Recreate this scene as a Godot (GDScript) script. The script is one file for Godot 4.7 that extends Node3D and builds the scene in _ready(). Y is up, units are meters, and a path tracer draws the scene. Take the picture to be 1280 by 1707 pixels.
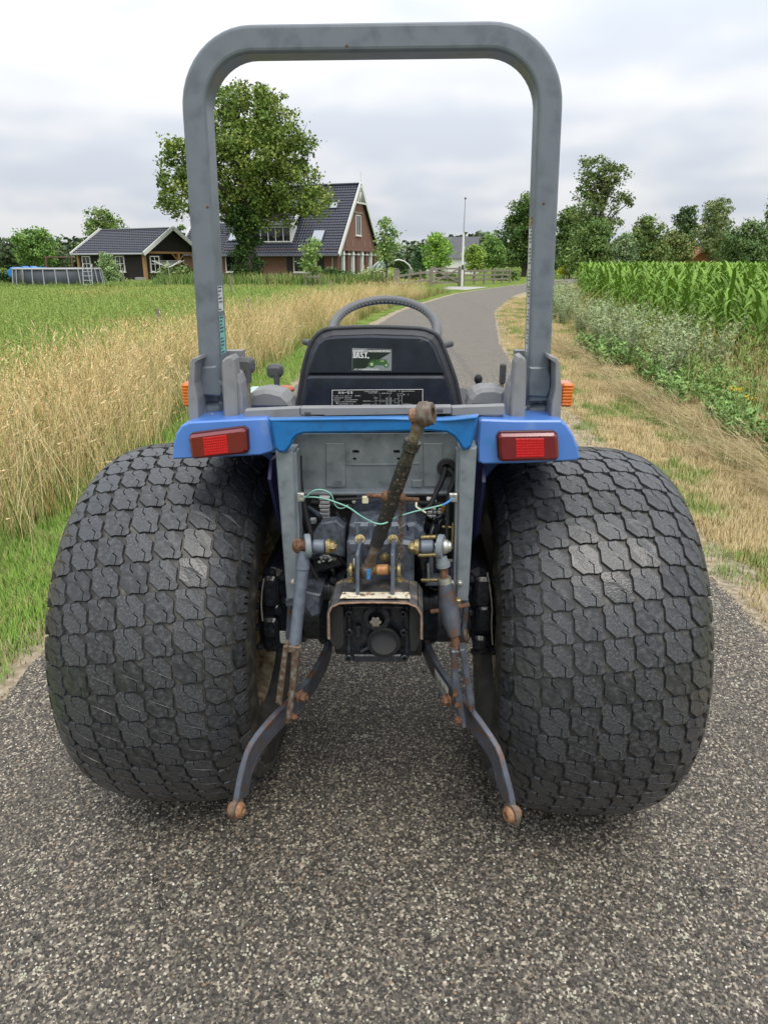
extends Node3D

# ---------------------------------------------------------------- camera model
const F := 1183.0            # focal length in pixels of the 1280 x 1707 picture
const PITCH := 19.35         # degrees below the horizon
const CAM_H := 1.6
const T_AT := Vector3(-0.009, 0.0, -1.982)   # ground point below the rear axle
const T_YAW := -2.5

var rng := RandomNumberGenerator.new()
var mats := {}
var texs := {}
var used := {}

# ---------------------------------------------------------------- mesh builder
class MB:
	var v := PackedVector3Array()
	var n := PackedVector3Array()
	var c := PackedColorArray()
	var t := PackedVector2Array()
	var colored := false
	var mapped := false
	var col := Color(1, 1, 1)
	var xf := Transform3D.IDENTITY

	func pv(p: Vector3, q: Vector3) -> void:
		v.push_back(xf * p)
		n.push_back((xf.basis * q).normalized())
		if colored:
			c.push_back(col)

	# corners run counter-clockwise seen from outside
	func tri(a: Vector3, b: Vector3, d: Vector3) -> void:
		var q := (b - a).cross(d - a)
		if q.length_squared() < 1e-18:
			return
		q = q.normalized()
		pv(a, q); pv(d, q); pv(b, q)

	func quad(a: Vector3, b: Vector3, d: Vector3, e: Vector3) -> void:
		tri(a, b, d)
		tri(a, d, e)

	func trin(a: Vector3, b: Vector3, d: Vector3, na: Vector3, nb: Vector3, nd: Vector3) -> void:
		pv(a, na); pv(d, nd); pv(b, nb)

	func quadn(a: Vector3, b: Vector3, d: Vector3, e: Vector3, na: Vector3, nb: Vector3, nd: Vector3, ne: Vector3) -> void:
		trin(a, b, d, na, nb, nd)
		trin(a, d, e, na, nd, ne)

	func quaduv(a: Vector3, b: Vector3, d: Vector3, e: Vector3) -> void:
		mapped = true
		quad(a, b, d, e)
		var u := [Vector2(0, 1), Vector2(1, 1), Vector2(1, 0), Vector2(0, 0)]
		for i in [0, 2, 1, 0, 3, 2]:
			t.push_back(u[i])

	static func inset(p: PackedVector2Array, by: float) -> PackedVector2Array:
		var o := PackedVector2Array()
		var k := p.size()
		for i in k:
			var a := (p[i] - p[(i + k - 1) % k]).normalized()
			var b := (p[(i + 1) % k] - p[i]).normalized()
			var na := Vector2(-a.y, a.x)
			var nb := Vector2(-b.y, b.x)
			var m := na + nb
			var l := m.length_squared()
			if l < 0.15:
				o.push_back(p[i] + na * by)
			else:
				o.push_back(p[i] + m * (2.0 * by / l))
		return o

	static func ccw(p: PackedVector2Array) -> PackedVector2Array:
		var s := 0.0
		for i in p.size():
			var q := p[(i + 1) % p.size()]
			s += p[i].x * q.y - q.x * p[i].y
		if s < 0.0:
			p.reverse()
		return p

	# polygon in x, y drawn out from z0 (back) to z1 (front)
	func prism(poly: PackedVector2Array, z0: float, z1: float, bevel := 0.0, back := true) -> void:
		var p := ccw(poly.duplicate())
		var k := p.size()
		var q := inset(p, bevel) if bevel > 0.0 else p
		var idx := Geometry2D.triangulate_polygon(q)
		if idx.size() == 0:
			print("prism: no cap ", poly.size(), " ", bevel, " ", p[0])
		var zf := z1 - bevel
		var zb := z0 + (bevel if back else 0.0)
		for i in range(0, idx.size(), 3):
			var a := q[idx[i]]; var b := q[idx[i + 1]]; var d := q[idx[i + 2]]
			if (b - a).cross(d - a) < 0.0:
				var h := b; b = d; d = h
			tri(Vector3(a.x, a.y, z1), Vector3(b.x, b.y, z1), Vector3(d.x, d.y, z1))
			if back:
				tri(Vector3(a.x, a.y, z0), Vector3(d.x, d.y, z0), Vector3(b.x, b.y, z0))
		for i in k:
			var j := (i + 1) % k
			quad(Vector3(p[i].x, p[i].y, zb), Vector3(p[j].x, p[j].y, zb), Vector3(p[j].x, p[j].y, zf), Vector3(p[i].x, p[i].y, zf))
			if bevel > 0.0:
				quad(Vector3(p[i].x, p[i].y, zf), Vector3(p[j].x, p[j].y, zf), Vector3(q[j].x, q[j].y, z1), Vector3(q[i].x, q[i].y, z1))
				if back:
					quad(Vector3(q[i].x, q[i].y, z0), Vector3(q[j].x, q[j].y, z0), Vector3(p[j].x, p[j].y, zb), Vector3(p[i].x, p[i].y, zb))

	static func rrect(w: float, h: float, r: float, at := Vector2.ZERO, seg := 3) -> PackedVector2Array:
		var o := PackedVector2Array()
		r = min(r, min(w, h) * 0.49)
		for k in 4:
			var cx: float = (w * 0.5 - r) * (1.0 if k == 0 or k == 3 else -1.0)
			var cy: float = (h * 0.5 - r) * (1.0 if k < 2 else -1.0)
			for s in seg + 1:
				var a := PI * 0.5 * (k + float(s) / seg)
				o.push_back(at + Vector2(cx + cos(a) * r, cy + sin(a) * r))
		return o

	func rbox(at: Vector3, size: Vector3, r := 0.004) -> void:
		prism_at(rrect(size.x, size.y, r), at, size.z, min(r * 0.7, size.z * 0.3))

	func prism_at(poly: PackedVector2Array, at: Vector3, depth: float, bevel := 0.0) -> void:
		var keep := xf
		xf = xf * Transform3D(Basis.IDENTITY, at)
		prism(poly, -depth * 0.5, depth * 0.5, bevel)
		xf = keep

	# section swept along a path; sec in (side, up) of the frame
	func sweep(path: PackedVector3Array, sec: PackedVector2Array, up: Vector3, rounded := false, caps := true, scales := []) -> void:
		var k := path.size()
		var s := sec.size()
		var rings := []
		var norms := []
		var u := up
		for i in k:
			var d := (path[min(i + 1, k - 1)] - path[max(i - 1, 0)]).normalized()
			var side := d.cross(u)
			if side.length() < 0.01:
				side = d.cross(Vector3(0.3, 0.2, 0.9))
			side = side.normalized()
			var w := side.cross(d).normalized()
			if rounded:
				u = w
			var sc: float = scales[i] if scales.size() > i else 1.0
			var ring := PackedVector3Array()
			var nr := PackedVector3Array()
			for j in s:
				ring.push_back(path[i] + (side * sec[j].x + w * sec[j].y) * sc)
				if rounded:
					nr.push_back((side * sec[j].x + w * sec[j].y).normalized())
				else:
					var e := sec[(j + 1) % s] - sec[j]
					nr.push_back((side * e.y - w * e.x).normalized())
			rings.push_back(ring)
			norms.push_back(nr)
		for i in k - 1:
			var a: PackedVector3Array = rings[i]
			var b: PackedVector3Array = rings[i + 1]
			var na: PackedVector3Array = norms[i]
			var nb: PackedVector3Array = norms[i + 1]
			for j in s:
				var l := (j + 1) % s
				if rounded:
					quadn(a[l], a[j], b[j], b[l], na[l], na[j], nb[j], nb[l])
				else:
					quadn(a[l], a[j], b[j], b[l], na[j], na[j], nb[j], nb[j])
		if caps:
			for j in range(1, s - 1):
				tri(rings[0][0], rings[0][j], rings[0][j + 1])
				tri(rings[k - 1][0], rings[k - 1][j + 1], rings[k - 1][j])

	static func circle(r: float, seg := 12) -> PackedVector2Array:
		var o := PackedVector2Array()
		for i in seg:
			o.push_back(Vector2(cos(TAU * i / seg), sin(TAU * i / seg)) * r)
		return o

	func tube(path: PackedVector3Array, r: float, seg := 10, scales := []) -> void:
		sweep(path, circle(r, seg), Vector3(0.13, 0.97, 0.21), true, true, scales)

	func rod(a: Vector3, b: Vector3, r: float, seg := 12, r2 := -1.0) -> void:
		tube(PackedVector3Array([a, b]), r, seg, [1.0, 1.0 if r2 < 0.0 else r2 / r])

	# profile of (radius, height) turned round the y axis of xf
	func lathe(prof: PackedVector2Array, seg := 24, smooth := false, a0 := 0.0, a1 := TAU) -> void:
		var k := prof.size()
		var en := []
		for i in k - 1:
			var d := (prof[i + 1] - prof[i]).normalized()
			en.push_back(Vector2(d.y, -d.x))
		for i in k - 1:
			var n0: Vector2 = en[i]
			var n1: Vector2 = en[i]
			if smooth:
				if i > 0: n0 = (en[i] + en[i - 1]).normalized()
				if i < k - 2: n1 = (en[i] + en[i + 1]).normalized()
			for j in seg:
				var a := a0 + (a1 - a0) * j / seg
				var b := a0 + (a1 - a0) * (j + 1) / seg
				var da := Vector3(cos(a), 0, sin(a))
				var db := Vector3(cos(b), 0, sin(b))
				var p := prof[i]; var q := prof[i + 1]
				var y0 := Vector3(0, p.y, 0); var y1 := Vector3(0, q.y, 0)
				quadn(db * p.x + y0, da * p.x + y0, da * q.x + y1, db * q.x + y1,
					db * n0.x + Vector3(0, n0.y, 0), da * n0.x + Vector3(0, n0.y, 0), da * n1.x + Vector3(0, n1.y, 0), db * n1.x + Vector3(0, n1.y, 0))

	func ball(at: Vector3, r: Vector3, seg := 14, rings := 9) -> void:
		for i in rings:
			var p0 := PI * i / rings - PI * 0.5
			var p1 := PI * (i + 1) / rings - PI * 0.5
			for j in seg:
				var a := TAU * j / seg
				var b := TAU * (j + 1) / seg
				var q := [Vector3(cos(a) * cos(p0), sin(p0), sin(a) * cos(p0)), Vector3(cos(b) * cos(p0), sin(p0), sin(b) * cos(p0)),
					Vector3(cos(b) * cos(p1), sin(p1), sin(b) * cos(p1)), Vector3(cos(a) * cos(p1), sin(p1), sin(a) * cos(p1))]
				quadn(at + q[1] * r, at + q[0] * r, at + q[3] * r, at + q[2] * r, q[1] / r, q[0] / r, q[3] / r, q[2] / r)

	# bolt whose head looks along +z of the frame at `at`
	func bolt(at: Vector3, r: float, h: float, dir := Vector3(0, 0, 1)) -> void:
		var keep := xf
		var z := dir.normalized()
		var x := Vector3.UP.cross(z)
		if x.length() < 0.1: x = Vector3.RIGHT
		x = x.normalized()
		xf = xf * Transform3D(Basis(x, z.cross(x), z), at)
		prism(circle(r * 1.35, 12), 0, h * 0.22)
		prism(circle(r, 6), h * 0.2, h, r * 0.12, false)
		prism(circle(r * 0.5, 8), h * 0.9, h * 1.25, r * 0.1, false)
		xf = keep

	func mesh() -> ArrayMesh:
		var a := []
		a.resize(Mesh.ARRAY_MAX)
		a[Mesh.ARRAY_VERTEX] = v
		a[Mesh.ARRAY_NORMAL] = n
		if colored: a[Mesh.ARRAY_COLOR] = c
		if mapped and t.size() == v.size(): a[Mesh.ARRAY_TEX_UV] = t
		var m := ArrayMesh.new()
		m.add_surface_from_arrays(Mesh.PRIMITIVE_TRIANGLES, a)
		return m

# ---------------------------------------------------------------- nodes
func numbered(called: String) -> String:
	if not used.has(called):
		used[called] = 0
		return called
	used[called] += 1
	return "%s_%03d" % [called, used[called]]

func tag(o: Node, label: String, category: String, group := "", kind := "") -> Node:
	if label: o.set_meta("label", label)
	if category: o.set_meta("category", category)
	if group: o.set_meta("group", group)
	if kind: o.set_meta("kind", kind)
	return o

func thing(called: String, label: String, category: String, at := Vector3.ZERO, turn := 0.0, group := "") -> Node3D:
	var o := Node3D.new()
	o.name = numbered(called)
	add_child(o)
	o.position = at
	o.rotation_degrees.y = turn
	tag(o, label, category, group)
	return o

func part(called: String, b: MB, m: Material, parent: Node) -> MeshInstance3D:
	return inst(called, b.mesh(), m, parent)

func inst(called: String, me: Mesh, m: Material, parent: Node) -> MeshInstance3D:
	var o := MeshInstance3D.new()
	o.name = called if parent != self else numbered(called)
	o.mesh = me
	o.material_override = m
	parent.add_child(o, true)
	return o

func structure(called: String, b: MB, m: Material) -> MeshInstance3D:
	var o := part(called, b, m, self)
	o.set_meta("kind", "structure")
	return o

func many(called: String, me: Mesh, m: Material, xs: Array, cs: PackedColorArray, label: String, category: String, parent: Node = self) -> MultiMeshInstance3D:
	var mm := MultiMesh.new()
	mm.transform_format = MultiMesh.TRANSFORM_3D
	mm.use_colors = cs.size() > 0
	mm.mesh = me
	mm.instance_count = xs.size()
	for i in xs.size():
		mm.set_instance_transform(i, xs[i])
		if cs.size() > 0: mm.set_instance_color(i, cs[i])
	var o := MultiMeshInstance3D.new()
	o.name = numbered(called) if parent == self else called
	o.multimesh = mm
	o.material_override = m
	parent.add_child(o, true)
	tag(o, label, category, "", "stuff")
	return o

# ---------------------------------------------------------------- pixels to places
func ray(px: float, py: float) -> Vector3:
	var p := deg_to_rad(PITCH)
	var x := (px - 640.0) / F
	var y := -(py - 853.5) / F
	return Vector3(x, y * cos(p) - sin(p), -(cos(p) + y * sin(p)))

# ground point below pixel column px at forward distance d
func G(px: float, d: float, y := 0.0) -> Vector3:
	var p := deg_to_rad(PITCH)
	var zc := d * cos(p) + (CAM_H - y) * sin(p)
	return Vector3((px - 640.0) / F * zc, y, -d)

# point seen at the pixel, at forward distance d
func W(px: float, py: float, d: float) -> Vector3:
	var r := ray(px, py)
	return Vector3(0, CAM_H, 0) + r * (d / -r.z)

# point in the tractor's own axes seen at the pixel, on its plane z
func T(px: float, py: float, z: float) -> Vector3:
	var inv := Transform3D(Basis(Vector3.UP, deg_to_rad(T_YAW)), T_AT).affine_inverse()
	var o := inv * Vector3(0, CAM_H, 0)
	var r := inv.basis * ray(px, py)
	return o + r * ((z - o.z) / r.z)

func TP(a: Array, z: float) -> PackedVector2Array:
	var o := PackedVector2Array()
	for i in range(0, a.size(), 2):
		var q := T(a[i], a[i + 1], z)
		o.push_back(Vector2(q.x, q.y))
	return o

func PV(a: Array) -> PackedVector3Array:
	return PackedVector3Array(a)

# smooth curve through points
func smooth_path(a: Array, per := 6) -> PackedVector3Array:
	var o := PackedVector3Array()
	for i in a.size() - 1:
		var p0: Vector3 = a[max(i - 1, 0)]
		var p1: Vector3 = a[i]
		var p2: Vector3 = a[i + 1]
		var p3: Vector3 = a[min(i + 2, a.size() - 1)]
		for k in per:
			o.push_back(p1.cubic_interpolate(p2, p0, p3, float(k) / per))
	o.push_back(a[a.size() - 1])
	return o

# ---------------------------------------------------------------- textures and materials
func lin(r: float, g: float, b: float) -> Color:
	return Color(r, g, b).linear_to_srgb()

# noise turned into colours (linear values), stops = [place, r, g, b, ...]
func ntex(key: String, freq: float, stops: Array, size := 512, octaves := 4, kind := FastNoiseLite.TYPE_SIMPLEX_SMOOTH, hard := false, cell := 0) -> NoiseTexture2D:
	if texs.has(key): return texs[key]
	var f := FastNoiseLite.new()
	f.noise_type = kind
	f.seed = key.hash() % 9973
	f.frequency = freq
	f.fractal_octaves = octaves
	if octaves <= 1: f.fractal_type = FastNoiseLite.FRACTAL_NONE
	if kind == FastNoiseLite.TYPE_CELLULAR:
		f.cellular_return_type = cell
		f.cellular_jitter = 1.0
	var g := Gradient.new()
	var offs := PackedFloat32Array()
	var cols := PackedColorArray()
	for i in range(0, stops.size(), 4):
		offs.push_back(stops[i])
		cols.push_back(lin(stops[i + 1], stops[i + 2], stops[i + 3]))
	g.offsets = offs
	g.colors = cols
	if hard: g.interpolation_mode = Gradient.GRADIENT_INTERPOLATE_CONSTANT
	var t := NoiseTexture2D.new()
	t.width = size
	t.height = size
	t.seamless = true
	t.noise = f
	t.color_ramp = g
	texs[key] = t
	return t

func hmap(key: String, freq: float, octaves := 4, size := 512, kind := FastNoiseLite.TYPE_SIMPLEX_SMOOTH, cell := 1) -> NoiseTexture2D:
	return ntex("h_" + key, freq, [0.0, 0, 0, 0, 1.0, 1, 1, 1], size, octaves, kind, false, cell)

# plain material with a mottled surface; col in linear values
func mat(key: String, col: Color, rough := 0.6, metal := 0.0, mottle := 0.2, scale := 3.0, bump := 0.0, coat := 0.0) -> StandardMaterial3D:
	if mats.has(key): return mats[key]
	var m := StandardMaterial3D.new()
	var a := 1.0 - mottle
	m.albedo_color = col.linear_to_srgb()
	m.albedo_texture = ntex("mottle%d" % int(mottle * 100), 0.012, [0.0, a * 0.9, a * 0.9, a * 0.9, 0.45, 1.0 - mottle * 0.3, 1.0 - mottle * 0.3, 1.0 - mottle * 0.3, 0.6, 0.97, 0.97, 0.96, 1.0, 1.0, 1.0, 0.98], 512, 5)
	m.uv1_triplanar = true
	m.uv1_scale = Vector3.ONE * scale
	m.roughness = rough
	m.metallic = metal
	if bump > 0.0:
		m.heightmap_enabled = true
		m.heightmap_scale = bump
		m.heightmap_texture = hmap("fine", 0.05, 4)
	if coat > 0.0:
		m.clearcoat_enabled = true
		m.clearcoat = coat
		m.clearcoat_roughness = 0.15
	mats[key] = m
	return m

# material whose colours come from a noise ramp (linear values)
func patchy(key: String, stops: Array, freq := 0.012, scale := 3.0, rough := 0.7, metal := 0.0, bump := 0.0, octaves := 5) -> StandardMaterial3D:
	if mats.has(key): return mats[key]
	var m := StandardMaterial3D.new()
	m.albedo_texture = ntex(key, freq, stops, 512, octaves)
	m.uv1_triplanar = true
	m.uv1_scale = Vector3.ONE * scale
	m.roughness = rough
	m.metallic = metal
	if bump > 0.0:
		m.heightmap_enabled = true
		m.heightmap_scale = bump
		m.heightmap_texture = hmap("fine", 0.05, 4)
	mats[key] = m
	return m

func leafy(key: String, rough := 0.6, through := 0.35) -> StandardMaterial3D:
	if mats.has(key): return mats[key]
	var m := StandardMaterial3D.new()
	m.vertex_color_use_as_albedo = true
	m.roughness = rough
	m.metallic_specular = 0.3
	m.cull_mode = BaseMaterial3D.CULL_DISABLED
	if through > 0.0:
		m.backlight_enabled = true
		m.backlight = Color(through, through, through * 0.6)
	mats[key] = m
	return m

func vary(r: float, g: float, b: float, by: float) -> Color:
	var k := 1.0 + rng.randf_range(-by, by)
	return Color(r * k * (1.0 + rng.randf_range(-by, by) * 0.3), g * k, b * k * (1.0 + rng.randf_range(-by, by) * 0.3))

# ================================================================ the tractor
const TYRE_C := Vector3(0.580, 0.5485, 0.0)
const ROWS := 43
var prof_x := [0.0, 0.06, 0.11, 0.150, 0.182, 0.206, 0.228, 0.248, 0.262, 0.266, 0.258, 0.238, 0.205]
var prof_r := [0.5375, 0.536, 0.5315, 0.5235, 0.511, 0.496, 0.475, 0.444, 0.405, 0.365, 0.33, 0.298, 0.276]

# point and normal of the tyre's carcass at arc length s from its middle
func tyre_at(s: float) -> Array:
	var side := 1.0 if s >= 0.0 else -1.0
	var left: float = abs(s)
	for i in prof_x.size() - 1:
		var a := Vector2(prof_x[i], prof_r[i])
		var b := Vector2(prof_x[i + 1], prof_r[i + 1])
		var l := a.distance_to(b)
		if left <= l or i == prof_x.size() - 2:
			var k: float = left / l
			var p := a.lerp(b, k)
			var d := (b - a).normalized()
			return [Vector2(p.x * side, p.y), Vector2(-d.y * side, d.x)]
		left -= l
	return []

func on_tyre(s: float, a: float, up: float) -> Vector3:
	var q := tyre_at(s)
	var p: Vector2 = q[0] + q[1] * up
	return Vector3(p.x, p.y * cos(a), p.y * sin(a))

# raised block with the outline poly (in lateral arc length, turn) of height hh
func tread_block(b: MB, poly: PackedVector2Array, hh: float) -> void:
	var p := poly.duplicate()
	var flip := 0.0
	for i in p.size():
		var q := p[(i + 1) % p.size()]
		flip += p[i].x * q.y - q.x * p[i].y
	if flip < 0.0: p.reverse()
	var idx := Geometry2D.triangulate_polygon(p)
	var R := 0.54
	for i in range(0, idx.size(), 3):
		var t := []
		for k in 3:
			var w := p[idx[i + k]]
			t.push_back(on_tyre(w.x, w.y / R, hh))
		var q: Vector3 = (t[1] - t[0]).cross(t[2] - t[0])
		if q.dot(Vector3(0, t[0].y, t[0].z)) < 0.0: b.tri(t[0], t[2], t[1])
		else: b.tri(t[0], t[1], t[2])
	for i in p.size():
		var u := p[i]
		var w := p[(i + 1) % p.size()]
		var e := (w - u).normalized()
		var out := Vector2(e.y, -e.x) * 0.0022
		var q := [on_tyre(u.x, u.y / R, hh), on_tyre(w.x, w.y / R, hh), on_tyre(w.x + out.x, (w.y + out.y) / R, -0.003), on_tyre(u.x + out.x, (u.y + out.y) / R, -0.003)]
		b.quad(q[0], q[1], q[2], q[3])

func lug_polygon(k: int, worn: bool) -> PackedVector2Array:
	var sx := 0.0700
	var sy := TAU * 0.54 / ROWS
	var base := PackedVector2Array([Vector2(-.40, -.462), Vector2(-.51, -.41), Vector2(-.53, -.29), Vector2(-.45, -.17), Vector2(-.443, .21), Vector2(-.10, .486), Vector2(.03, .446),
		Vector2(.40, .462), Vector2(.51, .41), Vector2(.53, .29), Vector2(.45, .17), Vector2(.443, -.21), Vector2(.10, -.486), Vector2(-.03, -.446)])
	var w := 0.018
	var cuts := [PackedVector2Array([Vector2(-.17 - w, -.6), Vector2(-.17 + w, -.6), Vector2(-.17 + w, -.29), Vector2(-.03, -.17), Vector2(-.05, -.14), Vector2(-.17 - w, -.27)]),
		PackedVector2Array([Vector2(.26 - w, .6), Vector2(.26 + w, .6), Vector2(.26 + w, .17), Vector2(.12, .055), Vector2(.10, .085), Vector2(.26 - w, .19)])]
	for c in cuts:
		var r := Geometry2D.clip_polygons(base, c)
		var best := 0
		for i in r.size():
			if r[i].size() > r[best].size(): best = i
		base = r[best]
	var o := PackedVector2Array()
	for q in base:
		o.push_back(Vector2((q.x + k) * sx, (q.y - 0.13 * k) * sy))
	return o

func shoulder_polygon(side: int) -> PackedVector2Array:
	var sy := TAU * 0.54 / ROWS
	var base := PackedVector2Array([Vector2(.0, -.43), Vector2(.9, -.40), Vector2(1.0, -.30), Vector2(1.0, -.22), Vector2(.6, -.22), Vector2(.6, -.12), Vector2(1.0, -.12), Vector2(1.0, .02), Vector2(.55, .02), Vector2(.55, .12),
		Vector2(1.0, .12), Vector2(1.0, .30), Vector2(.9, .40), Vector2(.12, .43), Vector2(.0, .26), Vector2(-.12, .1), Vector2(-.08, -.1), Vector2(-.14, -.26)])
	var o := PackedVector2Array()
	for q in base:
		o.push_back(Vector2(side * (0.2560 + q.x * 0.036), (q.y - 0.13 * side * 3.6) * sy))
	return o

func rear_wheel(t: Node3D, side: int, rubber: Material, block_mats: Array) -> void:
	var wn := "rear_wheel"
	var b := MB.new()
	# carcass turned round x
	var pr := PackedVector2Array()
	for i in range(prof_x.size() - 1, -1, -1): pr.push_back(Vector2(prof_r[i], -prof_x[i]))
	for i in range(1, prof_x.size()): pr.push_back(Vector2(prof_r[i], prof_x[i]))
	b.xf = Transform3D(Basis(Vector3(0, 0, 1), -PI / 2), Vector3.ZERO)
	b.lathe(pr, 96, true)
	var wheel := part(wn, b, rubber, t)
	wheel.position = Vector3(TYRE_C.x * side, TYRE_C.y, 0)
	wheel.set_meta("label", "wide black turf tyre with square tread blocks on a rusty cream rim")
	# tread blocks: those facing the road behind are parts of their own
	var rest := MB.new()
	var step := TAU / ROWS
	var shapes := {}
	for k in range(-4, 5):
		var m := MB.new()
		if abs(k) < 4: tread_block(m, lug_polygon(k, abs(k) < 2), 0.0075)
		else: tread_block(m, shoulder_polygon(sign(k)), 0.009)
		shapes[k] = m
	var meshes := {}
	for k in shapes: meshes[k] = shapes[k].mesh()
	for row in ROWS:
		var a := row * step - 0.1
		for k in range(-4, 5):
			var seen: bool = a > -0.09 and a < 2.32 and (abs(k) < 4 or k == -side * 4) and (k * side < 3 or a < 1.9)
			if seen:
				# worn by different amounts
				var o := inst("tread_block", meshes[k], block_mats[(row * 7 + k * 3 + row * row + 40) % block_mats.size()], wheel)
				o.rotation.x = a
			else:
				var q := Basis(Vector3.RIGHT, a)
				var s: MB = shapes[k]
				for i in s.v.size():
					rest.v.push_back(q * s.v[i])
					rest.n.push_back(q * s.n[i])
	var ro := part("tread", rest, rubber, wheel)
	ro.set_meta("kind", "stuff")
	# rim
	var rm := MB.new()
	rm.xf = Transform3D(Basis(Vector3(0, 0, 1), PI / 2 * side), Vector3.ZERO)   # +y of the lathe looks at the tractor's middle
	rm.lathe(PackedVector2Array([Vector2(0.262, -0.19), Vector2(0.282, -0.205), Vector2(0.290, -0.196), Vector2(0.270, -0.18), Vector2(0.262, 0.18), Vector2(0.270, 0.188), Vector2(0.290, 0.200), Vector2(0.285, 0.209), Vector2(0.262, 0.205),
		Vector2(0.245, 0.175), Vector2(0.236, 0.10), Vector2(0.236, 0.03), Vector2(0.19, 0.0), Vector2(0.10, -0.02), Vector2(0.0, -0.02)]), 48, true)
	part("rim", rm, patchy("rim", [0.0, .10, .045, .02, .38, .16, .075, .03, .46, .30, .23, .13, .6, .42, .35, .23, 1.0, .50, .43, .30], 0.012, 3.2, 0.6, 0.1, 0.05), wheel)

func threads(b: MB, a: Vector3, c: Vector3, r: float, pitch := 0.0045) -> void:
	var l := a.distance_to(c)
	var k := int(l / pitch) * 2
	var p := PackedVector3Array()
	var s := []
	for i in k + 1:
		p.push_back(a.lerp(c, float(i) / k))
		s.push_back(1.0 if i % 2 == 0 else 0.86)
	b.tube(p, r, 12, s)

func ring(b: MB, at: Vector3, axis: Vector3, ro: float, ri: float, w: float, seg := 20) -> void:
	var keep := b.xf
	var y := axis.normalized()
	var x := y.cross(Vector3(0.2, 0.3, 0.9)).normalized()
	b.xf = keep * Transform3D(Basis(x, y, x.cross(y)), at)
	var h := w * 0.5
	var e := w * 0.12
	b.lathe(PackedVector2Array([Vector2(ri, -h), Vector2(ro - e, -h), Vector2(ro, -h + e), Vector2(ro, h - e), Vector2(ro - e, h), Vector2(ri, h), Vector2(ri, -h)]), seg)
	b.xf = keep

func disc_rod(b: MB, a: Vector3, c: Vector3, r: float, seg := 16) -> void:
	ring(b, (a + c) * 0.5, c - a, r, 0.0, a.distance_to(c), seg)

func flat_bar(b: MB, pts: Array, w: float, th: float, up: Vector3) -> void:
	b.sweep(PackedVector3Array(pts), MB.rrect(w, th, 0.002, Vector2.ZERO, 1), up, false)

func words(text: String, size: float, at: Transform3D, m: Material, parent: Node, called := "lettering", bold := true) -> void:
	var tm := TextMesh.new()
	var f := SystemFont.new()
	f.font_names = PackedStringArray(["Droid Sans"])
	if bold: f.font_weight = 700
	tm.font = f
	tm.text = text
	tm.font_size = 32
	tm.pixel_size = size / 32.0
	tm.depth = 0.0004
	tm.curve_step = 2.0
	var o := MeshInstance3D.new()
	o.name = called
	o.mesh = tm
	o.material_override = m
	o.transform = at
	parent.add_child(o, true)

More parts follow.
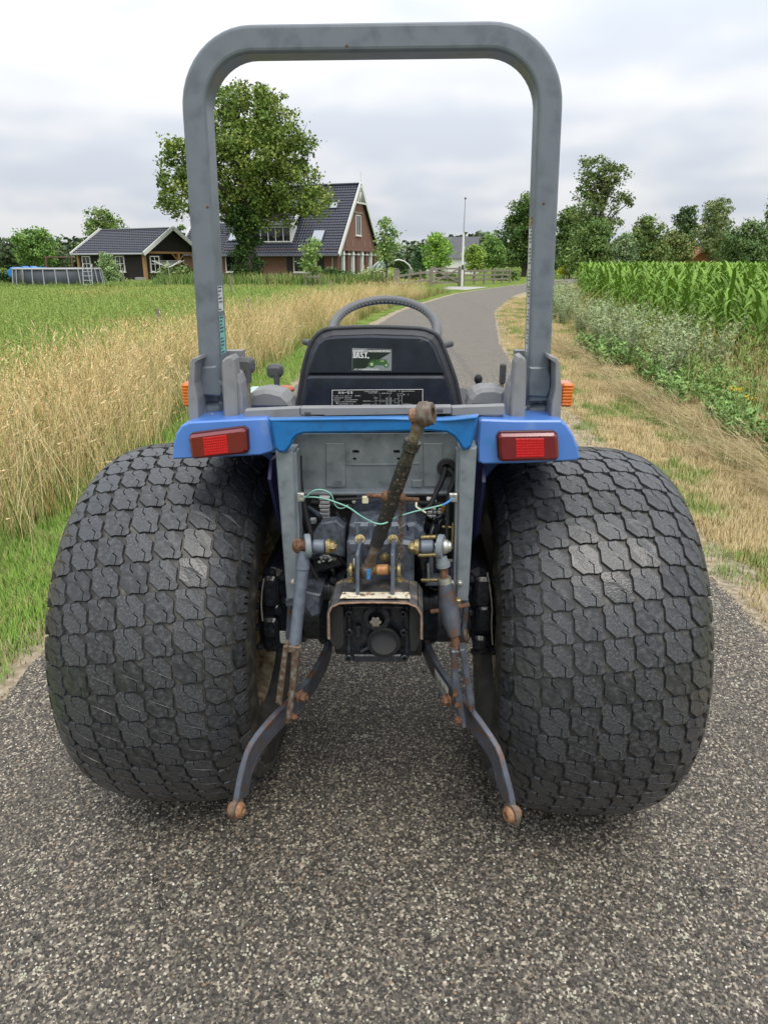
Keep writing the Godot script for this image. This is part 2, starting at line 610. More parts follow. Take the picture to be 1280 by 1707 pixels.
func build_tractor() -> void:
	var t := thing("compact_tractor", "blue compact tractor with grey roll bar and wide turf tyres parked on the road", "tractor", T_AT, T_YAW)
	# paints
	var rubber := patchy("rubber", [0.0, .016, .0155, .015, .42, .028, .027, .025, .62, .048, .0455, .04, .82, .085, .079, .068, 1.0, .16, .145, .12], 0.01, 4.0, 0.55, 0.0, 0.03)
	var blocks := []
	for i in 6:
		var k := 0.85 + 0.09 * i
		var bm := patchy("block%d" % i, [0.0, .020 * k, .021 * k, .023 * k, .45, .032 * k, .0335 * k, .037 * k, .62, .046 * k, .048 * k, .053 * k, .85, .075 * k, .076 * k, .08 * k, 1.0, .15 * k, .148 * k, .145 * k], 0.016 + 0.003 * i, 5.0 + i, 0.30 + 0.025 * i, 0.0, 0.04)
		bm.uv1_offset = Vector3(i * 0.37, i * 0.21, i * 0.11)
		blocks.push_back(bm)
	var rops_paint := mat("rops_paint", Color(.150, .172, .205), 0.38, 0.0, 0.30, 2.3, 0.006)
	var cover := mat("cover_plastic", Color(.225, .228, .235), 0.6, 0.0, 0.14, 3.0, 0.012)
	var blue := patchy("fender_blue", [0.0, .03, .19, .44, .16, .065, .19, .53, .5, .078, .20, .575, .85, .088, .215, .60, 1.0, .17, .29, .60], 0.006, 1.6, 0.36)
	blue.clearcoat_enabled = true
	blue.clearcoat = 0.4
	blue.clearcoat_roughness = 0.18
	var azure := mat("azure", Color(.006, .145, .43), 0.33, 0.0, 0.20, 3.0, 0.03, 0.4)
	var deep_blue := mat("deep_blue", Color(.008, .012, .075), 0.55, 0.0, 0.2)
	var grey := patchy("frame_grey", [0.0, .10, .115, .13, .3, .16, .185, .205, .7, .185, .21, .232, .93, .21, .235, .25, 1.0, .30, .24, .17], 0.012, 3.0, 0.5, 0.0, 0.01)
	var sheet := patchy("sheet_grey", [0.0, .09, .10, .105, .35, .15, .17, .18, .7, .175, .195, .21, 1.0, .23, .24, .245], 0.009, 3.5, 0.5, 0.0, 0.015)
	var cast := patchy("cast_iron_blue", [0.0, .03, .034, .042, .5, .085, .10, .128, .8, .11, .13, .165, 1.0, .17, .17, .17], 0.014, 5.0, 0.42, 0.1, 0.05)
	var black := patchy("oily_black", [0.0, .008, .009, .012, .6, .022, .025, .034, .85, .045, .05, .06, 1.0, .15, .145, .13], 0.02, 5.0, 0.28, 0.0, 0.05)
	var dull_black := mat("dull_black", Color(.014, .014, .016), 0.6, 0.0, 0.3, 5.0, 0.03)
	var rust := patchy("rust", [0.0, .04, .022, .014, .4, .10, .048, .026, .7, .18, .09, .048, 1.0, .27, .18, .12], 0.02, 8.0, 0.85, 0.1, 0.08)
	var rusty := patchy("worn_blue_rust", [0.0, .07, .032, .02, .27, .13, .062, .035, .36, .062, .07, .09, .7, .088, .10, .13, .9, .12, .135, .16, 1.0, .17, .14, .11], 0.014, 2.6, 0.45, 0.2, 0.04)
	var rusty_b := patchy("worn_steel_rust", [0.0, .055, .03, .018, .45, .12, .07, .042, .6, .14, .12, .10, 1.0, .28, .25, .22], 0.018, 4.0, 0.55, 0.3, 0.05)
	var blue_grey := patchy("lift_blue", [0.0, .07, .085, .11, .5, .125, .148, .19, .85, .15, .175, .22, .97, .2, .2, .2, 1.0, .24, .13, .07], 0.014, 4.0, 0.42, 0.1, 0.02)
	var gold := patchy("zinc_gold", [0.0, .10, .075, .035, .4, .26, .20, .09, .75, .42, .34, .16, 1.0, .52, .44, .25], 0.03, 9.0, 0.45, 0.6)
	var zinc := mat("zinc", Color(.55, .55, .52), 0.35, 0.8, 0.3, 9.0)
	var flaky := patchy("flaking_black", [0.0, .010, .0095, .0095, .72, .017, .016, .016, .77, .12, .07, .045, .83, .34, .25, .18, .88, .02, .019, .018, 1.0, .03, .028, .026], 0.03, 5.0, 0.38, 0.0, 0.05, 3)
	var knob := mat("knob_grey", Color(.075, .076, .08), 0.6, 0.0, 0.15, 6.0, 0.02)
	var white_print := mat("white_print", Color(.75, .75, .74), 0.5, 0.0, 0.05)

	# ---- wheels
	rear_wheel(t, -1, rubber, blocks)
	rear_wheel(t, 1, rubber, blocks)

	# ---- roll bar: one bent box tube
	var zr := 0.20
	var bl := T(352.0, 655, 0.24); var br := T(897.0, 668, 0.24)
	var tl := T(326.5, 230, 0.24); var tr := T(913.5, 230, 0.24)
	var top_y := (T(620, 60.5, 0.24)).y
	var path := []
	path.push_back(Vector3(bl.x, bl.y, zr)); path.push_back(Vector3(lerp(bl.x, tl.x, 0.5), lerp(bl.y, tl.y, 0.5), zr))
	var rad := 0.135
	path.push_back(Vector3(tl.x, top_y - rad, zr))
	for i in range(1, 13):
		var a := PI - PI * 0.5 * i / 12.0
		path.push_back(Vector3(tl.x + rad + cos(a) * rad, top_y - rad + sin(a) * rad, zr))
	for i in range(0, 13):
		var a := PI * 0.5 - PI * 0.5 * i / 12.0
		path.push_back(Vector3(tr.x - rad + cos(a) * rad, top_y - rad + sin(a) * rad, zr))
	path.push_back(Vector3(lerp(br.x, tr.x, 0.5), lerp(br.y, tr.y, 0.5), zr)); path.push_back(Vector3(br.x, br.y, zr))
	var b := MB.new()
	# frame follows the plane of the bow: section side = depth
	var secs := MB.rrect(0.0535, 0.078, 0.009, Vector2.ZERO, 3)
	b.sweep(PackedVector3Array(path), secs, Vector3(0, 0, 1), false)
	var bow := part("roll_bar", b, rops_paint, t)
	bow.set_meta("label", "grey square tube roll bar bent into an arch")
	# stickers on the inner faces and rust chips
	for s in [[-1, 476, 518, Color(.62, .63, .62), "warning_label"], [-1, 526, 588, Color(.20, .52, .46), "teal_label"], [1, 362, 376, Color(.42, .26, .07), "amber_label"], [1, 378, 476, Color(.66, .66, .64), "warning_label"], [1, 480, 590, Color(.62, .62, .58), "warning_label"]]:
		var sd: int = s[0]
		var f0 := T(362 if sd < 0 else 885, s[1], 0.19).y
		var f1 := T(366 if sd < 0 else 882, s[2], 0.19).y
		var lb := MB.new()
		var xa: float
		var yk := func(y: float) -> float:
			var k2: float = clamp((y - bl.y) / (tl.y - bl.y), 0.0, 1.0)
			return (lerp(bl.x, tl.x, k2) + 0.0272) if sd < 0 else (lerp(br.x, tr.x, k2) - 0.0272)
		var x0: float = yk.call(f0); var x1: float = yk.call(f1)
		lb.quad(Vector3(x1, f1, 0.226), Vector3(x1, f1, 0.182), Vector3(x0, f0, 0.182), Vector3(x0, f0, 0.226))
		var lm := mat("label_%s_%d" % [s[4], s[1]], s[3], 0.4, 0.0, 0.1)
		var lo := part(s[4], lb, lm, bow)
		var ink := MB.new()
		var rows := int(abs(f0 - f1) / 0.0075)
		for i in rows:
			if i % 6 == 5: continue
			var y := f0 + (f1 - f0) * (i + 0.6) / rows
			var x: float = yk.call(y) + (0.0006 if sd < 0 else -0.0006)
			var wv: float = 0.010 + 0.022 * abs(sin(i * 2.3 + s[1]))
			ink.quad(Vector3(x, y, 0.222), Vector3(x, y, 0.222 - wv), Vector3(x, y + 0.0032, 0.222 - wv), Vector3(x, y + 0.0032, 0.222))
		part("print", ink, mat("ink", Color(.03, .04, .04), 0.5), lo)
	for q in [[346, 345], [906, 339], [578, 76]]:
		var ch := MB.new()
		var c0 := T(q[0], q[1], 0.2395)
		ch.ball(c0, Vector3(0.0034, 0.0028, 0.0010), 7, 4)
		part("rust_chip", ch, rust, bow)
	# lower fold brackets with pivot tubes
	for sd in [-1, 1]:
		var pb := MB.new()
		var lo_poly: Array = [331, 612, 329, 640, 334, 659, 368, 661, 371, 655, 370, 642, 366, 634, 361, 610] if sd < 0 else [882, 612, 879, 640, 880, 661, 912, 663, 917, 650, 919, 630, 913, 612]
		pb.prism(TP(lo_poly, 0.245), 0.145, 0.2455, 0.004)
		part("fold_bracket", pb, rops_paint, t)
		var pt := MB.new()
		var pa := T(342 if sd < 0 else 878, 682 if sd < 0 else 686, 0.21)
		var pc := T(372 if sd < 0 else 910, 680 if sd < 0 else 684, 0.21)
		disc_rod(pt, pa, pc, 0.019)
		part("pivot_tube", pt, grey, t)
		var nb := MB.new()
		var np := T(355 if sd < 0 else 890, 697 if sd < 0 else 699, 0.25)
		nb.bolt(np, 0.009, 0.012, Vector3(0, 0.7, 0.7))
		part("pivot_nut", nb, gold, t)
		var lk := MB.new()
		flat_bar(lk, [T(338 if sd < 0 else 914, 655, 0.22), T(345 if sd < 0 else 910, 694, 0.235)], 0.022, 0.006, Vector3(1, 0, 0))
		part("fold_link", lk, rops_paint, t)

	# ---- grey plastic covers round the roll bar's feet
	for sd in [-1, 1]:
		var outer: Array = [315, 704, 313, 655, 317, 604, 320, 598, 331, 595, 332, 600, 325, 606, 324, 640, 329, 664, 331, 702] if sd < 0 else [934, 702, 936, 650, 932, 603, 928, 597, 914, 592, 914, 598, 926, 606, 925, 650, 920, 672, 918, 704]
		var inner: Array = [374, 702, 371, 655, 369, 612, 370, 602, 376, 596, 386, 593, 390, 600, 394, 640, 396, 700] if sd < 0 else [850, 704, 853, 650, 858, 604, 862, 595, 869, 592, 875, 597, 877, 603, 877, 640, 875, 704]
		var o1 := MB.new()
		o1.prism(TP(outer, 0.30), 0.08, 0.30, 0.0015)
		var hou := part("roll_bar_cover", o1, cover, t)
		hou.set_meta("label", "grey plastic cover around the foot of the roll bar")
		var o2 := MB.new()
		o2.prism(TP(inner, 0.30), 0.245, 0.30, 0.004)
		part("cover_cheek", o2, cover, hou)
		var o3 := MB.new()
		var c3: Array = [324, 700, 322, 606, 330, 600, 374, 600, 376, 702] if sd < 0 else [874, 702, 875, 600, 926, 600, 928, 700]
		o3.prism(TP(c3, 0.30), 0.085, 0.12)
		part("cover_back", o3, cover, hou)
		var rib := MB.new()
		rib.prism(TP([385, 623, 390, 621, 396, 626, 401, 640, 404, 664, 405, 699, 386, 700] if sd < 0 else [844, 703, 846, 664, 850, 646, 856, 632, 861, 630, 862, 702], 0.285), 0.20, 0.285, 0.004)
		part("cover_rib", rib, cover, hou)
		# amber side lamp
		var am := MB.new()
		var apx := T(318 if sd < 0 else 942, 656, 0.13)
		am.rbox(apx, Vector3(0.030, 0.062, 0.05), 0.008)
		var av := mat("amber_lens", Color(.75, .16, .01), 0.2, 0.0, 0.15, 8.0, 0.0, 0.6)
		var ao := part("side_lamp", am, av, t)
		ao.set_meta("label", "amber side marker lamp")
		var rb := MB.new()
		for i in 7:
			rb.rbox(apx + Vector3(0.0, -0.024 + i * 0.008, 0.0255), Vector3(0.026, 0.0035, 0.002), 0.001)
		part("lens_rib", rb, av, ao)

	# ---- fenders
	for sd in [-1, 1]:
		var rear: Array = [287.5, 766, 289, 742, 294, 722, 303, 709, 316, 703.5, 380, 700, 444, 697, 447, 700, 458, 748, 455, 753, 434, 759] if sd < 0 else [797, 770, 796, 745, 799, 702, 803, 699, 860, 701, 935, 701, 944, 708, 955, 725, 963, 745, 966.5, 764, 960, 768, 880, 772, 805, 774]
		var f2 := TP(rear, 0.345)
		var fb := MB.new()
		fb.prism(f2, 0.20, 0.345, 0.004)
		var fen := part("fender", fb, blue, t)
		fen.set_meta("label", "glossy blue rear fender carrying a tail lamp")
		# arch forward over the tyre: the rear outline's top carried along an arc
		var top := MB.new()
		var lo := 1e9; var hi := -1e9; var ty := -1e9
		for q in f2:
			lo = min(lo, q.x); hi = max(hi, q.x); ty = max(ty, q.y)
		var arc := []
		for i in 12:
			var a := deg_to_rad(lerp(17.0, -62.0, i / 11.0))
			arc.push_back(Vector3((lo + hi) * 0.5, 0.5485 + cos(a) * 0.617, sin(a) * 0.617))
		top.sweep(PackedVector3Array(arc), MB.rrect(hi - lo - 0.02, 0.02, 0.008, Vector2.ZERO, 2), Vector3(0, 1, 0.2), false)
		part("arch", top, blue, fen)
		# inner wall of the fender down to the axle
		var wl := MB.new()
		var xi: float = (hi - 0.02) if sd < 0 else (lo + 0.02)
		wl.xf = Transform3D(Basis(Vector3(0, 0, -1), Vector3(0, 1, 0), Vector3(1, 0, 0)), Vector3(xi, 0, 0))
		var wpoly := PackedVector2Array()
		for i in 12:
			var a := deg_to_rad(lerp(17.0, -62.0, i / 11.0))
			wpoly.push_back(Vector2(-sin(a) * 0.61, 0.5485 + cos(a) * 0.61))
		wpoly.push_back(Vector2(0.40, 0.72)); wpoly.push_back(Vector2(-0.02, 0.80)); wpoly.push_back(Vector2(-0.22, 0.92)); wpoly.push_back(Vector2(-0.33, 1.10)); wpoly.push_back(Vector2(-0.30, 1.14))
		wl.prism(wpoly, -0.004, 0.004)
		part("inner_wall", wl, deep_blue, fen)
		# tail lamp
		var lp: Array = [314, 730, 318, 726, 404, 715, 409, 719, 411, 751, 407, 757, 324, 766, 319, 762] if sd < 0 else [831, 729, 835, 724, 924, 722.5, 929, 727, 931, 763, 927, 768, 837, 770, 833, 766]
		var l2 := TP(lp, 0.37)
		var lb2 := MB.new()
		lb2.prism(MB.inset(MB.ccw(l2.duplicate()), -0.003), 0.335, 0.352, 0.002)
		var lamp := part("tail_lamp", lb2, mat("lamp_base", Color(.06, .01, .012), 0.5), fen)
		lamp.set_meta("label", "dark red rectangular tail lamp with a brighter reflector in its middle")
		var lens := MB.new()
		lens.prism(l2, 0.350, 0.370, 0.006)
		part("lens", lens, mat("dark_red_lens", Color(.15, .006, .012), 0.16, 0.0, 0.1, 9.0, 0.0, 0.7), lamp)
		var rp: Array = [338, 730, 378, 725, 381, 755, 341, 760] if sd < 0 else [859, 731.5, 906, 731, 907, 762, 860, 763]
		var r2 := TP(rp, 0.3715)
		var rf := MB.new()
		rf.prism(r2, 0.369, 0.3715, 0.0005)
		var refl := part("reflector", rf, mat("red_reflector", Color(.50, .008, .012), 0.25, 0.0, 0.12, 12.0), lamp)
		var dots := MB.new()
		var c0 := MB.ccw(r2.duplicate())
		for iy in 7:
			for ix in 11:
				var u := (ix + 0.5) / 11.0; var w := (iy + 0.5) / 7.0
				var q := r2[0].lerp(r2[1], u).lerp(r2[3].lerp(r2[2], u), w)
				dots.ball(Vector3(q.x, q.y, 0.3715), Vector3(0.0019, 0.0019, 0.0011), 6, 4)
		var dd := part("prism_dots", dots, mat("red_reflector", Color.WHITE), refl)
		dd.set_meta("kind", "stuff")
	var fbolt := MB.new()
	fbolt.bolt(T(830, 706, 0.33), 0.008, 0.008, Vector3(0, 1, 0.2))
	part("fender_bolt", fbolt, dull_black, t)

	# ---- grey rail behind the seat
	var z1 := 0.315
	for q in [[[408, 684, 500, 680, 500, 692, 540, 694, 540, 698, 408, 696], 0.0], [[501, 680, 752, 678, 752, 690, 540, 693.5, 540, 692, 501, 692], 0.002], [[753, 679, 841, 676, 841, 692, 753, 693], 0.0]]:
		var rb := MB.new()
		rb.prism(TP(q[0], z1 + q[1]), 0.285, z1 + q[1], 0.0015)
		part("rear_rail", rb, cover, t)
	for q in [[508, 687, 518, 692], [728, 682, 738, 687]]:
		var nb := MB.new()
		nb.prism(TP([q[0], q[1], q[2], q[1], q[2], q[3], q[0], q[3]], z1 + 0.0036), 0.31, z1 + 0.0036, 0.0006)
		part("rail_notch_shade", nb, knob, t)  # darker block whose colour stands in for the shade of a notch

	# ---- azure cross panel
	var ap := [448, 699, 560, 697.5, 690, 696, 716, 699, 745, 698, 798, 693, 796, 702, 790, 730, 786, 745, 778, 751, 773, 751, 768, 746, 762, 736, 755, 728, 745, 722, 716, 719.5, 600, 722, 506, 723.5, 496, 727, 490, 733, 485, 744, 478, 753.5, 471, 755.5, 464, 754, 458, 748]
	var pb2 := MB.new()
	pb2.prism(TP(ap, 0.375), 0.345, 0.375, 0.006)
	var apn := part("cross_panel", pb2, azure, t)
	apn.set_meta("label", "repainted azure sheet metal cross panel with dented edge")
	var lip := MB.new()
	lip.tube(smooth_path([T(452, 701, 0.372), T(540, 699.5, 0.376), T(640, 698.5, 0.376), T(716, 701, 0.372), T(750, 700.5, 0.377), T(794, 696, 0.38)], 5), 0.0035, 8)
	part("rolled_edge", lip, azure, apn)
	# ---- grey upright posts and sheet panel between them
	var posts := [[459, 753, 489, 753, 491, 800, 497, 975, 497, 1000, 478, 1000, 476, 975], [765, 749, 795, 746, 790, 830, 781, 992, 779, 1003, 760, 1003, 761, 960]]
	for i in 2:
		var b3 := MB.new()
		b3.prism(TP(posts[i], 0.36), 0.28, 0.36, 0.004)
		var po := part("frame_post", b3, grey, t)
		var fl := MB.new()
		fl.prism(TP([489, 755, 494, 757, 504, 1000, 497, 1000] if i == 0 else [765, 752, 761, 754, 755, 1000, 760, 1000], 0.352), 0.30, 0.352, 0.001)
		part("flange", fl, grey, po)
		var br2 := MB.new()
		br2.prism(TP([496, 822, 507, 822, 507, 836, 496, 836] if i == 0 else [749, 823, 762, 823, 762, 837, 749, 837], 0.365), 0.355, 0.366, 0.001)
		part("bracket", br2, zinc, po)
		var ho := MB.new()
		ring(ho, T(503 if i == 0 else 756, 829, 0.3675), Vector3(0, 0, 1), 0.0085, 0.0045, 0.003, 16)
		part("washer", ho, zinc, po)
		var bb := MB.new()
		for q in ([[489, 969]] if i == 0 else [[766, 971], [752, 971]]):
			bb.bolt(T(q[0], q[1], 0.362), 0.006, 0.010)
		part("post_bolt", bb, zinc, po)
	var whole := MB.ccw(TP([488, 724, 768, 722, 768, 800, 760, 826, 500, 826, 492, 800], 0.27))
	var cuts := []
	for q in [[593, 753, 12, 6], [591, 765, 6, 4.8], [661, 753, 12, 6], [664, 765, 6, 4.8], [744, 780, 16, 16]]:
		var hc := T(q[0], q[1], 0.27)
		cuts.push_back(MB.rrect(q[2] * 0.00148, q[3] * 0.00148, q[3] * 0.0007, Vector2(hc.x, hc.y), 4))
	var sp := MB.new()
	var edges := [T(640, 700, 0.27).y, T(593, 753, 0.27).y, T(593, 765, 0.27).y, T(744, 780, 0.27).y, T(640, 850, 0.27).y]
	for i in 4:
		var band := PackedVector2Array([Vector2(-1, edges[i + 1]), Vector2(1, edges[i + 1]), Vector2(1, edges[i]), Vector2(-1, edges[i])])
		var pieces := Geometry2D.intersect_polygons(whole, band)
		for c in cuts:
			var next := []
			for w in pieces: next.append_array(Geometry2D.clip_polygons(w, c))
			pieces.assign(next)
		for w in pieces: sp.prism(w, 0.262, 0.27)
	var sheet_o := part("rear_sheet", sp, sheet, t)
	sheet_o.set_meta("label", "grey pressed steel sheet between the frame posts")
	var lf := MB.new()
	lf.prism(TP([494, 821, 764, 820, 764, 824, 494, 825], 0.30), 0.255, 0.30, 0.001)
	part("lower_flange", lf, grey, sheet_o)
	for q in [[[543, 739, 575, 739, 577, 812, 543, 812]], [[705, 739, 738, 739, 738, 812, 706, 812]], [[552, 800, 571, 800, 571, 813, 552, 813]], [[686, 800, 704, 800, 704, 813, 686, 813]]]:
		var eb := MB.new()
		eb.prism(TP(q[0], 0.274), 0.268, 0.2742, 0.0022)
		part("pressed_rib", eb, sheet, sheet_o)
	var groove := MB.new()
	groove.tube(smooth_path([T(578, 752, 0.2705), T(578, 770, 0.2705), T(583, 774, 0.2705), T(660, 774, 0.2705), T(700, 772, 0.2705)], 4), 0.0022, 6)
	part("bead", groove, sheet, sheet_o)
	var gr := MB.new()
	ring(gr, T(744, 780, 0.277), Vector3(0, 0, 1), 0.0235, 0.012, 0.010, 20)
	part("grommet", gr, dull_black, sheet_o)
	for q in [[[743, 779], [738, 797], [728, 818], [722, 832], [714, 846], [700, 852]], [[747, 781], [757, 792], [755, 806], [749, 822], [746, 850], [748, 880]], [[499, 760], [500, 800], [505, 830], [512, 866], [518, 890], [516, 912]], [[492, 745], [499, 790], [501, 815]]]:
		var pts := []
		var zz := 0.285
		for w in q[0] if q.size() == 1 else q:
			pts.push_back(T(w[0], w[1], zz))
			zz += 0.006
		var cb := MB.new()
		cb.tube(smooth_path(pts, 5), 0.0068, 8)
		part("cable", cb, dull_black, t)

	# ---- seat
	build_seat(t, white_print)
	# ---- steering wheel
	var sw := MB.new()
	var sc := T(641, 549, -0.62)
	var tilt := Basis(Vector3.RIGHT, deg_to_rad(30))
	var rim_path := PackedVector3Array()
	var rs := []
	for i in 97:
		var a := TAU * i / 96
		rim_path.push_back(sc + tilt * (Vector3(cos(a), 0, sin(a)) * 0.187))
		rs.push_back(1.0)
	sw.sweep(rim_path, MB.circle(0.016, 10), Vector3(0.1, 1, 0.2), true, false)
	var swo := part("steering_wheel", sw, mat("wheel_grey", Color(.11, .115, .122), 0.5, 0.0, 0.15, 6.0), t)
	swo.set_meta("label", "grey steering wheel with finger grips along its inner edge")
	var bumps := MB.new()
	for i in 72:
		var a := TAU * i / 72
		bumps.ball(sc + tilt * (Vector3(cos(a), 0, sin(a)) * 0.1725), Vector3(0.0052, 0.0048, 0.0048), 7, 5)
	part("finger_grip", bumps, mat("wheel_grey", Color.WHITE), swo).set_meta("kind", "stuff")
	for i in 3:
		var a: float = [PI / 2, 0.15, PI - 0.15][i]
		var sb := MB.new()
		sb.rod(sc + tilt * Vector3(0, -0.05, 0), sc + tilt * (Vector3(cos(a), 0, sin(a)) * 0.18), 0.011, 8)
		part("spoke", sb, mat("wheel_grey", Color.WHITE), swo)
	var hb2 := MB.new()
	hb2.rod(sc + tilt * Vector3(0, -0.01, 0), sc + tilt * Vector3(0, -0.06, 0), 0.035, 16)
	part("hub", hb2, dull_black, swo)
	var stc := MB.new()
	stc.rod(sc + tilt * Vector3(0, -0.05, 0), sc + tilt * Vector3(0, -0.42, 0), 0.03, 12)
	part("steering_column", stc, dull_black, t)

	# ---- consoles and levers
	for q in [[[410, 682, 412, 663, 420, 654, 440, 650, 452, 651, 470, 656, 483, 668, 489, 682], 0.02], [[778, 679, 782, 664, 790, 654, 802, 648, 826, 647, 842, 652, 842, 679], 0.02]]:
		var cb := MB.new()
		cb.prism(TP(q[0], 0.14), 0.04, 0.14, 0.010)
		part("side_console", cb, cover, t)
	var dl := MB.new()
	dl.rbox(T(432, 655, 0.02) + Vector3(0, 0.008, 0), Vector3(0.06, 0.004, 0.10), 0.002)
	part("console_label", dl, mat("pale_teal", Color(.45, .6, .58), 0.5, 0.0, 0.3, 12.0), t)
	for q in [[[410, 609, 14, 13], [413, 622, 416, 672], 0.20], [[459, 618, 14, 12], [461, 630, 464, 656], 0.0]]:
		var kb := MB.new()
		var kc := T(q[0][0], q[0][1], q[2])
		kb.rbox(kc, Vector3(q[0][2] * 2 * 0.00155, q[0][3] * 2 * 0.00155, 0.04), 0.013)
		var kn := part("lever_knob", kb, knob, t)
		var st := MB.new()
		st.rod(T(q[1][0], q[1][1] - 6, q[2] + 0.012), T(q[1][0] + 1, q[1][1] + 16, q[2] + 0.012), 0.010, 10, 0.008)
		part("grip_neck", st, knob, kn)
		var rd := MB.new()
		rd.rod(T(q[1][0] + 1, q[1][1] + 14, q[2] + 0.012), T(q[1][2], q[1][3] + 14, q[2] + 0.012), 0.0055, 8)
		part("lever_rod", rd, gold if q[0][0] < 430 else dull_black, kn)
	var og := MB.new()
	og.ball(T(475, 649, -0.08), Vector3(0.028, 0.012, 0.03), 16, 10)
	part("orange_knob", og, mat("orange_knob", Color(.45, .09, .02), 0.4), t)
	var k3 := MB.new()
	k3.ball(T(797, 632, 0.0), Vector3(0.0115, 0.0135, 0.0115), 14, 10)
	k3.rod(T(797, 636, 0.0), T(798, 660, 0.0), 0.006, 8)
	part("gear_lever", k3, dull_black, t)
	var k4 := MB.new()
	k4.rbox(T(837.5, 623, 0.05), Vector3(0.0165, 0.055, 0.018), 0.006)
	var k4o := part("lever_handle", k4, mat("handle_dark", Color(.085, .085, .088), 0.6), t)
	var k5 := MB.new()
	k5.rod(T(836, 640, 0.05), T(835, 676, 0.05), 0.005, 8)
	part("lever_rod", k5, gold, k4o)
	for q in [[402, 664, 0.1], [845, 660, 0.1]]:
		var kb := MB.new()
		kb.bolt(T(q[0], q[1], q[2]), 0.009, 0.012, Vector3(1 if q[0] < 600 else -1, 0.2, 0.3))
		part("lever_bolt", kb, gold, t)

	build_hitch(t, cast, black, dull_black, rust, rusty, rusty_b, blue_grey, gold, zinc, flaky, grey, white_print)
	build_front(t, blue, dull_black, rubber, black)

func build_seat(t: Node3D, white_print: Material) -> void:
	var shell := patchy("seat_shell", [0.0, .009, .012, .021, .5, .013, .018, .032, .8, .017, .022, .038, .94, .026, .03, .042, 1.0, .10, .09, .075], 0.01, 3.0, 0.27, 0.0, 0.012)
	var vinyl := mat("seat_vinyl", Color(.035, .037, .045), 0.55, 0.0, 0.2, 6.0, 0.02)
	var z := 0.11
	var outer := TP([494, 690, 494.5, 678, 499, 649, 503.6, 619, 512.6, 585, 522, 566, 533, 555, 553, 548.5, 626, 546, 690, 548, 709, 550.5, 726, 558, 734.7, 570, 746, 597, 760, 637, 767.5, 676, 768, 690], z)
	var cushion := MB.new()
	cushion.prism(outer, z - 0.085, z, 0.016)
	var s := part("seat", cushion, vinyl, t)
	s.set_meta("label", "dark navy seat back with two stickers")
	var inner := TP([512.5, 624, 514, 618, 522, 588, 530, 572, 541, 564, 558, 561, 620, 559, 640, 560, 700, 561.5, 716, 567, 724, 578, 735, 605, 741, 624], z + 0.012)
	var sh := MB.new()
	sh.prism(inner, z - 0.01, z + 0.014, 0.005)
	part("shell", sh, shell, s)
	# below the gap the lower half of the shell stands a little prouder
	var low := TP([503, 690, 505, 676, 509, 648, 512, 630, 516, 626.5, 738, 626.5, 742, 630, 747, 646, 757, 676, 758, 690], z + 0.016)
	var lw := MB.new()
	lw.prism(low, z, z + 0.020, 0.006)
	part("lower_shell", lw, shell, s)
	# piping with stitches along the rim
	var pp := []
	for i in range(1, outer.size() - 1):
		pp.push_back(Vector3(outer[i].x, outer[i].y, z - 0.016))
	var pi := MB.new()
	pi.tube(smooth_path(pp, 4), 0.006, 8)
	part("piping", pi, vinyl, s)
	var cb := MB.new()
	cb.rbox(Vector3((outer[0].x + outer[outer.size() - 1].x) * 0.5, outer[0].y - 0.02, z - 0.26), Vector3(0.42, 0.10, 0.42), 0.04)
	part("cushion", cb, vinyl, s)
	for q in [[514, 572, 508, 570], [738, 578, 752, 573]]:
		var ar := MB.new()
		ar.rod(T(q[0] + (4 if q[0] < 600 else -6), q[1], z - 0.06), T(q[2], q[3], z - 0.10), 0.0085, 10)
		part("arm_stub", ar, mat("knob_grey", Color.WHITE), s)
	# stickers
	var st := MB.new()
	var zz := z + 0.0158
	var a := T(587, 618, zz); var b := T(652.5, 618, zz); var c := T(653, 582, zz); var d := T(587, 580, zz)
	st.quaduv(a, b, c, d)
	var o := part("dealer_sticker", st, print_material("sticker"), s)
	o.set_meta("label", "small dark green sticker with a tractor drawing and white lettering")
	var w := b.x - a.x
	words("HANDELSONDERNEMING", w * 0.080, Transform3D(Basis.IDENTITY, (a + b + c + d) / 4 + Vector3(0, w * 0.215, 0.0006)), white_print, o)
	words("IAST", w * 0.165, Transform3D(Basis.from_scale(Vector3(1.05, 1.15, 1)), (a + d) / 2 + Vector3(w * 0.21, w * 0.102, 0.0006)), white_print, o)
	var ch := MB.new()
	var z2 := z + 0.0212
	var e := T(552, 690, z2); var f := T(705.5, 690, z2); var g := T(706, 647.5, z2); var h := T(552.5, 649, z2)
	ch.quaduv(e, f, g, h)
	part("lubrication_chart", ch, print_material("chart"), s).set_meta("label", "black lubrication chart sticker with white border and drawing")

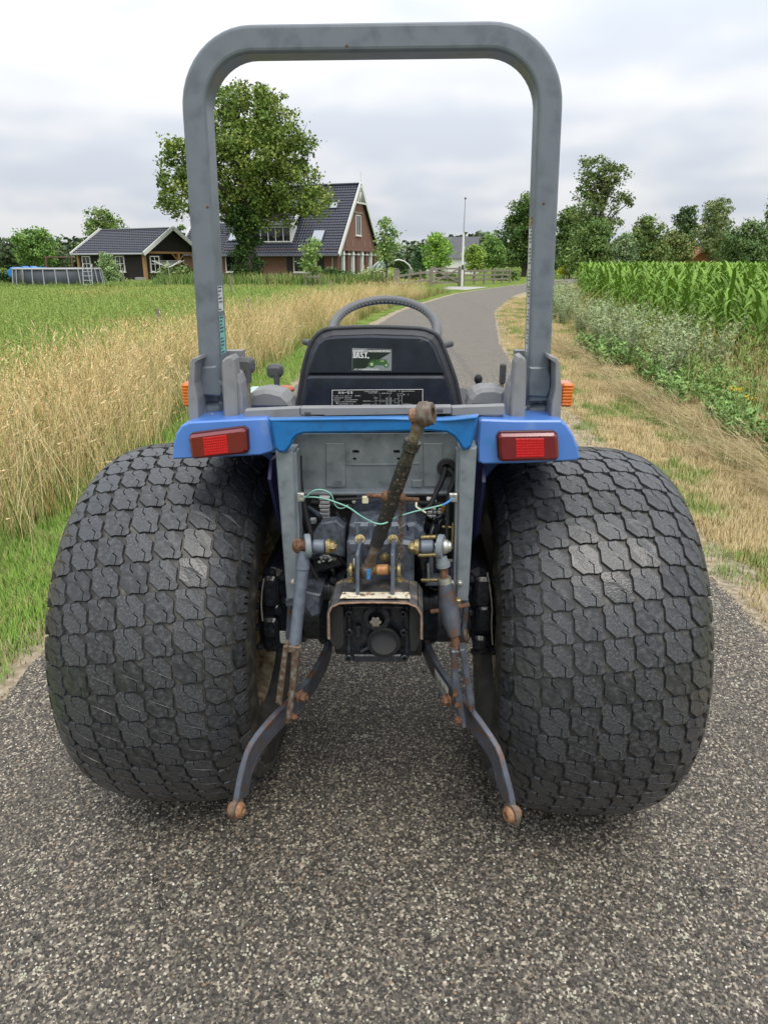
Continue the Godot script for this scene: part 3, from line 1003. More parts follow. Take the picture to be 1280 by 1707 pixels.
func print_material(which: String) -> StandardMaterial3D:
	if mats.has("print_" + which): return mats["print_" + which]
	var W_ := 640 if which == "chart" else 400
	var H_ := 176 if which == "chart" else 232
	var im := Image.create(W_, H_, false, Image.FORMAT_RGBA8)
	var r := RandomNumberGenerator.new()
	r.seed = 77
	if which == "chart":
		im.fill(Color(0.045, 0.05, 0.055))
		var white := Color(0.86, 0.87, 0.86)
		for q in [[4, 4, W_ - 8, 4], [4, 4, 4, H_], [W_ - 8, 4, 4, H_]]:
			im.fill_rect(Rect2i(q[0], q[1], q[2], q[3]), white)
		# heading of five square characters: 給油一覧表 in strokes
		var glyphs := [
			["h0002", "x", [[0, 3, 7, 2], [0, 8, 7, 2], [3, 0, 2, 18], [0, 13, 3, 2], [6, 13, 3, 2], [9, 5, 9, 2], [13, 0, 2, 5], [9, 9, 9, 2], [9, 9, 2, 8], [16, 9, 2, 8], [9, 16, 9, 2]]],
			["", "", [[0, 2, 4, 2], [0, 8, 4, 2], [1, 13, 3, 4], [7, 5, 2, 13], [16, 5, 2, 13], [7, 5, 11, 2], [7, 11, 11, 2], [7, 16, 11, 2], [11, 0, 2, 17]]],
			["", "", [[1, 8, 16, 3]]],
			["", "", [[0, 0, 8, 2], [0, 4, 8, 2], [0, 8, 8, 2], [0, 0, 2, 9], [10, 1, 8, 2], [10, 5, 7, 2], [3, 11, 12, 2], [3, 14, 12, 2], [3, 11, 2, 6], [13, 11, 2, 6], [1, 17, 16, 2]]],
			["", "", [[2, 1, 14, 2], [3, 5, 12, 2], [1, 9, 16, 2], [8, 0, 2, 18], [3, 13, 5, 2], [11, 12, 5, 2], [2, 16, 6, 2], [11, 15, 6, 3]]]]
		for i in glyphs.size():
			for s in glyphs[i][2]:
				im.fill_rect(Rect2i(48 + i * 21 + s[0], 14 + s[1], s[2], s[3]), white)
		# lines of small characters
		for ln in [[14, 46, 190], [22, 60, 120], [14, 74, 180], [26, 88, 150], [52, 104, 100], [52, 120, 28], [230, 16, 90], [260, 26, 60], [220, 84, 50], [220, 108, 50], [390, 14, 60], [470, 16, 110], [350, 30, 80], [500, 108, 60], [500, 40, 40]]:
			var x: int = ln[0]
			while x < ln[0] + ln[2]:
				if r.randf() < 0.9:
					im.fill_rect(Rect2i(x, ln[1], 5, 1), white)
					im.fill_rect(Rect2i(x + r.randi_range(0, 3), ln[1] - 2, 2, 7), white)
					im.fill_rect(Rect2i(x, ln[1] + r.randi_range(2, 4), 5, 1), white)
				x += 8
		for q in [[40, 100], [40, 117]]:
			for k in 9:
				im.fill_rect(Rect2i(q[0] - 4 + k, q[1] - 4 + int(abs(k - 4) * 0.6), 1, 8 - int(abs(k - 4) * 1.2)), white)
		# the machine seen from above: axles, wheels, gearbox, with pointer lines
		for q in [[300, 84, 190, 2], [340, 62, 2, 54], [300, 60, 22, 10], [300, 106, 22, 10], [310, 68, 2, 40], [380, 66, 40, 40], [388, 58, 3, 60], [412, 58, 3, 60], [440, 70, 30, 30], [468, 40, 3, 100], [490, 40, 3, 100], [460, 34, 40, 16], [460, 130, 40, 14], [398, 76, 10, 18], [352, 78, 16, 14]]:
			im.fill_rect(Rect2i(q[0], q[1], q[2], q[3]), Color(0.62, 0.64, 0.64))
			im.fill_rect(Rect2i(q[0] + 2, q[1] + 2, max(0, q[2] - 4), max(0, q[3] - 4)), Color(0.12, 0.13, 0.135))
		for q in [[330, 20, 345, 60], [270, 84, 300, 90], [420, 14, 400, 60], [500, 20, 482, 40], [290, 40, 312, 62], [270, 108, 304, 110], [560, 108, 492, 100], [120, 130, 150, 150], [90, 150, 110, 130]]:
			for k in 60:
				im.fill_rect(Rect2i(int(lerp(float(q[0]), float(q[2]), k / 60.0)), int(lerp(float(q[1]), float(q[3]), k / 60.0)), 1, 1), white)
	else:
		var dark := Color(0.075, 0.13, 0.10)
		var pale := Color(0.50, 0.52, 0.53)
		for y in H_:
			for x in W_:
				var k := float(x) / W_ + float(y) / H_ * 0.9
				var c := dark
				if k < 0.42: c = pale
				if k > 1.12 and y > 28: c = pale
				if x < 4 or y < 4 or x > W_ - 5 or y > H_ - 5: c = pale
				im.set_pixel(x, y, c)
		var green := Color(0.20, 0.36, 0.17)
		var disc := func(cx: int, cy: int, rr: int, c: Color) -> void:
			for y in range(-rr, rr + 1):
				var hw := int(sqrt(float(rr * rr - y * y)))
				im.fill_rect(Rect2i(cx - hw, cy + y, hw * 2, 1), c)
		im.fill_rect(Rect2i(190, 130, 165, 44), green)
		im.fill_rect(Rect2i(238, 110, 110, 34), green)
		im.fill_rect(Rect2i(200, 112, 26, 26), green)
		im.fill_rect(Rect2i(218, 96, 5, 30), green)
		disc.call(198, 162, 38, green); disc.call(198, 162, 16, Color(0.75, 0.8, 0.66)); disc.call(198, 162, 6, green)
		disc.call(346, 172, 27, green); disc.call(346, 172, 12, Color(0.75, 0.8, 0.66)); disc.call(346, 172, 5, green)
		im.fill_rect(Rect2i(288, 120, 14, 16), Color(0.6, 0.68, 0.5)); im.fill_rect(Rect2i(308, 120, 14, 16), Color(0.6, 0.68, 0.5))
		# arrow under the big word and the small line of print at the foot
		im.fill_rect(Rect2i(24, 92, 146, 5), Color(0.88, 0.89, 0.88))
		for k in 12:
			im.fill_rect(Rect2i(162 + k, 84 + k, 2, 22 - 2 * k), Color(0.88, 0.89, 0.88))
		var x := 20
		while x < 270:
			if r.randf() < 0.88: im.fill_rect(Rect2i(x, 212 - r.randi_range(0, 2), 5, 9), Color(0.86, 0.87, 0.86))
			x += 7
	var m := StandardMaterial3D.new()
	m.albedo_texture = ImageTexture.create_from_image(im)
	m.roughness = 0.4
	mats["print_" + which] = m
	return m

func build_hitch(t: Node3D, cast: Material, black: Material, dull_black: Material, rust: Material, rusty: Material, rusty_b: Material, blue_grey: Material, gold: Material, zinc: Material, flaky: Material, grey: Material, white_print: Material) -> void:
	# ---- transmission and hydraulic housing
	var b := MB.new()
	b.prism(TP([578, 905, 582, 902, 672, 902, 690, 905, 690, 985, 676, 1000, 590, 1000, 578, 985], 0.40), 0.10, 0.40, 0.008)
	var g := part("gearbox", b, cast, t)
	g.set_meta("label", "dark blue cast gearbox and hydraulic housing")
	b = MB.new()
	b.prism(TP([581, 904, 582, 876, 590, 872, 668, 872, 676, 876, 678, 904], 0.37), 0.12, 0.37, 0.008)
	part("lift_cover", b, cast, g)
	b = MB.new()
	b.prism(TP([676, 912, 676, 874, 692, 872, 706, 885, 707, 912], 0.33), 0.15, 0.33, 0.008)
	part("valve_block", b, cast, g)
	for q in [[596, 872, 596, 902], [618, 872, 618, 900], [648, 873, 650, 902]]:
		b = MB.new()
		b.rod(T(q[0], q[1], 0.365), T(q[2], q[3], 0.372), 0.007, 10)
		part("rib", b, cast, g)
	for q in [[600, 899, 0.395], [655, 899, 0.395], [642, 929, 0.402], [585, 969, 0.402], [666, 969, 0.402], [587, 949, 0.41]]:
		b = MB.new()
		b.bolt(T(q[0], q[1], q[2]), 0.0088, 0.012, Vector3(0, 0.15 if q[1] > 905 else 0.8, 1))
		part("bolt", b, gold, g)
	# long trunk of the machine
	b = MB.new()
	b.rbox(Vector3(0.0, 0.68, -0.58), Vector3(0.26, 0.26, 1.5), 0.05)
	part("transmission", b, black, t)
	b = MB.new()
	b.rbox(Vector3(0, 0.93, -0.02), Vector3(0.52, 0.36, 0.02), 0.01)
	part("dark_fill_plate", b, dull_black, t)  # black plate added to give the darkness inside, behind the sheet
	b = MB.new()
	b.rbox(Vector3(0, 1.10, -0.45), Vector3(0.62, 0.03, 1.0), 0.01)
	part("platform", b, dull_black, t)
	# axle: stepped trumpet housings
	for sd in [-1, 1]:
		b = MB.new()
		b.xf = Transform3D(Basis(Vector3(0, 0, 1), -PI / 2 * sd), Vector3(0, 0.62, 0.08))
		b.lathe(PackedVector2Array([Vector2(0.0, 0.06), Vector2(0.13, 0.06), Vector2(0.13, 0.125), Vector2(0.105, 0.13), Vector2(0.088, 0.17), Vector2(0.088, 0.215), Vector2(0.098, 0.22), Vector2(0.098, 0.24), Vector2(0.075, 0.25), Vector2(0.07, 0.33), Vector2(0.0, 0.33)]), 24, false)
		var ax := part("axle_housing", b, black, t)
		for k in 10:
			var bb := MB.new()
			var a := TAU * k / 10
			bb.bolt(Vector3(sd * 0.241, 0.62 + sin(a) * 0.089, 0.08 + cos(a) * 0.089), 0.007, 0.010, Vector3(sd, 0, 0))
			part("bolt", bb, black, ax)
		# final drive: lumpy casting by the wheel
		b = MB.new()
		var cx := -0.385 if sd < 0 else 0.345
		var fd: Array = [436, 956, 450, 949, 470, 956, 478, 975, 478, 1040, 472, 1078, 460, 1092, 444, 1093, 432, 1080, 428, 1040, 431, 990] if sd < 0 else [783, 956, 800, 950, 818, 958, 826, 990, 828, 1040, 826, 1085, 818, 1098, 800, 1098, 790, 1085, 783, 1060, 780, 1000]
		b.prism(TP(fd, 0.17), -0.16, 0.17, 0.022)
		var f := part("final_drive", b, black, t)
		f.set_meta("label", "glossy black final drive casting with bolted cover")
		for q in ([[452, 985, 14, 30], [452, 1045, 15, 20], [462, 1015, 8, 12]] if sd < 0 else [[804, 985, 15, 28], [806, 1030, 14, 26], [800, 1070, 14, 14]]):
			var rb := MB.new()
			var c := T(q[0], q[1], 0.18)
			rb.rbox(c, Vector3(q[2] * 2 * 0.00158, q[3] * 2 * 0.0016, 0.03), 0.014)
			part("boss", rb, black, f)
		for q in ([[433, 975], [429, 1010], [430, 1045], [434, 1077], [472, 962], [476, 1000], [468, 1082], [455, 953]] if sd < 0 else [[786, 965], [822, 965], [827, 1000], [827, 1045], [822, 1085], [790, 1085], [783, 1020], [803, 1048], [780, 980]]):
			var bb := MB.new()
			bb.bolt(T(q[0], q[1], 0.165), 0.008, 0.014, Vector3(0, 0.1, 1))
			part("bolt", bb, black, f)
		var se := MB.new()
		var sx: Array = [[440, 965], [437, 985], [436, 1010], [438, 1035]] if sd < 0 else [[812, 955], [817, 985], [820, 1015], [819, 1042], [821, 1075]]
		var pts := []
		for q in sx: pts.push_back(T(q[0], q[1], 0.192))
		se.tube(smooth_path(pts, 5), 0.0022, 6)
		part("sealant", se, mat("sealant", Color(.42, .40, .35), 0.8), f)
		# foot bracket that carries the frame post
		b = MB.new()
		var fb: Array = [476, 1000, 505, 985, 535, 992, 533, 1025, 520, 1030, 508, 1012, 476, 1012] if sd < 0 else [781, 1000, 756, 992, 742, 1000, 744, 1022, 758, 1030, 766, 1012, 781, 1012]
		b.prism(TP(fb, 0.34), 0.12, 0.34, 0.004)
		part("post_foot", b, cast, t)
		b = MB.new()
		var hb: Array = [479, 1010, 486, 1010, 490, 1060, 480, 1085, 476, 1060] if sd < 0 else [772, 1008, 781, 1008, 779, 1040, 772, 1075, 766, 1072, 770, 1040]
		b.prism(TP(hb, 0.30), 0.285, 0.30, 0.002)
		part("check_bracket", b, rusty, t)
		b = MB.new()
		ring(b, T(497 if sd < 0 else 777, 1063 if sd < 0 else 1060, 0.30), Vector3(1, 0.2, 0.2), 0.020, 0.011, 0.009)
		part("check_ring", b, rusty_b, t)
		if sd < 0:
			b = MB.new()
			b.rbox(T(472, 1062, 0.24), Vector3(0.018, 0.038, 0.004), 0.003)
			part("torn_label", b, mat("torn_label", Color(.55, .55, .52), 0.7, 0.0, 0.6, 20.0), t)
	# dim shapes between axle and housing
	for q in [[508, 950, 556, 985, 0.20, 0.03], [520, 965, 580, 1000, 0.24, 0.028], [700, 925, 735, 985, 0.22, 0.026], [694, 985, 742, 1015, 0.20, 0.03], [690, 1000, 745, 1030, 0.12, 0.03]]:
		b = MB.new()
		var a0 := T(q[0], (q[1] + q[3]) * 0.5, q[4])
		var a1 := T(q[2], (q[1] + q[3]) * 0.5, q[4])
		disc_rod(b, a0, a1, q[5])
		var o := part("hydraulic_cylinder", b, black, t)
		for k in 3:
			var rb := MB.new()
			ring(rb, a0.lerp(a1, 0.2 + 0.3 * k), a1 - a0, q[5] * 1.12, q[5] * 0.9, 0.010)
			part("band", rb, black, o)
	for q in [[520, 902, 570, 905, 556, 950, 512, 935], [515, 930, 560, 915, 580, 945, 520, 960], [690, 910, 735, 920, 735, 960, 700, 975], [560, 960, 580, 950, 580, 1010, 556, 1005]]:
		b = MB.new()
		b.prism(TP([q[0], q[1], q[2], q[3], q[4], q[5], q[6], q[7]], 0.27), 0.10, 0.27, 0.01)
		part("casting", b, cast if q[0] < 600 and q[1] < 920 else black, t)
	for q in [[[535, 872], [560, 868], [575, 880], [575, 930], [540, 922], [510, 930], [500, 922]], [[716, 920], [722, 918], [722, 965], [735, 965], [735, 978], [708, 978]]]:
		var fl := []
		for w in q: fl.append_array(w)
		b = MB.new()
		b.prism(TP(fl, 0.31), 0.27, 0.31, 0.004)
		part("lift_bracket", b, cast, t)
	# horizontal rods, springs and cables seen in the gap below the sheet
	for q in [[560, 833, 615, 831, 0.30, 0.0045, 0], [606, 828, 612, 842, 0.33, 0.0, 1], [702, 896, 726, 895, 0.34, 0.0055, 2], [697, 926, 726, 925, 0.34, 0.005, 2], [702, 967, 735, 967, 0.36, 0.0045, 2], [737, 878, 752, 879, 0.33, 0.003, 2], [505, 905, 520, 960, 0.36, 0.004, 0], [745, 862, 744, 900, 0.34, 0.004, 0], [755, 872, 753, 915, 0.34, 0.003, 2], [713, 940, 714, 965, 0.36, 0.003, 3], [540, 930, 560, 934, 0.37, 0.007, 0], [500, 915, 530, 965, 0.33, 0.006, 0]]:
		b = MB.new()
		if q[6] == 1:
			b.rbox(T(609, 833, 0.345), Vector3(0.015, 0.017, 0.012), 0.002)
			part("pin_block", b, mat("cream_block", Color(.62, .58, .42), 0.6), t)
			continue
		b.rod(T(q[0], q[1], q[4]), T(q[2], q[3], q[4]), q[5], 8)
		part("linkage_rod", b, [dull_black, dull_black, gold, zinc][q[6]], t)
	for q in [[541, 846, 9, 19, 0.16], [592, 846, 5, 14, 0.10], [715.5, 846, 5, 17, 0.10], [724, 850, 3.2, 18, 0.10], [733, 853, 4, 15, 0.12], [745, 853, 5, 14, 0.12], [522, 868, 5, 4, 0.20]]:
		var rows := int(q[3] / 3.6) + 1
		var top := MB.new()
		var w: float = q[2] * 2 * 0.00162
		for i in rows:
			var c := T(q[0] + (i % 2) * 0.8, q[1] - q[3] + (i + 0.5) * q[3] * 2.0 / rows, q[4])
			top.rbox(c, Vector3(w * (1.0 - 0.12 * (i % 2)), q[3] * 2.0 / rows * 0.00145, 0.02), 0.003)
		part("white_rib_stack", top, mat("white_ribs", Color(.72, .73, .72), 0.6, 0.0, 0.1), t)  # stack of thin white blocks, every other one narrower
	b = MB.new()
	b.rbox(T(742, 850, 0.20), Vector3(0.022, 0.032, 0.014), 0.006)
	part("amber_fuse", b, mat("amber_fuse", Color(.55, .28, .03), 0.4), t)
	for q in [[535, 868, 545, 880, 0.22], [560, 855, 570, 872, 0.2], [640, 855, 700, 868, 0.15], [500, 850, 518, 892, 0.26], [508, 848, 512, 880, 0.24], [700, 870, 708, 902, 0.24], [726, 868, 730, 905, 0.26], [600, 842, 605, 868, 0.12], [520, 838, 590, 846, 0.14], [680, 838, 740, 842, 0.14]]:
		b = MB.new()
		b.rod(T(q[0], q[1], q[4]), T(q[2], q[3], q[4] + 0.02), 0.009, 8)
		part("hose", b, dull_black, t)
	var hr := RandomNumberGenerator.new()
	hr.seed = 61
	for i in 26:
		var left := i % 2 == 0
		var x0 := hr.randf_range(502, 575) if left else hr.randf_range(690, 752)
		var y0 := hr.randf_range(838, 985)
		var zz := hr.randf_range(0.12, 0.30)
		var x1 := x0 + hr.randf_range(-26, 26)
		var y1 := y0 + hr.randf_range(12, 60)
		b = MB.new()
		b.tube(smooth_path([T(x0, y0, zz), T((x0 + x1) * 0.5 + hr.randf_range(-8, 8), (y0 + y1) * 0.5, zz + 0.02), T(x1, y1, zz)], 5), hr.randf_range(0.004, 0.009), 8)
		part("hydraulic_pipe", b, [dull_black, black, cast, black][i % 4], t)
		if i % 3 == 0:
			b = MB.new()
			b.bolt(T(x1, y1, zz + 0.01), 0.008, 0.012, Vector3(0.2, 0.3, 1))
			part("pipe_nut", b, [black, gold, zinc, cast][i % 4], t)
	# green wire with a blue end
	var wp := []
	for q in [[507, 829, .372], [513, 826, .378], [521, 819, .384], [532, 816, .386], [545, 819, .386], [553, 826, .386], [557, 838, .384], [563, 846, .384], [572, 847, .386], [580, 842, .388]]:
		wp.push_back(T(q[0], q[1], q[2]))
	var wire_m := mat("green_wire", Color(.22, .46, .38), 0.5, 0.0, 0.1)
	b = MB.new()
	b.tube(smooth_path(wp, 6), 0.0017, 6)
	part("wire", b, wire_m, t)
	wp.clear()
	for q in [[507, 829, .372], [520, 828.5, .378], [540, 831, .384], [562, 838, .39], [583, 847, .395], [600, 859, .43], [620, 870, .50], [633, 873.5, .515], [645, 871, .51], [662, 862, .47], [690, 853, .42], [720, 846, .395], [740, 841, .385]]:
		wp.push_back(T(q[0], q[1], q[2]))
	b = MB.new()
	b.tube(smooth_path(wp, 6), 0.0019, 6)
	part("wire", b, wire_m, t)
	b = MB.new()
	b.tube(smooth_path([T(737, 842, .386), T(745, 838, .382), T(754, 831, .372)], 5), 0.0026, 6)
	part("wire_sleeve", b, mat("blue_sleeve", Color(.03, .22, .55), 0.4), t)
	b = MB.new()
	b.tube(smooth_path([T(694, 838, .36), T(694, 845, .37), T(702, 850, .375), T(710, 855, .38)], 5), 0.0026, 6)
	part("split_pin", b, mat("cream_block", Color.WHITE), t)
	# tether of bent wire behind the top link
	wp.clear()
	for q in [[671, 822], [674, 838], [669, 850], [667, 865], [668, 890], [665, 905], [667, 925], [665, 938]]:
		wp.push_back(T(q[0], q[1], 0.47))
	b = MB.new()
	b.tube(smooth_path(wp, 5), 0.0028, 6)
	var ch := part("tether_chain", b, rusty_b, t)
	for i in 9:
		var lk := MB.new()
		ring(lk, T(667 + (i % 2) * 1.5, 838 + i * 11, 0.472), Vector3(1, 0, 0.6) if i % 2 == 0 else Vector3(0.3, 0, 1), 0.0075, 0.0048, 0.003, 12)
		part("link", lk, rusty_b, ch)

	# ---- top link bracket
	for q in [[593, 598.5], [651, 657.5]]:
		b = MB.new()
		b.prism(TP([q[0], 925, q[1], 923, q[1], 1003, q[0], 1003], 0.50), 0.395, 0.50, 0.003)
		part("top_link_bracket", b, blue_grey, t)
	b = MB.new()
	disc_rod(b, T(584, 951, 0.465), T(669, 948, 0.465), 0.0082)
	var pin := part("top_link_pin", b, gold, t)
	b = MB.new()
	disc_rod(b, T(626, 950, 0.465), T(650, 949, 0.465), 0.0128)
	part("bush", b, patchy("copper_rust", [0.0, .22, .09, .03, .5, .45, .22, .09, 1.0, .55, .33, .18], 0.02, 8.0, 0.5, 0.4), pin)
	for q in [[583, 588], [662, 668]]:
		b = MB.new()
		disc_rod(b, T(q[0], 950, 0.465), T(q[1], 950, 0.465), 0.0165)
		part("pin_head", b, gold, pin)
	b = MB.new()
	b.ball(T(590, 938, 0.50), Vector3(0.0026, 0.011, 0.0026), 8, 6)
	part("hook", b, zinc, pin)

	# ---- top link, leaning up to the right
	var za := 0.475
	var p0 := T(612, 952, za)
	var p1 := T(703.5, 692, 0.53)
	var dir := (p1 - p0).normalized()
	var at := func(py: float) -> Vector3:
		var lo := 0.0; var hi := 1.0
		for i in 20:
			var mid := (lo + hi) * 0.5
			var q := p0.lerp(p1, mid)
			var zc := T(640, 900, 0.0)
			# height falls as the pixel row grows
			var row := T(p0.x * 0 + 640, py, q.z).y
			if q.y > row: hi = mid
			else: lo = mid
		return p0.lerp(p1, (lo + hi) * 0.5)
	b = MB.new()
	b.rod(at.call(876), at.call(772), 0.0158, 18)
	var tl := part("top_link", b, flaky, t)
	tl.set_meta("label", "black top link turnbuckle with flaking paint")
	b = MB.new()
	b.rod(at.call(908), at.call(876), 0.0150, 16)
	b.rod(at.call(896), at.call(884), 0.0166, 16)
	part("lower_collar", b, dull_black, tl)
	b = MB.new()
	threads(b, at.call(942), at.call(904), 0.0115)
	part("lower_thread", b, rusty_b, tl)
	b = MB.new()
	b.rod(at.call(972), at.call(936), 0.013, 14)
	b.ball(p0, Vector3(0.017, 0.021, 0.017), 14, 10)
	part("lower_eye", b, rusty_b, tl)
	b = MB.new()
	b.rbox(at.call(958) + Vector3(0.004, 0, 0.0175), Vector3(0.0085, 0.026, 0.002), 0.001)
	part("blue_tape", b, mat("blue_tape", Color(.03, .2, .5), 0.5, 0.0, 0.4, 20.0), tl)
	b = MB.new()
	b.rod(at.call(774), at.call(752), 0.0146, 16)
	b.rod(at.call(750), at.call(737), 0.0178, 6)
	b.rod(at.call(738), at.call(734), 0.0188, 12)
	part("lock_nut", b, patchy("greasy_brass", [0.0, .02, .019, .016, .6, .05, .046, .036, 1.0, .20, .18, .13], 0.03, 8.0, 0.35, 0.3), tl)
	b = MB.new()
	threads(b, at.call(742), at.call(712), 0.0122)
	part("upper_thread", b, patchy("dull_brass", [0.0, .12, .10, .06, .6, .24, .2, .13, 1.0, .38, .33, .24], 0.03, 8.0, 0.5, 0.6), tl)
	b = MB.new()
	b.rod(at.call(716), at.call(704), 0.016, 14, 0.012)
	ring(b, p1 + Vector3(0.004, 0.002, 0), Vector3(1, 0.15, 0.35), 0.0265, 0.0125, 0.020, 24)
	ring(b, p1 + Vector3(0.010, 0.003, 0.002), Vector3(1, 0.15, 0.35), 0.0240, 0.0125, 0.028, 24)
	var eye_o := part("upper_eye", b, rusty_b, tl)
	b = MB.new()
	ring(b, p1 - Vector3(0.010, 0.002, 0.004), Vector3(1, 0.15, 0.35), 0.0165, 0.0105, 0.030, 20)
	part("ball", b, patchy("bare_rust", [0.0, .12, .06, .04, .6, .26, .15, .10, 1.0, .36, .24, .18], 0.03, 8.0, 0.6, 0.4), eye_o)
	# turning bar through its middle
	var mid_p: Vector3 = at.call(829)
	b = MB.new()
	b.rod(T(612, 826, 0.50), mid_p + Vector3(0, 0.002, 0), 0.0052, 10)
	b.rod(mid_p + Vector3(0.008, -0.002, 0), T(697, 833, 0.48), 0.005, 10)
	part("turning_bar", b, rust, tl)
	b = MB.new()
	b.ball(mid_p - Vector3(0.017, -0.002, 0), Vector3(0.010, 0.014, 0.012), 12, 8)
	b.ball(mid_p + Vector3(0.018, 0.002, 0), Vector3(0.009, 0.012, 0.012), 12, 8)
	part("weld", b, rust, tl)

	# ---- power take-off shield and the casting behind it
	var ps := MB.new()
	var arch := []
	for q in [[549, 1062], [548, 1020], [553, 1009], [566, 1003], [600, 1001.5], [645, 1001.5], [680, 1003], [694, 1009], [702, 1022], [702, 1062]]:
		arch.push_back(T(q[0], q[1] + 4, 0.52))
	var thick := 0.0045
	for i in arch.size() - 1:
		var a: Vector3 = arch[i]; var c: Vector3 = arch[i + 1]
		var nn := Vector3(-(c.y - a.y), c.x - a.x, 0).normalized() * thick
		if nn.y < 0.0 and abs(nn.y) > abs(nn.x): nn = -nn
		if i == 0 and nn.x > 0.0: nn = -nn
		var back := Vector3(0, 0, -0.13)
		var outq := [a + nn, c + nn, c + nn + back, a + nn + back]
		ps.quad(outq[0], outq[1], outq[2], outq[3])
		ps.quad(a, a + back, c + back, c)
		ps.quad(a, c, c + nn, a + nn)
	var sh := part("shaft_shield", ps, patchy("shield_paint", [0.0, .03, .03, .032, .45, .07, .07, .075, .62, .11, .11, .11, .8, .24, .17, .11, 1.0, .34, .32, .28], 0.012, 3.0, 0.6, 0.1, 0.03), t)
	sh.set_meta("label", "curved steel shield over the power take-off shaft")
	var lb := MB.new()
	var la: Vector3 = T(566, 1002.5, 0.52) + Vector3(0, 0.0055, -0.004); var lc: Vector3 = T(684, 1002.5, 0.52) + Vector3(0, 0.0055, -0.004)
	lb.quad(la, lc, lc + Vector3(-0.004, 0.0008, -0.032), la + Vector3(0.004, 0.0008, -0.032))
	part("warning_label", lb, patchy("worn_cream_label", [0.0, .05, .04, .03, .28, .20, .11, .06, .36, .55, .50, .38, 1.0, .70, .66, .55], 0.02, 4.0, 0.6), sh)
	var rim := MB.new()
	var ap := PackedVector3Array()
	for q in arch: ap.push_back(q + Vector3(0, 0.002, 0.001))
	rim.tube(ap, 0.0026, 6)
	part("rusty_edge", rim, patchy("edge_rust", [0.0, .16, .08, .05, .6, .30, .19, .13, 1.0, .42, .32, .25], 0.02, 6.0, 0.7, 0.3), sh)
	for q in [[[547, 1010, 556, 1006, 572, 1012, 573, 1075, 565, 1083, 557, 1080, 548, 1066], -1], [[683, 1010, 695, 1008, 702, 1020, 702, 1066, 692, 1086, 684, 1086, 682, 1050], 1]]:
		b = MB.new()
		b.prism(TP(q[0], 0.50), 0.492, 0.50, 0.001)
		part("shield_cheek", b, dull_black, sh)
	b = MB.new()
	b.prism(TP([577, 1008, 682, 1008, 684, 1092, 676, 1104, 590, 1105, 577, 1096], 0.44), 0.20, 0.44, 0.006)
	var ph := part("shaft_housing", b, black, t)
	for q in [[[578, 1010, 585, 1010, 584, 1092, 578, 1096]], [[673, 1010, 682, 1010, 682, 1096, 675, 1096]], [[590, 1092, 668, 1092, 672, 1104, 588, 1104]], [[586, 1010, 674, 1010, 674, 1016, 586, 1016]]]:
		b = MB.new()
		b.prism(TP(q[0], 0.462), 0.43, 0.462, 0.003)
		part("frame_edge", b, black, ph)
	for q in [[582, 1022], [582, 1053], [581, 1096], [672, 1022], [673, 1053], [674, 1096]]:
		b = MB.new()
		ring(b, T(q[0], q[1], 0.464), Vector3(0, 0, 1), 0.0095, 0.0045, 0.012, 14)
		part("bolt_boss", b, black, ph)
	b = MB.new()
	ring(b, T(640, 1068, 0.452), Vector3(0, 0, 1), 0.041, 0.034, 0.026, 32)
	disc_rod(b, T(640, 1068, 0.435), T(640, 1068, 0.455), 0.036, 32)
	part("round_cap", b, dull_black, ph)
	b = MB.new()
	ring(b, T(628, 1028, 0.452), Vector3(0, 0, 1), 0.034, 0.020, 0.022, 28)
	part("shaft_collar", b, black, ph)
	b = MB.new()
	for i in 6:
		var a := TAU * i / 6
		b.rod(T(626, 1036, 0.43) + Vector3(cos(a), sin(a), 0) * 0.0095, T(626, 1037, 0.52) + Vector3(cos(a), sin(a), 0) * 0.0095, 0.0042, 8)
	b.rod(T(626, 1036, 0.43), T(626, 1037, 0.522), 0.0098, 16)
	part("splined_shaft", b, patchy("greasy_steel", [0.0, .05, .045, .035, .6, .11, .095, .075, 1.0, .22, .19, .15], 0.03, 8.0, 0.45, 0.6), ph)
	b = MB.new()
	b.rod(T(602, 1086, 0.45), T(616, 1078, 0.45), 0.006, 8)
	b.rbox(T(597, 1052, 0.45), Vector3(0.014, 0.03, 0.012), 0.003)
	part("web", b, black, ph)

	# ---- lift arm ends: bolts, spacers and ball eyes
	for q in [[-1, 513, 910, 520, 548, 558, 491], [1, 734, 911, 722, 694, 685, 752]]:
		var y: float = q[2]
		b = MB.new()
		disc_rod(b, T(q[3] + 1, y, 0.42), T(q[4] - 6 * q[0] * -1, y + 1, 0.42), 0.0165)
		var sp := part("lift_spacer", b, blue_grey, t)
		b = MB.new()
		disc_rod(b, T(q[4] - 4 * -q[0], y + 1, 0.42), T(q[4], y + 1, 0.42), 0.0185)
		part("washer", b, gold, sp)
		b = MB.new()
		b.bolt(T(q[4], y + 1, 0.42), 0.0135, 0.016, Vector3(-q[0], 0, 0))
		part("nut", b, gold, sp)
		b = MB.new()
		disc_rod(b, T(q[1] - 2, y, 0.42), T(q[3] + 2, y, 0.42), 0.010)
		disc_rod(b, T(q[6], y, 0.42), T(q[1], y, 0.42), 0.013)
		part("stud", b, rust if q[0] < 0 else zinc, sp)
		b = MB.new()
		ring(b, T(q[1] - 4 * -q[0] * 0, y, 0.425), Vector3(1, 0, 0.25 * q[0]), 0.029, 0.013, 0.014, 24)
		part("ball_eye", b, grey, sp)
		b = MB.new()
		b.ball(T(497 if q[0] < 0 else 741, y, 0.42), Vector3(0.015, 0.018, 0.018), 14, 10)
		part("ball", b, rust if q[0] < 0 else zinc, sp)
	b = MB.new()
	for i in 14:
		var q := T(541 + rng.randf_range(-9, 12), 932 + rng.randf_range(-7, 6), 0.40)
		b.ball(q, Vector3(0.004, 0.003, 0.004) * rng.randf_range(0.6, 1.3), 7, 5)
	part("grease", b, zinc, t)

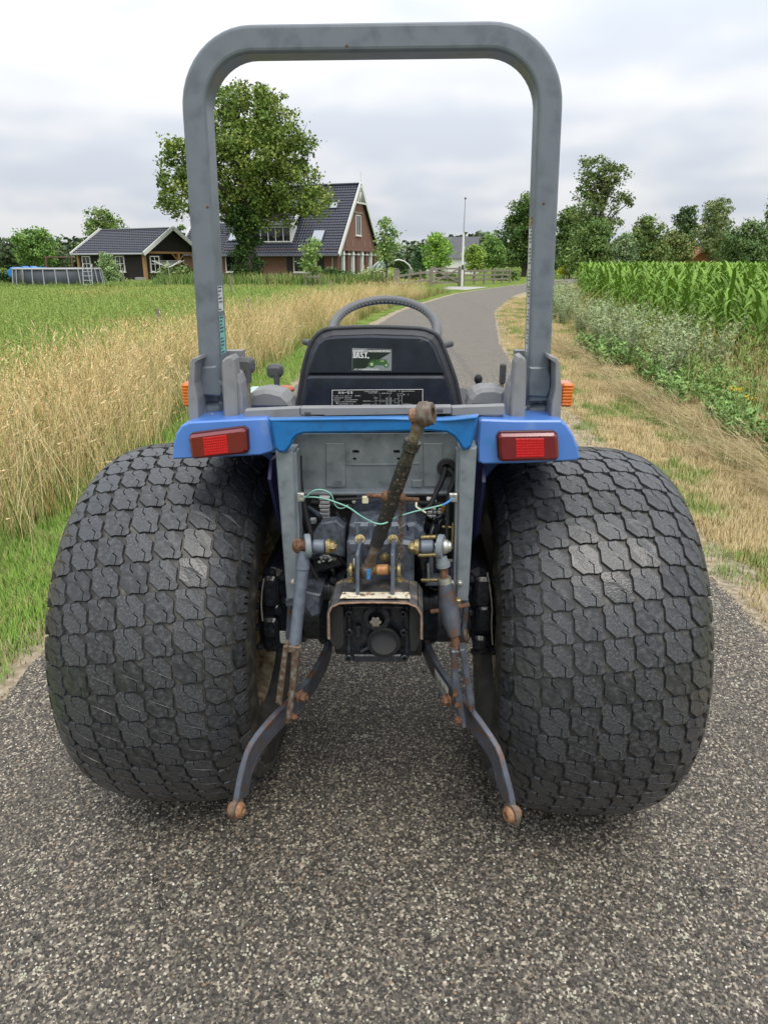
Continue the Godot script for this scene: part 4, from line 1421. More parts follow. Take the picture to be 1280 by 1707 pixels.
	# ---- left lift rod
	b = MB.new()
	var r0 := T(506, 930, 0.43); var r1 := T(491, 1078, 0.47)
	b.rod(T(507, 918, 0.426), T(505, 948, 0.435), 0.0125, 14, 0.0165)
	b.rod(r0 + Vector3(0, -0.01, 0), r1, 0.0148, 16)
	var lr := part("lift_rod", b, blue_grey, t)
	lr.set_meta("label", "blue grey lift rod ending in a rusty fork")
	b = MB.new()
	b.rbox(T(490, 1079, 0.475), Vector3(0.040, 0.018, 0.022), 0.003)
	part("fork_head", b, rusty_b, lr)
	for q in [[[472, 1078, 481, 1076, 469, 1178, 459, 1172]], [[487, 1078, 500, 1079, 489, 1178, 482, 1208, 475, 1206, 481, 1160]]]:
		b = MB.new()
		b.prism(TP(q[0], 0.49), 0.455, 0.49, 0.003)
		part("fork_strap", b, rusty_b, lr)
	b = MB.new()
	b.bolt(T(500, 1160, 0.475), 0.012, 0.018, Vector3(1, -0.1, 0.35))
	b.rod(T(480, 1156, 0.47), T(505, 1161, 0.47), 0.008, 10)
	part("fork_bolt", b, rust, lr)
	b = MB.new()
	b.bolt(T(487, 1194, 0.482), 0.008, 0.012, Vector3(1, -0.1, 0.35))
	part("fork_bolt", b, rust, lr)

	# ---- right lift rod with turnbuckle
	b = MB.new()
	b.rod(T(735, 928, 0.428), T(738, 940, 0.43), 0.013, 14, 0.015)
	b.rod(T(738, 938, 0.43), T(739, 944, 0.43), 0.017, 14)
	var rr := part("adjustable_lift_rod", b, grey, t)
	rr.set_meta("label", "adjustable lift rod with threaded ends and a bulging blue grey sleeve")
	b = MB.new()
	threads(b, T(739, 943, 0.43), T(741, 968, 0.435), 0.0105)
	part("upper_thread", b, rust, rr)
	b = MB.new()
	b.rod(T(740, 963, 0.435), T(742, 973, 0.436), 0.0165, 8)
	part("lock_collar", b, zinc, rr)
	b = MB.new()
	b.tube(PV([T(742, 972, 0.436), T(746, 1003, 0.442), T(748, 1015, 0.445), T(752, 1035, 0.45), T(756, 1052, 0.455), T(757, 1058, 0.456)]), 0.0235, 18, [0.68, 0.98, 1.02, 0.98, 0.72, 0.66])
	part("sleeve", b, rusty, rr)
	b = MB.new()
	threads(b, T(757, 1056, 0.456), T(760, 1084, 0.462), 0.0115)
	part("lower_thread", b, rust, rr)
	b = MB.new()
	b.rod(T(718, 1020, 0.44), T(782, 1008, 0.45), 0.0055, 8)
	part("turning_bar", b, rust, rr)
	b = MB.new()
	b.rbox(T(762, 1003, 0.43), Vector3(0.017, 0.017, 0.016), 0.003)
	part("nut", b, gold, rr)
	b = MB.new()
	b.rbox(T(762, 1087, 0.466), Vector3(0.036, 0.016, 0.022), 0.003)
	part("fork_head", b, rusty_b, rr)
	for q in [[[752, 1086, 759, 1086, 777, 1214, 770, 1215, 753, 1150]], [[766, 1084, 775, 1082, 791, 1172, 788, 1192, 781, 1186]]]:
		b = MB.new()
		b.prism(TP(q[0], 0.49), 0.455, 0.49, 0.003)
		part("fork_strap", b, rusty, rr)
	b = MB.new()
	b.bolt(T(748, 1166, 0.48), 0.012, 0.016, Vector3(-1, -0.1, 0.35))
	b.rod(T(742, 1168, 0.48), T(764, 1164, 0.475), 0.0075, 10)
	part("fork_bolt", b, rust, rr)
	for q in [[760, 1156], [763, 1174], [764, 1200]]:
		b = MB.new()
		b.bolt(T(q[0], q[1], 0.492), 0.0055 if q[1] < 1190 else 0.009, 0.010, Vector3(-0.5, -0.1, 0.8))
		part("fork_bolt", b, rust, rr)

	# ---- lower links: flat bars on edge, cranked outwards
	var lp := [[[549, 1052, 0.10], [543, 1082, 0.16], [518, 1128, 0.30], [489, 1163, 0.40], [455, 1196, 0.47], [420, 1240, 0.535], [405, 1280, 0.565], [397, 1318, 0.59], [394, 1335, 0.60]],
		[[702, 1040, 0.10], [708, 1062, 0.15], [728, 1106, 0.27], [758, 1150, 0.38], [790, 1190, 0.46], [828, 1246, 0.53], [842, 1290, 0.565], [851, 1325, 0.585], [854, 1342, 0.595]]]
	for i in 2:
		var path := []
		for q in lp[i]: path.push_back(T(q[0], q[1], q[2]))
		b = MB.new()
		var sm := smooth_path(path, 3)
		# bar stands on edge: thin sideways, tall upwards
		b.sweep(sm, MB.rrect(0.0145, 0.064, 0.0016, Vector2(0, -0.026), 1), Vector3(0, 1, 0.25), false)
		var ll := part("lower_link", b, rusty, t)
		ll.set_meta("label", "worn lower link arm with rust patches and a ball end")
		var e: Vector3 = path[path.size() - 1] + Vector3(0, -0.022, 0.004)
		b = MB.new()
		ring(b, e, Vector3(1, 0, 0.25 if i == 0 else -0.55), 0.027, 0.016, 0.013, 24)
		part("eye", b, rusty_b, ll)
		b = MB.new()
		var ball_axis := Vector3(1, 0, 0.22 if i == 0 else -0.5).normalized()
		b.xf = Transform3D(Basis(ball_axis.cross(Vector3(0, 0, 1)).normalized(), ball_axis, ball_axis.cross(Vector3(0, 0, 1)).normalized().cross(ball_axis)), e)
		b.lathe(PackedVector2Array([Vector2(0.009, -0.019), Vector2(0.013, -0.019), Vector2(0.0185, -0.012), Vector2(0.0215, 0.0), Vector2(0.0185, 0.012), Vector2(0.013, 0.019), Vector2(0.009, 0.019), Vector2(0.009, -0.019)]), 20, true)
		part("ball", b, patchy("orange_rust", [0.0, .13, .06, .03, .5, .29, .145, .07, 1.0, .40, .27, .18], 0.02, 9.0, 0.7, 0.2, 0.03), ll)
		b = MB.new()
		disc_rod(b, path[0] + Vector3(-0.03, -0.015, 0), path[0] + Vector3(0.03, -0.015, 0), 0.026)
		part("pivot", b, black, ll)
		if i == 1:
			b = MB.new()
			var s0: Vector3 = path[2].lerp(path[3], 0.08); var s1: Vector3 = path[2].lerp(path[3], 0.85)
			var dv := (s1 - s0).normalized()
			var out := dv.cross(Vector3(0, 1, 0.25)).normalized()
			var up := out.cross(dv)
			if out.x > 0.0: out = -out
			if up.y < 0.0: up = -up
			s0 += out * 0.0105; s1 += out * 0.0105
			b.quad(s0 - up * 0.050, s1 - up * 0.050, s1 - up * 0.004, s0 - up * 0.004)
			var lo := part("sticker", b, mat("sticker_white", Color(.62, .62, .6), 0.5, 0.0, 0.1), ll)
			b = MB.new()
			for k in 9:
				var c: Vector3 = s0.lerp(s1, 0.06 + k * 0.1) + out * 0.0006
				var c2: Vector3 = s0.lerp(s1, 0.11 + k * 0.1) + out * 0.0006
				b.quad(c - up * 0.046, c2 - up * 0.046, c2 - up * (0.020 + 0.006 * (k % 3)), c - up * (0.020 + 0.006 * (k % 3)))
			part("print", b, mat("ink", Color(.03, .04, .04), 0.5), lo)

func build_front(t: Node3D, blue: Material, dull_black: Material, rubber: Material, black: Material) -> void:
	var b := MB.new()
	b.rbox(Vector3(0, 0.93, -1.35), Vector3(0.44, 0.34, 1.05), 0.08)
	var h := part("hood", b, blue, t)
	b = MB.new()
	b.rbox(Vector3(0, 0.90, -1.885), Vector3(0.36, 0.24, 0.03), 0.03)
	part("grille", b, dull_black, h)
	b = MB.new()
	b.rbox(Vector3(0, 1.02, -0.80), Vector3(0.34, 0.30, 0.10), 0.04)
	part("dashboard", b, dull_black, t)
	b = MB.new()
	b.rbox(Vector3(0, 0.62, -1.45), Vector3(0.30, 0.30, 0.80), 0.04)
	part("engine", b, black, t)
	b = MB.new()
	b.rod(Vector3(-0.45, 0.33, -1.62), Vector3(0.45, 0.33, -1.62), 0.05, 12)
	part("front_axle", b, black, t)
	for sd in [-1, 1]:
		b = MB.new()
		b.xf = Transform3D(Basis(Vector3(0, 0, 1), -PI / 2 * sd), Vector3.ZERO)
		b.lathe(PackedVector2Array([Vector2(0.16, -0.10), Vector2(0.27, -0.12), Vector2(0.32, -0.10), Vector2(0.335, -0.04), Vector2(0.335, 0.04), Vector2(0.32, 0.10), Vector2(0.27, 0.12), Vector2(0.16, 0.10)]), 32, true)
		var w := part("front_wheel", b, rubber, t)
		w.position = Vector3(0.50 * sd, 0.335, -1.62)
		b = MB.new()
		b.xf = Transform3D(Basis(Vector3(0, 0, 1), -PI / 2 * sd), Vector3.ZERO)
		b.lathe(PackedVector2Array([Vector2(0.0, -0.03), Vector2(0.15, -0.08), Vector2(0.17, -0.09), Vector2(0.17, 0.09), Vector2(0.14, 0.06), Vector2(0.10, 0.02), Vector2(0.0, 0.02)]), 28, true)
		part("rim", b, mats["rim"], w)

# ================================================================ sky
func build_sky() -> void:
	var w := 1024
	var h := 512
	var im := Image.create(w, h, false, Image.FORMAT_RGBF)
	var n1 := FastNoiseLite.new()
	n1.seed = 21; n1.frequency = 0.16; n1.fractal_octaves = 5; n1.fractal_gain = 0.5
	var n2 := FastNoiseLite.new()
	n2.seed = 5; n2.frequency = 0.5; n2.fractal_octaves = 4
	for y in h:
		var el := (0.5 - (y + 0.5) / h) * PI
		for x in w:
			var az := (x + 0.5) / w * TAU
			if el < -0.02:
				im.set_pixel(x, y, Color(0.16, 0.17, 0.13))
				continue
			var s: float = max(sin(el), 0.0)
			# the cloud deck as a layer overhead: rows of cloud flatten towards the horizon
			var k := 1.0 / (s + 0.13)
			var px := cos(az) * cos(el) * k
			var pz := sin(az) * cos(el) * k
			var a := n1.get_noise_2d(px * 3.4 + 40.0, pz * 3.4) * 0.5 + 0.5
			var b := n2.get_noise_2d(px * 3.2, pz * 3.2 + 9.0) * 0.5 + 0.5
			var c: float = clamp((a * 0.7 + b * 0.3 - 0.34) * 3.0, 0.0, 1.0)
			c = c * c * (3.0 - 2.0 * c)
			var base := 0.69 * (1.0 + 2.0 * s) / 1.35            # overcast: brighter towards the zenith
			var dark := Color(0.83, 0.895, 1.0)
			var pale := Color(1.11, 1.125, 1.15)
			var q := dark.lerp(pale, c)
			im.set_pixel(x, y, Color(q.r * base, q.g * base, q.b * base))
	var pm := PanoramaSkyMaterial.new()
	pm.panorama = ImageTexture.create_from_image(im)
	var sky := Sky.new()
	sky.sky_material = pm
	var env := Environment.new()
	env.background_mode = Environment.BG_SKY
	env.sky = sky
	env.background_energy_multiplier = 1.0
	env.tonemap_mode = Environment.TONE_MAPPER_LINEAR
	env.tonemap_exposure = 1.3
	env.sdfgi_enabled = true
	env.ssao_enabled = true
	env.ssil_enabled = true
	var we := WorldEnvironment.new()
	we.name = "environment"
	we.environment = env
	add_child(we)
	var sun := DirectionalLight3D.new()
	sun.name = "sun"
	sun.light_energy = 0.5
	sun.light_color = Color(1.0, 0.97, 0.92)
	sun.light_angular_distance = 25.0
	sun.shadow_enabled = true
	sun.rotation_degrees = Vector3(-62, 25, 0)
	add_child(sun)

# ================================================================ ground and road
const ROAD := [[-8.0, 0.0], [0.0, 0.10], [3.0, 0.13], [7.0, 0.24], [14.4, 0.72], [20.0, 1.45], [25.4, 2.2], [29.0, 2.95], [36.8, 4.75], [40.4, 5.7], [48.0, 8.4], [57.0, 12.1], [75.0, 19.2], [90.0, 24.5], [120.0, 34.0]]

func road_x(d: float) -> float:
	for i in ROAD.size() - 1:
		if d <= ROAD[i + 1][0] or i == ROAD.size() - 2:
			var p0: float = ROAD[max(i - 1, 0)][1]; var p3: float = ROAD[min(i + 2, ROAD.size() - 1)][1]
			var t0: float = ROAD[max(i - 1, 0)][0]; var t3: float = ROAD[min(i + 2, ROAD.size() - 1)][0]
			var a: float = ROAD[i][0]; var b: float = ROAD[i + 1][0]
			var u: float = (d - a) / (b - a)
			var m0: float = (ROAD[i + 1][1] - p0) / max(b - t0, 0.01) * (b - a)
			var m1: float = (p3 - ROAD[i][1]) / max(t3 - a, 0.01) * (b - a)
			var h00 := 2 * u * u * u - 3 * u * u + 1; var h10 := u * u * u - 2 * u * u + u
			var h01 := -2 * u * u * u + 3 * u * u; var h11 := u * u * u - u * u
			return h00 * ROAD[i][1] + h10 * m0 + h01 * ROAD[i + 1][1] + h11 * m1
	return 0.0

# point at forward distance d, offset o sideways from the middle of the road
func R(d: float, o: float, y := 0.0) -> Vector3:
	var x := road_x(d)
	var s := (road_x(d + 0.5) - road_x(d - 0.5))
	var v := Vector2(1.0, s).normalized()      # (forward, right)
	return Vector3(x + o * v.x, y, -(d - o * v.y))

var wob := FastNoiseLite.new()

func ribbon(called: String, d0: float, d1: float, o0: Callable, o1: Callable, y: float, m: Material, step := 0.35, across := 1, crown := 0.0) -> void:
	var b := MB.new()
	var d := d0
	var prev := []
	while d <= d1:
		var rowv := []
		for k in across + 1:
			var u := float(k) / across
			var o: float = lerp(float(o0.call(d)), float(o1.call(d)), u)
			rowv.push_back(R(d, o, y + crown * (1.0 - pow(2.0 * u - 1.0, 2.0))))
		if prev.size():
			for k in across:
				b.quadn(prev[k], prev[k + 1], rowv[k + 1], rowv[k], Vector3.UP, Vector3.UP, Vector3.UP, Vector3.UP)
		prev = rowv
		d += step if d < 14.0 else step * 3.0
	structure(called, b, m)

func build_ground() -> void:
	wob.seed = 3; wob.frequency = 0.6; wob.fractal_octaves = 4
	# meadow
	var mm := StandardMaterial3D.new()
	mm.albedo_texture = ntex("meadow", 0.010, [0.0, .075, .115, .025, .4, .115, .165, .035, .65, .15, .20, .05, 1.0, .19, .225, .065], 1024, 6)
	mm.uv1_triplanar = true
	mm.uv1_world_triplanar = true
	mm.uv1_scale = Vector3.ONE * 0.11
	mm.detail_enabled = true
	mm.detail_blend_mode = BaseMaterial3D.BLEND_MODE_MUL
	mm.detail_uv_layer = BaseMaterial3D.DETAIL_UV_1
	mm.roughness = 0.95
	mm.metallic_specular = 0.1
	var b := MB.new()
	var e := 900.0
	b.quadn(Vector3(-e, 0, 30), Vector3(e, 0, 30), Vector3(e, 0, -1400), Vector3(-e, 0, -1400), Vector3.UP, Vector3.UP, Vector3.UP, Vector3.UP)
	mm.detail_enabled = false
	structure("ground", b, mm)
	# verges
	var dry := patchy("dry_verge", [0.0, .16, .145, .055, .3, .23, .20, .085, .55, .33, .27, .14, .8, .42, .34, .19, 1.0, .50, .42, .26], 0.02, 0.55, 0.95, 0.0, 2.0, 6)
	dry.uv1_world_triplanar = true
	ribbon("verge_right", -3.0, 90.0, func(_d): return 1.45, func(d): return 3.9 + wob.get_noise_1d(d * 2.0) * 0.5, 0.006, dry, 0.3, 2)
	var sand := patchy("sand_edge", [0.0, .16, .13, .085, .4, .27, .22, .15, .75, .37, .31, .225, 1.0, .46, .40, .31], 0.03, 1.1, 0.95, 0.0, 1.5, 6)
	sand.uv1_world_triplanar = true
	ribbon("sandy_edge_left", -3.0, 60.0, func(d): return -1.83 + wob.get_noise_1d(d * 3.0) * 0.16, func(_d): return -1.4, 0.008, sand, 0.12, 1)
	ribbon("sandy_edge_right", -3.0, 60.0, func(_d): return 1.4, func(d): return 1.86 + wob.get_noise_1d(d * 3.0 + 70.0) * 0.2, 0.010, sand, 0.12, 1)
	var soil := patchy("field_soil", [0.0, .04, .03, .018, .5, .075, .055, .035, 1.0, .12, .09, .055], 0.02, 0.6, 0.95, 0.0, 2.0, 5)
	soil.uv1_world_triplanar = true
	ribbon("field_soil", 8.0, 90.0, func(_d): return 5.2, func(_d): return 46.0, 0.012, soil, 2.0, 1)
	# road: chippings in dark binder
	var rm := StandardMaterial3D.new()
	rm.albedo_texture = ntex("chips", 0.18, [0.0, .030, .026, .022, .22, .054, .047, .039, .42, .084, .073, .060, .60, .122, .105, .085, .74, .18, .155, .122, .85, .27, .235, .18, .93, .43, .385, .30, .985, .26, .18, .11], 2048, 1, FastNoiseLite.TYPE_CELLULAR, true, FastNoiseLite.RETURN_CELL_VALUE)
	rm.uv1_triplanar = true
	rm.uv1_world_triplanar = true
	rm.uv1_scale = Vector3.ONE * 0.42
	rm.heightmap_enabled = true
	rm.heightmap_texture = ntex("chips_h", 0.18, [0.0, 1, 1, 1, 0.5, .6, .6, .6, 1.0, 0, 0, 0], 2048, 1, FastNoiseLite.TYPE_CELLULAR, false, FastNoiseLite.RETURN_DISTANCE)
	rm.heightmap_scale = 0.2
	rm.roughness = 0.75
	ribbon("road", -5.0, 118.0, func(d): return -1.60 + wob.get_noise_1d(d * 4.0 + 200.0) * 0.05, func(d): return 1.60 + wob.get_noise_1d(d * 4.0 + 400.0) * 0.06, 0.014, rm, 0.12, 4, 0.012)
	# loose-looking chippings near the camera, each a stone set in the surface
	var stones := pebble_mesh()
	var xs := []
	var cs := PackedColorArray()
	var pal := [[.045, .039, .033, 0.24], [.08, .07, .059, 0.50], [.125, .109, .089, 0.71], [.19, .165, .13, 0.85], [.30, .265, .21, 0.94], [.47, .43, .35, 0.982], [.62, .60, .54, 0.993], [.28, .19, .12, 1.0]]
	for i in 130000:
		var u := rng.randf()
		var d := 0.62 + 3.4 * pow(u, 1.25)
		if d > 4.0: continue
		var o := rng.randf_range(-1.6, 1.62)
		var zc := d * 0.9435 + 0.53
		if abs(o + road_x(d)) > zc * 0.56: continue
		var p := R(d, o, 0.014 + 0.012 * (1.0 - pow(o / 1.6, 2.0)))
		var s := rng.randf_range(0.0019, 0.0036) * (1.35 if rng.randf() < 0.12 else 1.0)
		var bs := Basis.from_euler(Vector3(rng.randf_range(-.25, .25), rng.randf() * TAU, rng.randf_range(-.25, .25))) * Basis.from_scale(Vector3(s * rng.randf_range(0.85, 1.4), s * 0.6, s * rng.randf_range(0.65, 1.0)))
		xs.push_back(Transform3D(bs, p + Vector3(0, -s * 0.08, 0)))
		var r := rng.randf()
		for q in pal:
			if r <= q[3]:
				cs.push_back(vary(q[0], q[1], q[2], 0.25))
				break
	# pale lichen and dark crumbs in clusters
	for i in 190:
		var d0 := 0.66 + 2.6 * rng.randf()
		var o0 := rng.randf_range(-1.1, 1.2)
		var pale := i % 4 != 0
		var k := rng.randi_range(6, 15)
		for j in k:
			var o := o0 + rng.randfn() * 0.0065
			var d := d0 + rng.randfn() * 0.0065
			var s := rng.randf_range(0.0022, 0.004)
			xs.push_back(Transform3D(Basis(Vector3.UP, rng.randf() * TAU).scaled(Vector3(s, s * 0.5, s)), R(d, o, 0.0145 + 0.012 * (1.0 - pow(o / 1.6, 2.0)))))
			cs.push_back(vary(.36, .355, .27, 0.15) if pale else vary(.016, .015, .014, 0.2))
	var sm := StandardMaterial3D.new()
	sm.vertex_color_use_as_albedo = true
	sm.roughness = 0.6
	many("road_chippings", stones, sm, xs, cs, "small grey, cream and brown stone chippings set in the road surface", "chippings")

func pebble_mesh() -> ArrayMesh:
	var b := MB.new()
	var r := RandomNumberGenerator.new()
	r.seed = 9
	var top := []
	var k := 7
	var ring0 := []
	var ring1 := []
	for i in k:
		var a := TAU * i / k + r.randf_range(-.2, .2)
		var q := r.randf_range(0.85, 1.1)
		ring0.push_back(Vector3(cos(a) * q, -0.4, sin(a) * q))
		ring1.push_back(Vector3(cos(a) * q * 0.72, 0.75 + r.randf_range(-.12, .12), sin(a) * q * 0.72))
	var c := Vector3(0.05, 0.95, 0)
	for i in k:
		var j := (i + 1) % k
		b.quad(ring0[j], ring0[i], ring1[i], ring1[j])
		b.tri(ring1[j], ring1[i], c)
	return b.mesh()

# ================================================================ plants
func blade(b: MB, at: Vector3, dir: Vector3, h: float, w: float, bend: float, seg: int, c: Color) -> void:
	var side := Vector3(-dir.z, 0, dir.x).normalized()
	var prev := []
	for i in seg + 1:
		var u := float(i) / seg
		var p := at + Vector3(0, h * (u - 0.22 * bend * u * u), 0) + dir * (h * bend * u * u * 0.8)
		var ww := w * (1.0 - u * 0.92) * 0.5
		var cur := [p - side * ww, p + side * ww]
		if i > 0:
			var nn := (dir * -0.6 + Vector3(0, 0.8, 0)).normalized()
			b.col = c
			b.quadn(prev[0], prev[1], cur[1], cur[0], nn, nn, nn, nn)
		prev = cur

func tuft(seed_: int, count: int, h0: float, h1: float, w: float, spread: float, bend: float, seg: int, heads := 0.0) -> ArrayMesh:
	var r := RandomNumberGenerator.new()
	r.seed = seed_
	var b := MB.new()
	b.colored = true
	for i in count:
		var a := r.randf() * TAU
		var dir := Vector3(cos(a), 0, sin(a))
		var at := Vector3(r.randf_range(-1, 1), 0, r.randf_range(-1, 1)) * spread
		var h := r.randf_range(h0, h1)
		var k := r.randf_range(0.75, 1.15)
		var c := Color(k * r.randf_range(0.92, 1.08), k, k * r.randf_range(0.85, 1.1))
		var bd := bend * r.randf_range(0.2, 1.3)
		blade(b, at, dir, h, w * r.randf_range(0.7, 1.3), bd, seg, c)
		if r.randf() < heads:
			# seed head: a slim spindle of little leaves along the tip
			var tip := at + Vector3(0, h * (1.0 - 0.22 * bd), 0) + dir * (h * bd * 0.8)
			var ax := (dir * bd + Vector3(0, 0.7 - 0.3 * bd, 0)).normalized()
			b.col = Color(c.r * 1.12, c.g * 1.02, c.b * 1.0)
			var l := r.randf_range(0.06, 0.13)
			for s in 7:
				var p := tip + ax * (l * (s / 6.0 - 0.45))
				var sd := Vector3(r.randf_range(-1, 1), r.randf_range(-.3, .6), r.randf_range(-1, 1)).normalized()
				var ww: float = 0.0075 * (1.0 - abs(s / 6.0 - 0.45) * 1.1)
				b.tri(p - ax * 0.004, p + sd * ww + ax * 0.010, p + ax * 0.020)
				b.tri(p, p - sd * ww + ax * 0.008, p + ax * 0.018)
	return b.mesh()

func build_plants() -> void:
	var grass_m := leafy("grass", 0.7, 0.30)
	var xs := []
	var cs := PackedColorArray()
	# ---- tall dry grass along the left side
	for v in 3:
		var me := tuft(100 + v, 16, 0.55, 1.05, 0.0042, 0.12, 0.42, 5, 0.6)
		xs = []; cs = PackedColorArray()
		for i in 2000:
			var u := rng.randf()
			var d := 1.6 + 37.0 * pow(u, 1.7)
			if d > 24.0 and rng.randf() < (d - 24.0) / 16.0: continue
			var near_edge := 2.4 + 0.2 * sin(d * 0.9)
			var o := -(near_edge + 1.75 * pow(rng.randf(), 0.9))
			var p := R(d, o)
			var s := rng.randf_range(0.5, 0.9) * (0.7 if rng.randf() < 0.3 else 1.0)
			if o > -near_edge - 0.35: s *= 0.62
			var lean := Basis.from_euler(Vector3(rng.randf_range(-.25, .25), rng.randf() * TAU, rng.randf_range(-.25, .25)))
			if d > 18.0: s *= 1.05
			xs.push_back(Transform3D(lean.scaled(Vector3(s * (1.0 + d * 0.02), s, s * (1.0 + d * 0.02))), p))
			var dryness := rng.randf()
			cs.push_back(vary(.68, .54, .29, 0.22) if dryness < 0.6 else (vary(.54, .42, .19, 0.22) if dryness < 0.82 else vary(.24, .29, .08, 0.2)))
		many("tall_dry_grass", me, grass_m, xs, cs, "tall straw coloured seeding grass along the meadow side of the road", "grass")
	# long stems leaning over the short grass
	var me_l := tuft(140, 6, 0.8, 1.15, 0.004, 0.2, 1.15, 7, 0.9)
	xs = []; cs = PackedColorArray()
	for i in 330:
		var d := 1.9 + 11.0 * pow(rng.randf(), 1.4)
		xs.push_back(Transform3D(Basis.from_euler(Vector3(rng.randf_range(-.2, .2), rng.randf() * TAU, -0.35 if i % 2 == 0 else 0.0)).scaled(Vector3.ONE * rng.randf_range(0.65, 1.1)), R(d, -rng.randf_range(2.3, 3.6))))
		cs.push_back(vary(.60, .50, .27, 0.12))
	many("leaning_grass", me_l, grass_m, xs, cs, "long pale grass stems arching towards the road verge", "grass")
	# green and brown undergrowth below the straw
	var me_u := tuft(120, 18, 0.18, 0.45, 0.006, 0.10, 0.6, 4)
	xs = []; cs = PackedColorArray()
	for i in 3600:
		var d := 1.4 + 40.0 * pow(rng.randf(), 1.8)
		var o := -(2.3 + 2.0 * rng.randf())
		var s := rng.randf_range(0.6, 1.1)
		xs.push_back(Transform3D(Basis(Vector3.UP, rng.randf() * TAU).scaled(Vector3(s, s, s)), R(d, o)))
		cs.push_back(vary(.16, .23, .05, 0.25) if rng.randf() < 0.6 else vary(.34, .25, .11, 0.25))
	many("undergrowth", me_u, grass_m, xs, cs, "green and brown grass growing low between the tall straw", "grass")
	# ---- short lawn-like grass on both verges
	for v in 2:
		var me := tuft(160 + v, 20, 0.035, 0.085, 0.0035, 0.045, 0.7, 3)
		xs = []; cs = PackedColorArray()
		for i in 10000:
			var d := 1.2 + 14.0 * pow(rng.randf(), 1.7)
			var o := -(1.66 + 0.95 * rng.randf())
			if o > -1.8 and rng.randf() < 0.6: continue
			var s := rng.randf_range(0.7, 1.4)
			xs.push_back(Transform3D(Basis(Vector3.UP, rng.randf() * TAU).scaled(Vector3(s, s, s)), R(d, o)))
			cs.push_back(vary(.20, .335, .06, 0.22) if rng.randf() < 0.86 else vary(.42, .35, .17, 0.2))
		many("verge_grass", me, grass_m, xs, cs, "short green grass between the road and the tall straw", "grass")
		xs = []; cs = PackedColorArray()
		for i in 17000:
			var d := 2.0 + 34.0 * pow(rng.randf(), 1.8)
			var o := 1.66 + 2.3 * rng.randf()
			var nz := wob.get_noise_2d(d * 1.3, o * 2.0)
			if o < 1.85 and rng.randf() < 0.6: continue
			var s := rng.randf_range(0.6, 1.25)
			xs.push_back(Transform3D(Basis(Vector3.UP, rng.randf() * TAU).scaled(Vector3(s * (1 + d * 0.02), s, s * (1 + d * 0.02))), R(d, o)))
			cs.push_back(vary(.19, .27, .065, 0.22) if nz > 0.10 and rng.randf() < 0.8 else vary(.50, .40, .215, 0.2))
		many("mown_dry_grass", me, grass_m, xs, cs, "short parched straw coloured grass beside the road below the maize", "grass")
	# mown stalks lying on the right verge
	var me_h := tuft(180, 10, 0.5, 0.9, 0.0045, 0.10, 0.25, 4, 0.3)
	xs = []; cs = PackedColorArray()
	for i in 520:
		var d := 3.2 + 13.0 * pow(rng.randf(), 1.3)
		var o := 2.75 + rng.randfn() * 0.16
		var bs := Basis.from_euler(Vector3(0, rng.randf_range(-.5, .5) + (PI if rng.randf() < 0.5 else 0.0), 0)) * Basis.from_euler(Vector3(rng.randf_range(1.25, 1.5), 0, 0))
		xs.push_back(Transform3D(bs.scaled(Vector3.ONE * rng.randf_range(0.5, 1.0)), R(d, o, rng.randf_range(0.03, 0.13))))
		cs.push_back(vary(.56, .46, .26, 0.15))
	many("cut_straw", me_h, grass_m, xs, cs, "swathe of pale cut grass stalks lying along the verge", "straw")
	# tall grasses among the weeds on the right
	var me_r := tuft(190, 14, 0.5, 1.0, 0.0045, 0.10, 0.55, 5, 0.6)
	xs = []; cs = PackedColorArray()
	for i in 700:
		var d := 5.0 + 30.0 * pow(rng.randf(), 1.6)
		var o := 3.4 + 2.2 * rng.randf()
		var s := rng.randf_range(0.5, 0.95)
		xs.push_back(Transform3D(Basis.from_euler(Vector3(0, rng.randf() * TAU, rng.randf_range(0.0, 0.35))).scaled(Vector3(s, s, s)), R(d, o)))
		cs.push_back(vary(.50, .40, .19, 0.2) if rng.randf() < 0.6 else vary(.24, .31, .09, 0.2))
	many("field_edge_grass", me_r, grass_m, xs, cs, "tall grass mixed with weeds along the edge of the maize", "grass")
	# meadow tussocks
	for v in 2:
		var me := tuft(210 + v, 16, 0.07, 0.20, 0.007, 0.16, 0.6, 3, 0.1)
		xs = []; cs = PackedColorArray()
		for i in 17000:
			var d := 4.0 + 62.0 * pow(rng.randf(), 1.15)
			var zc := d * 0.9435 + 0.5
			var x := rng.randf_range(-0.60, 0.08) * zc
			var o := x - road_x(d)
			if o > -3.9: continue
			var s := rng.randf_range(0.6, 1.3)
			var k := 1.0 + d * 0.03
			xs.push_back(Transform3D(Basis(Vector3.UP, rng.randf() * TAU).scaled(Vector3(s * k, s, s * k)), Vector3(x, 0, -d)))
			var nz := wob.get_noise_2d(x * 0.15, d * 0.15)
			cs.push_back(vary(.25, .34, .085, 0.2) if nz + rng.randf_range(-.3, .3) < 0.42 else vary(.38, .36, .12, 0.2))
		many("meadow_grass", me, grass_m, xs, cs, "green grass of the meadow in front of the farmhouse", "grass")
	# ---- rank growth in front of the houses
	var me_d := tuft(230, 26, 0.5, 1.1, 0.045, 0.45, 0.5, 4, 0.0)
	xs = []; cs = PackedColorArray()
	for i in 700:
		var px := rng.randf_range(262, 655)
		var d := rng.randf_range(51, 58)
		var s := rng.randf_range(0.6, 1.1)
		xs.push_back(Transform3D(Basis(Vector3.UP, rng.randf() * TAU).scaled(Vector3(s, s, s)), G(px, d)))
		cs.push_back(vary(.12, .20, .045, 0.25) if rng.randf() < 0.75 else vary(.30, .30, .10, 0.2))
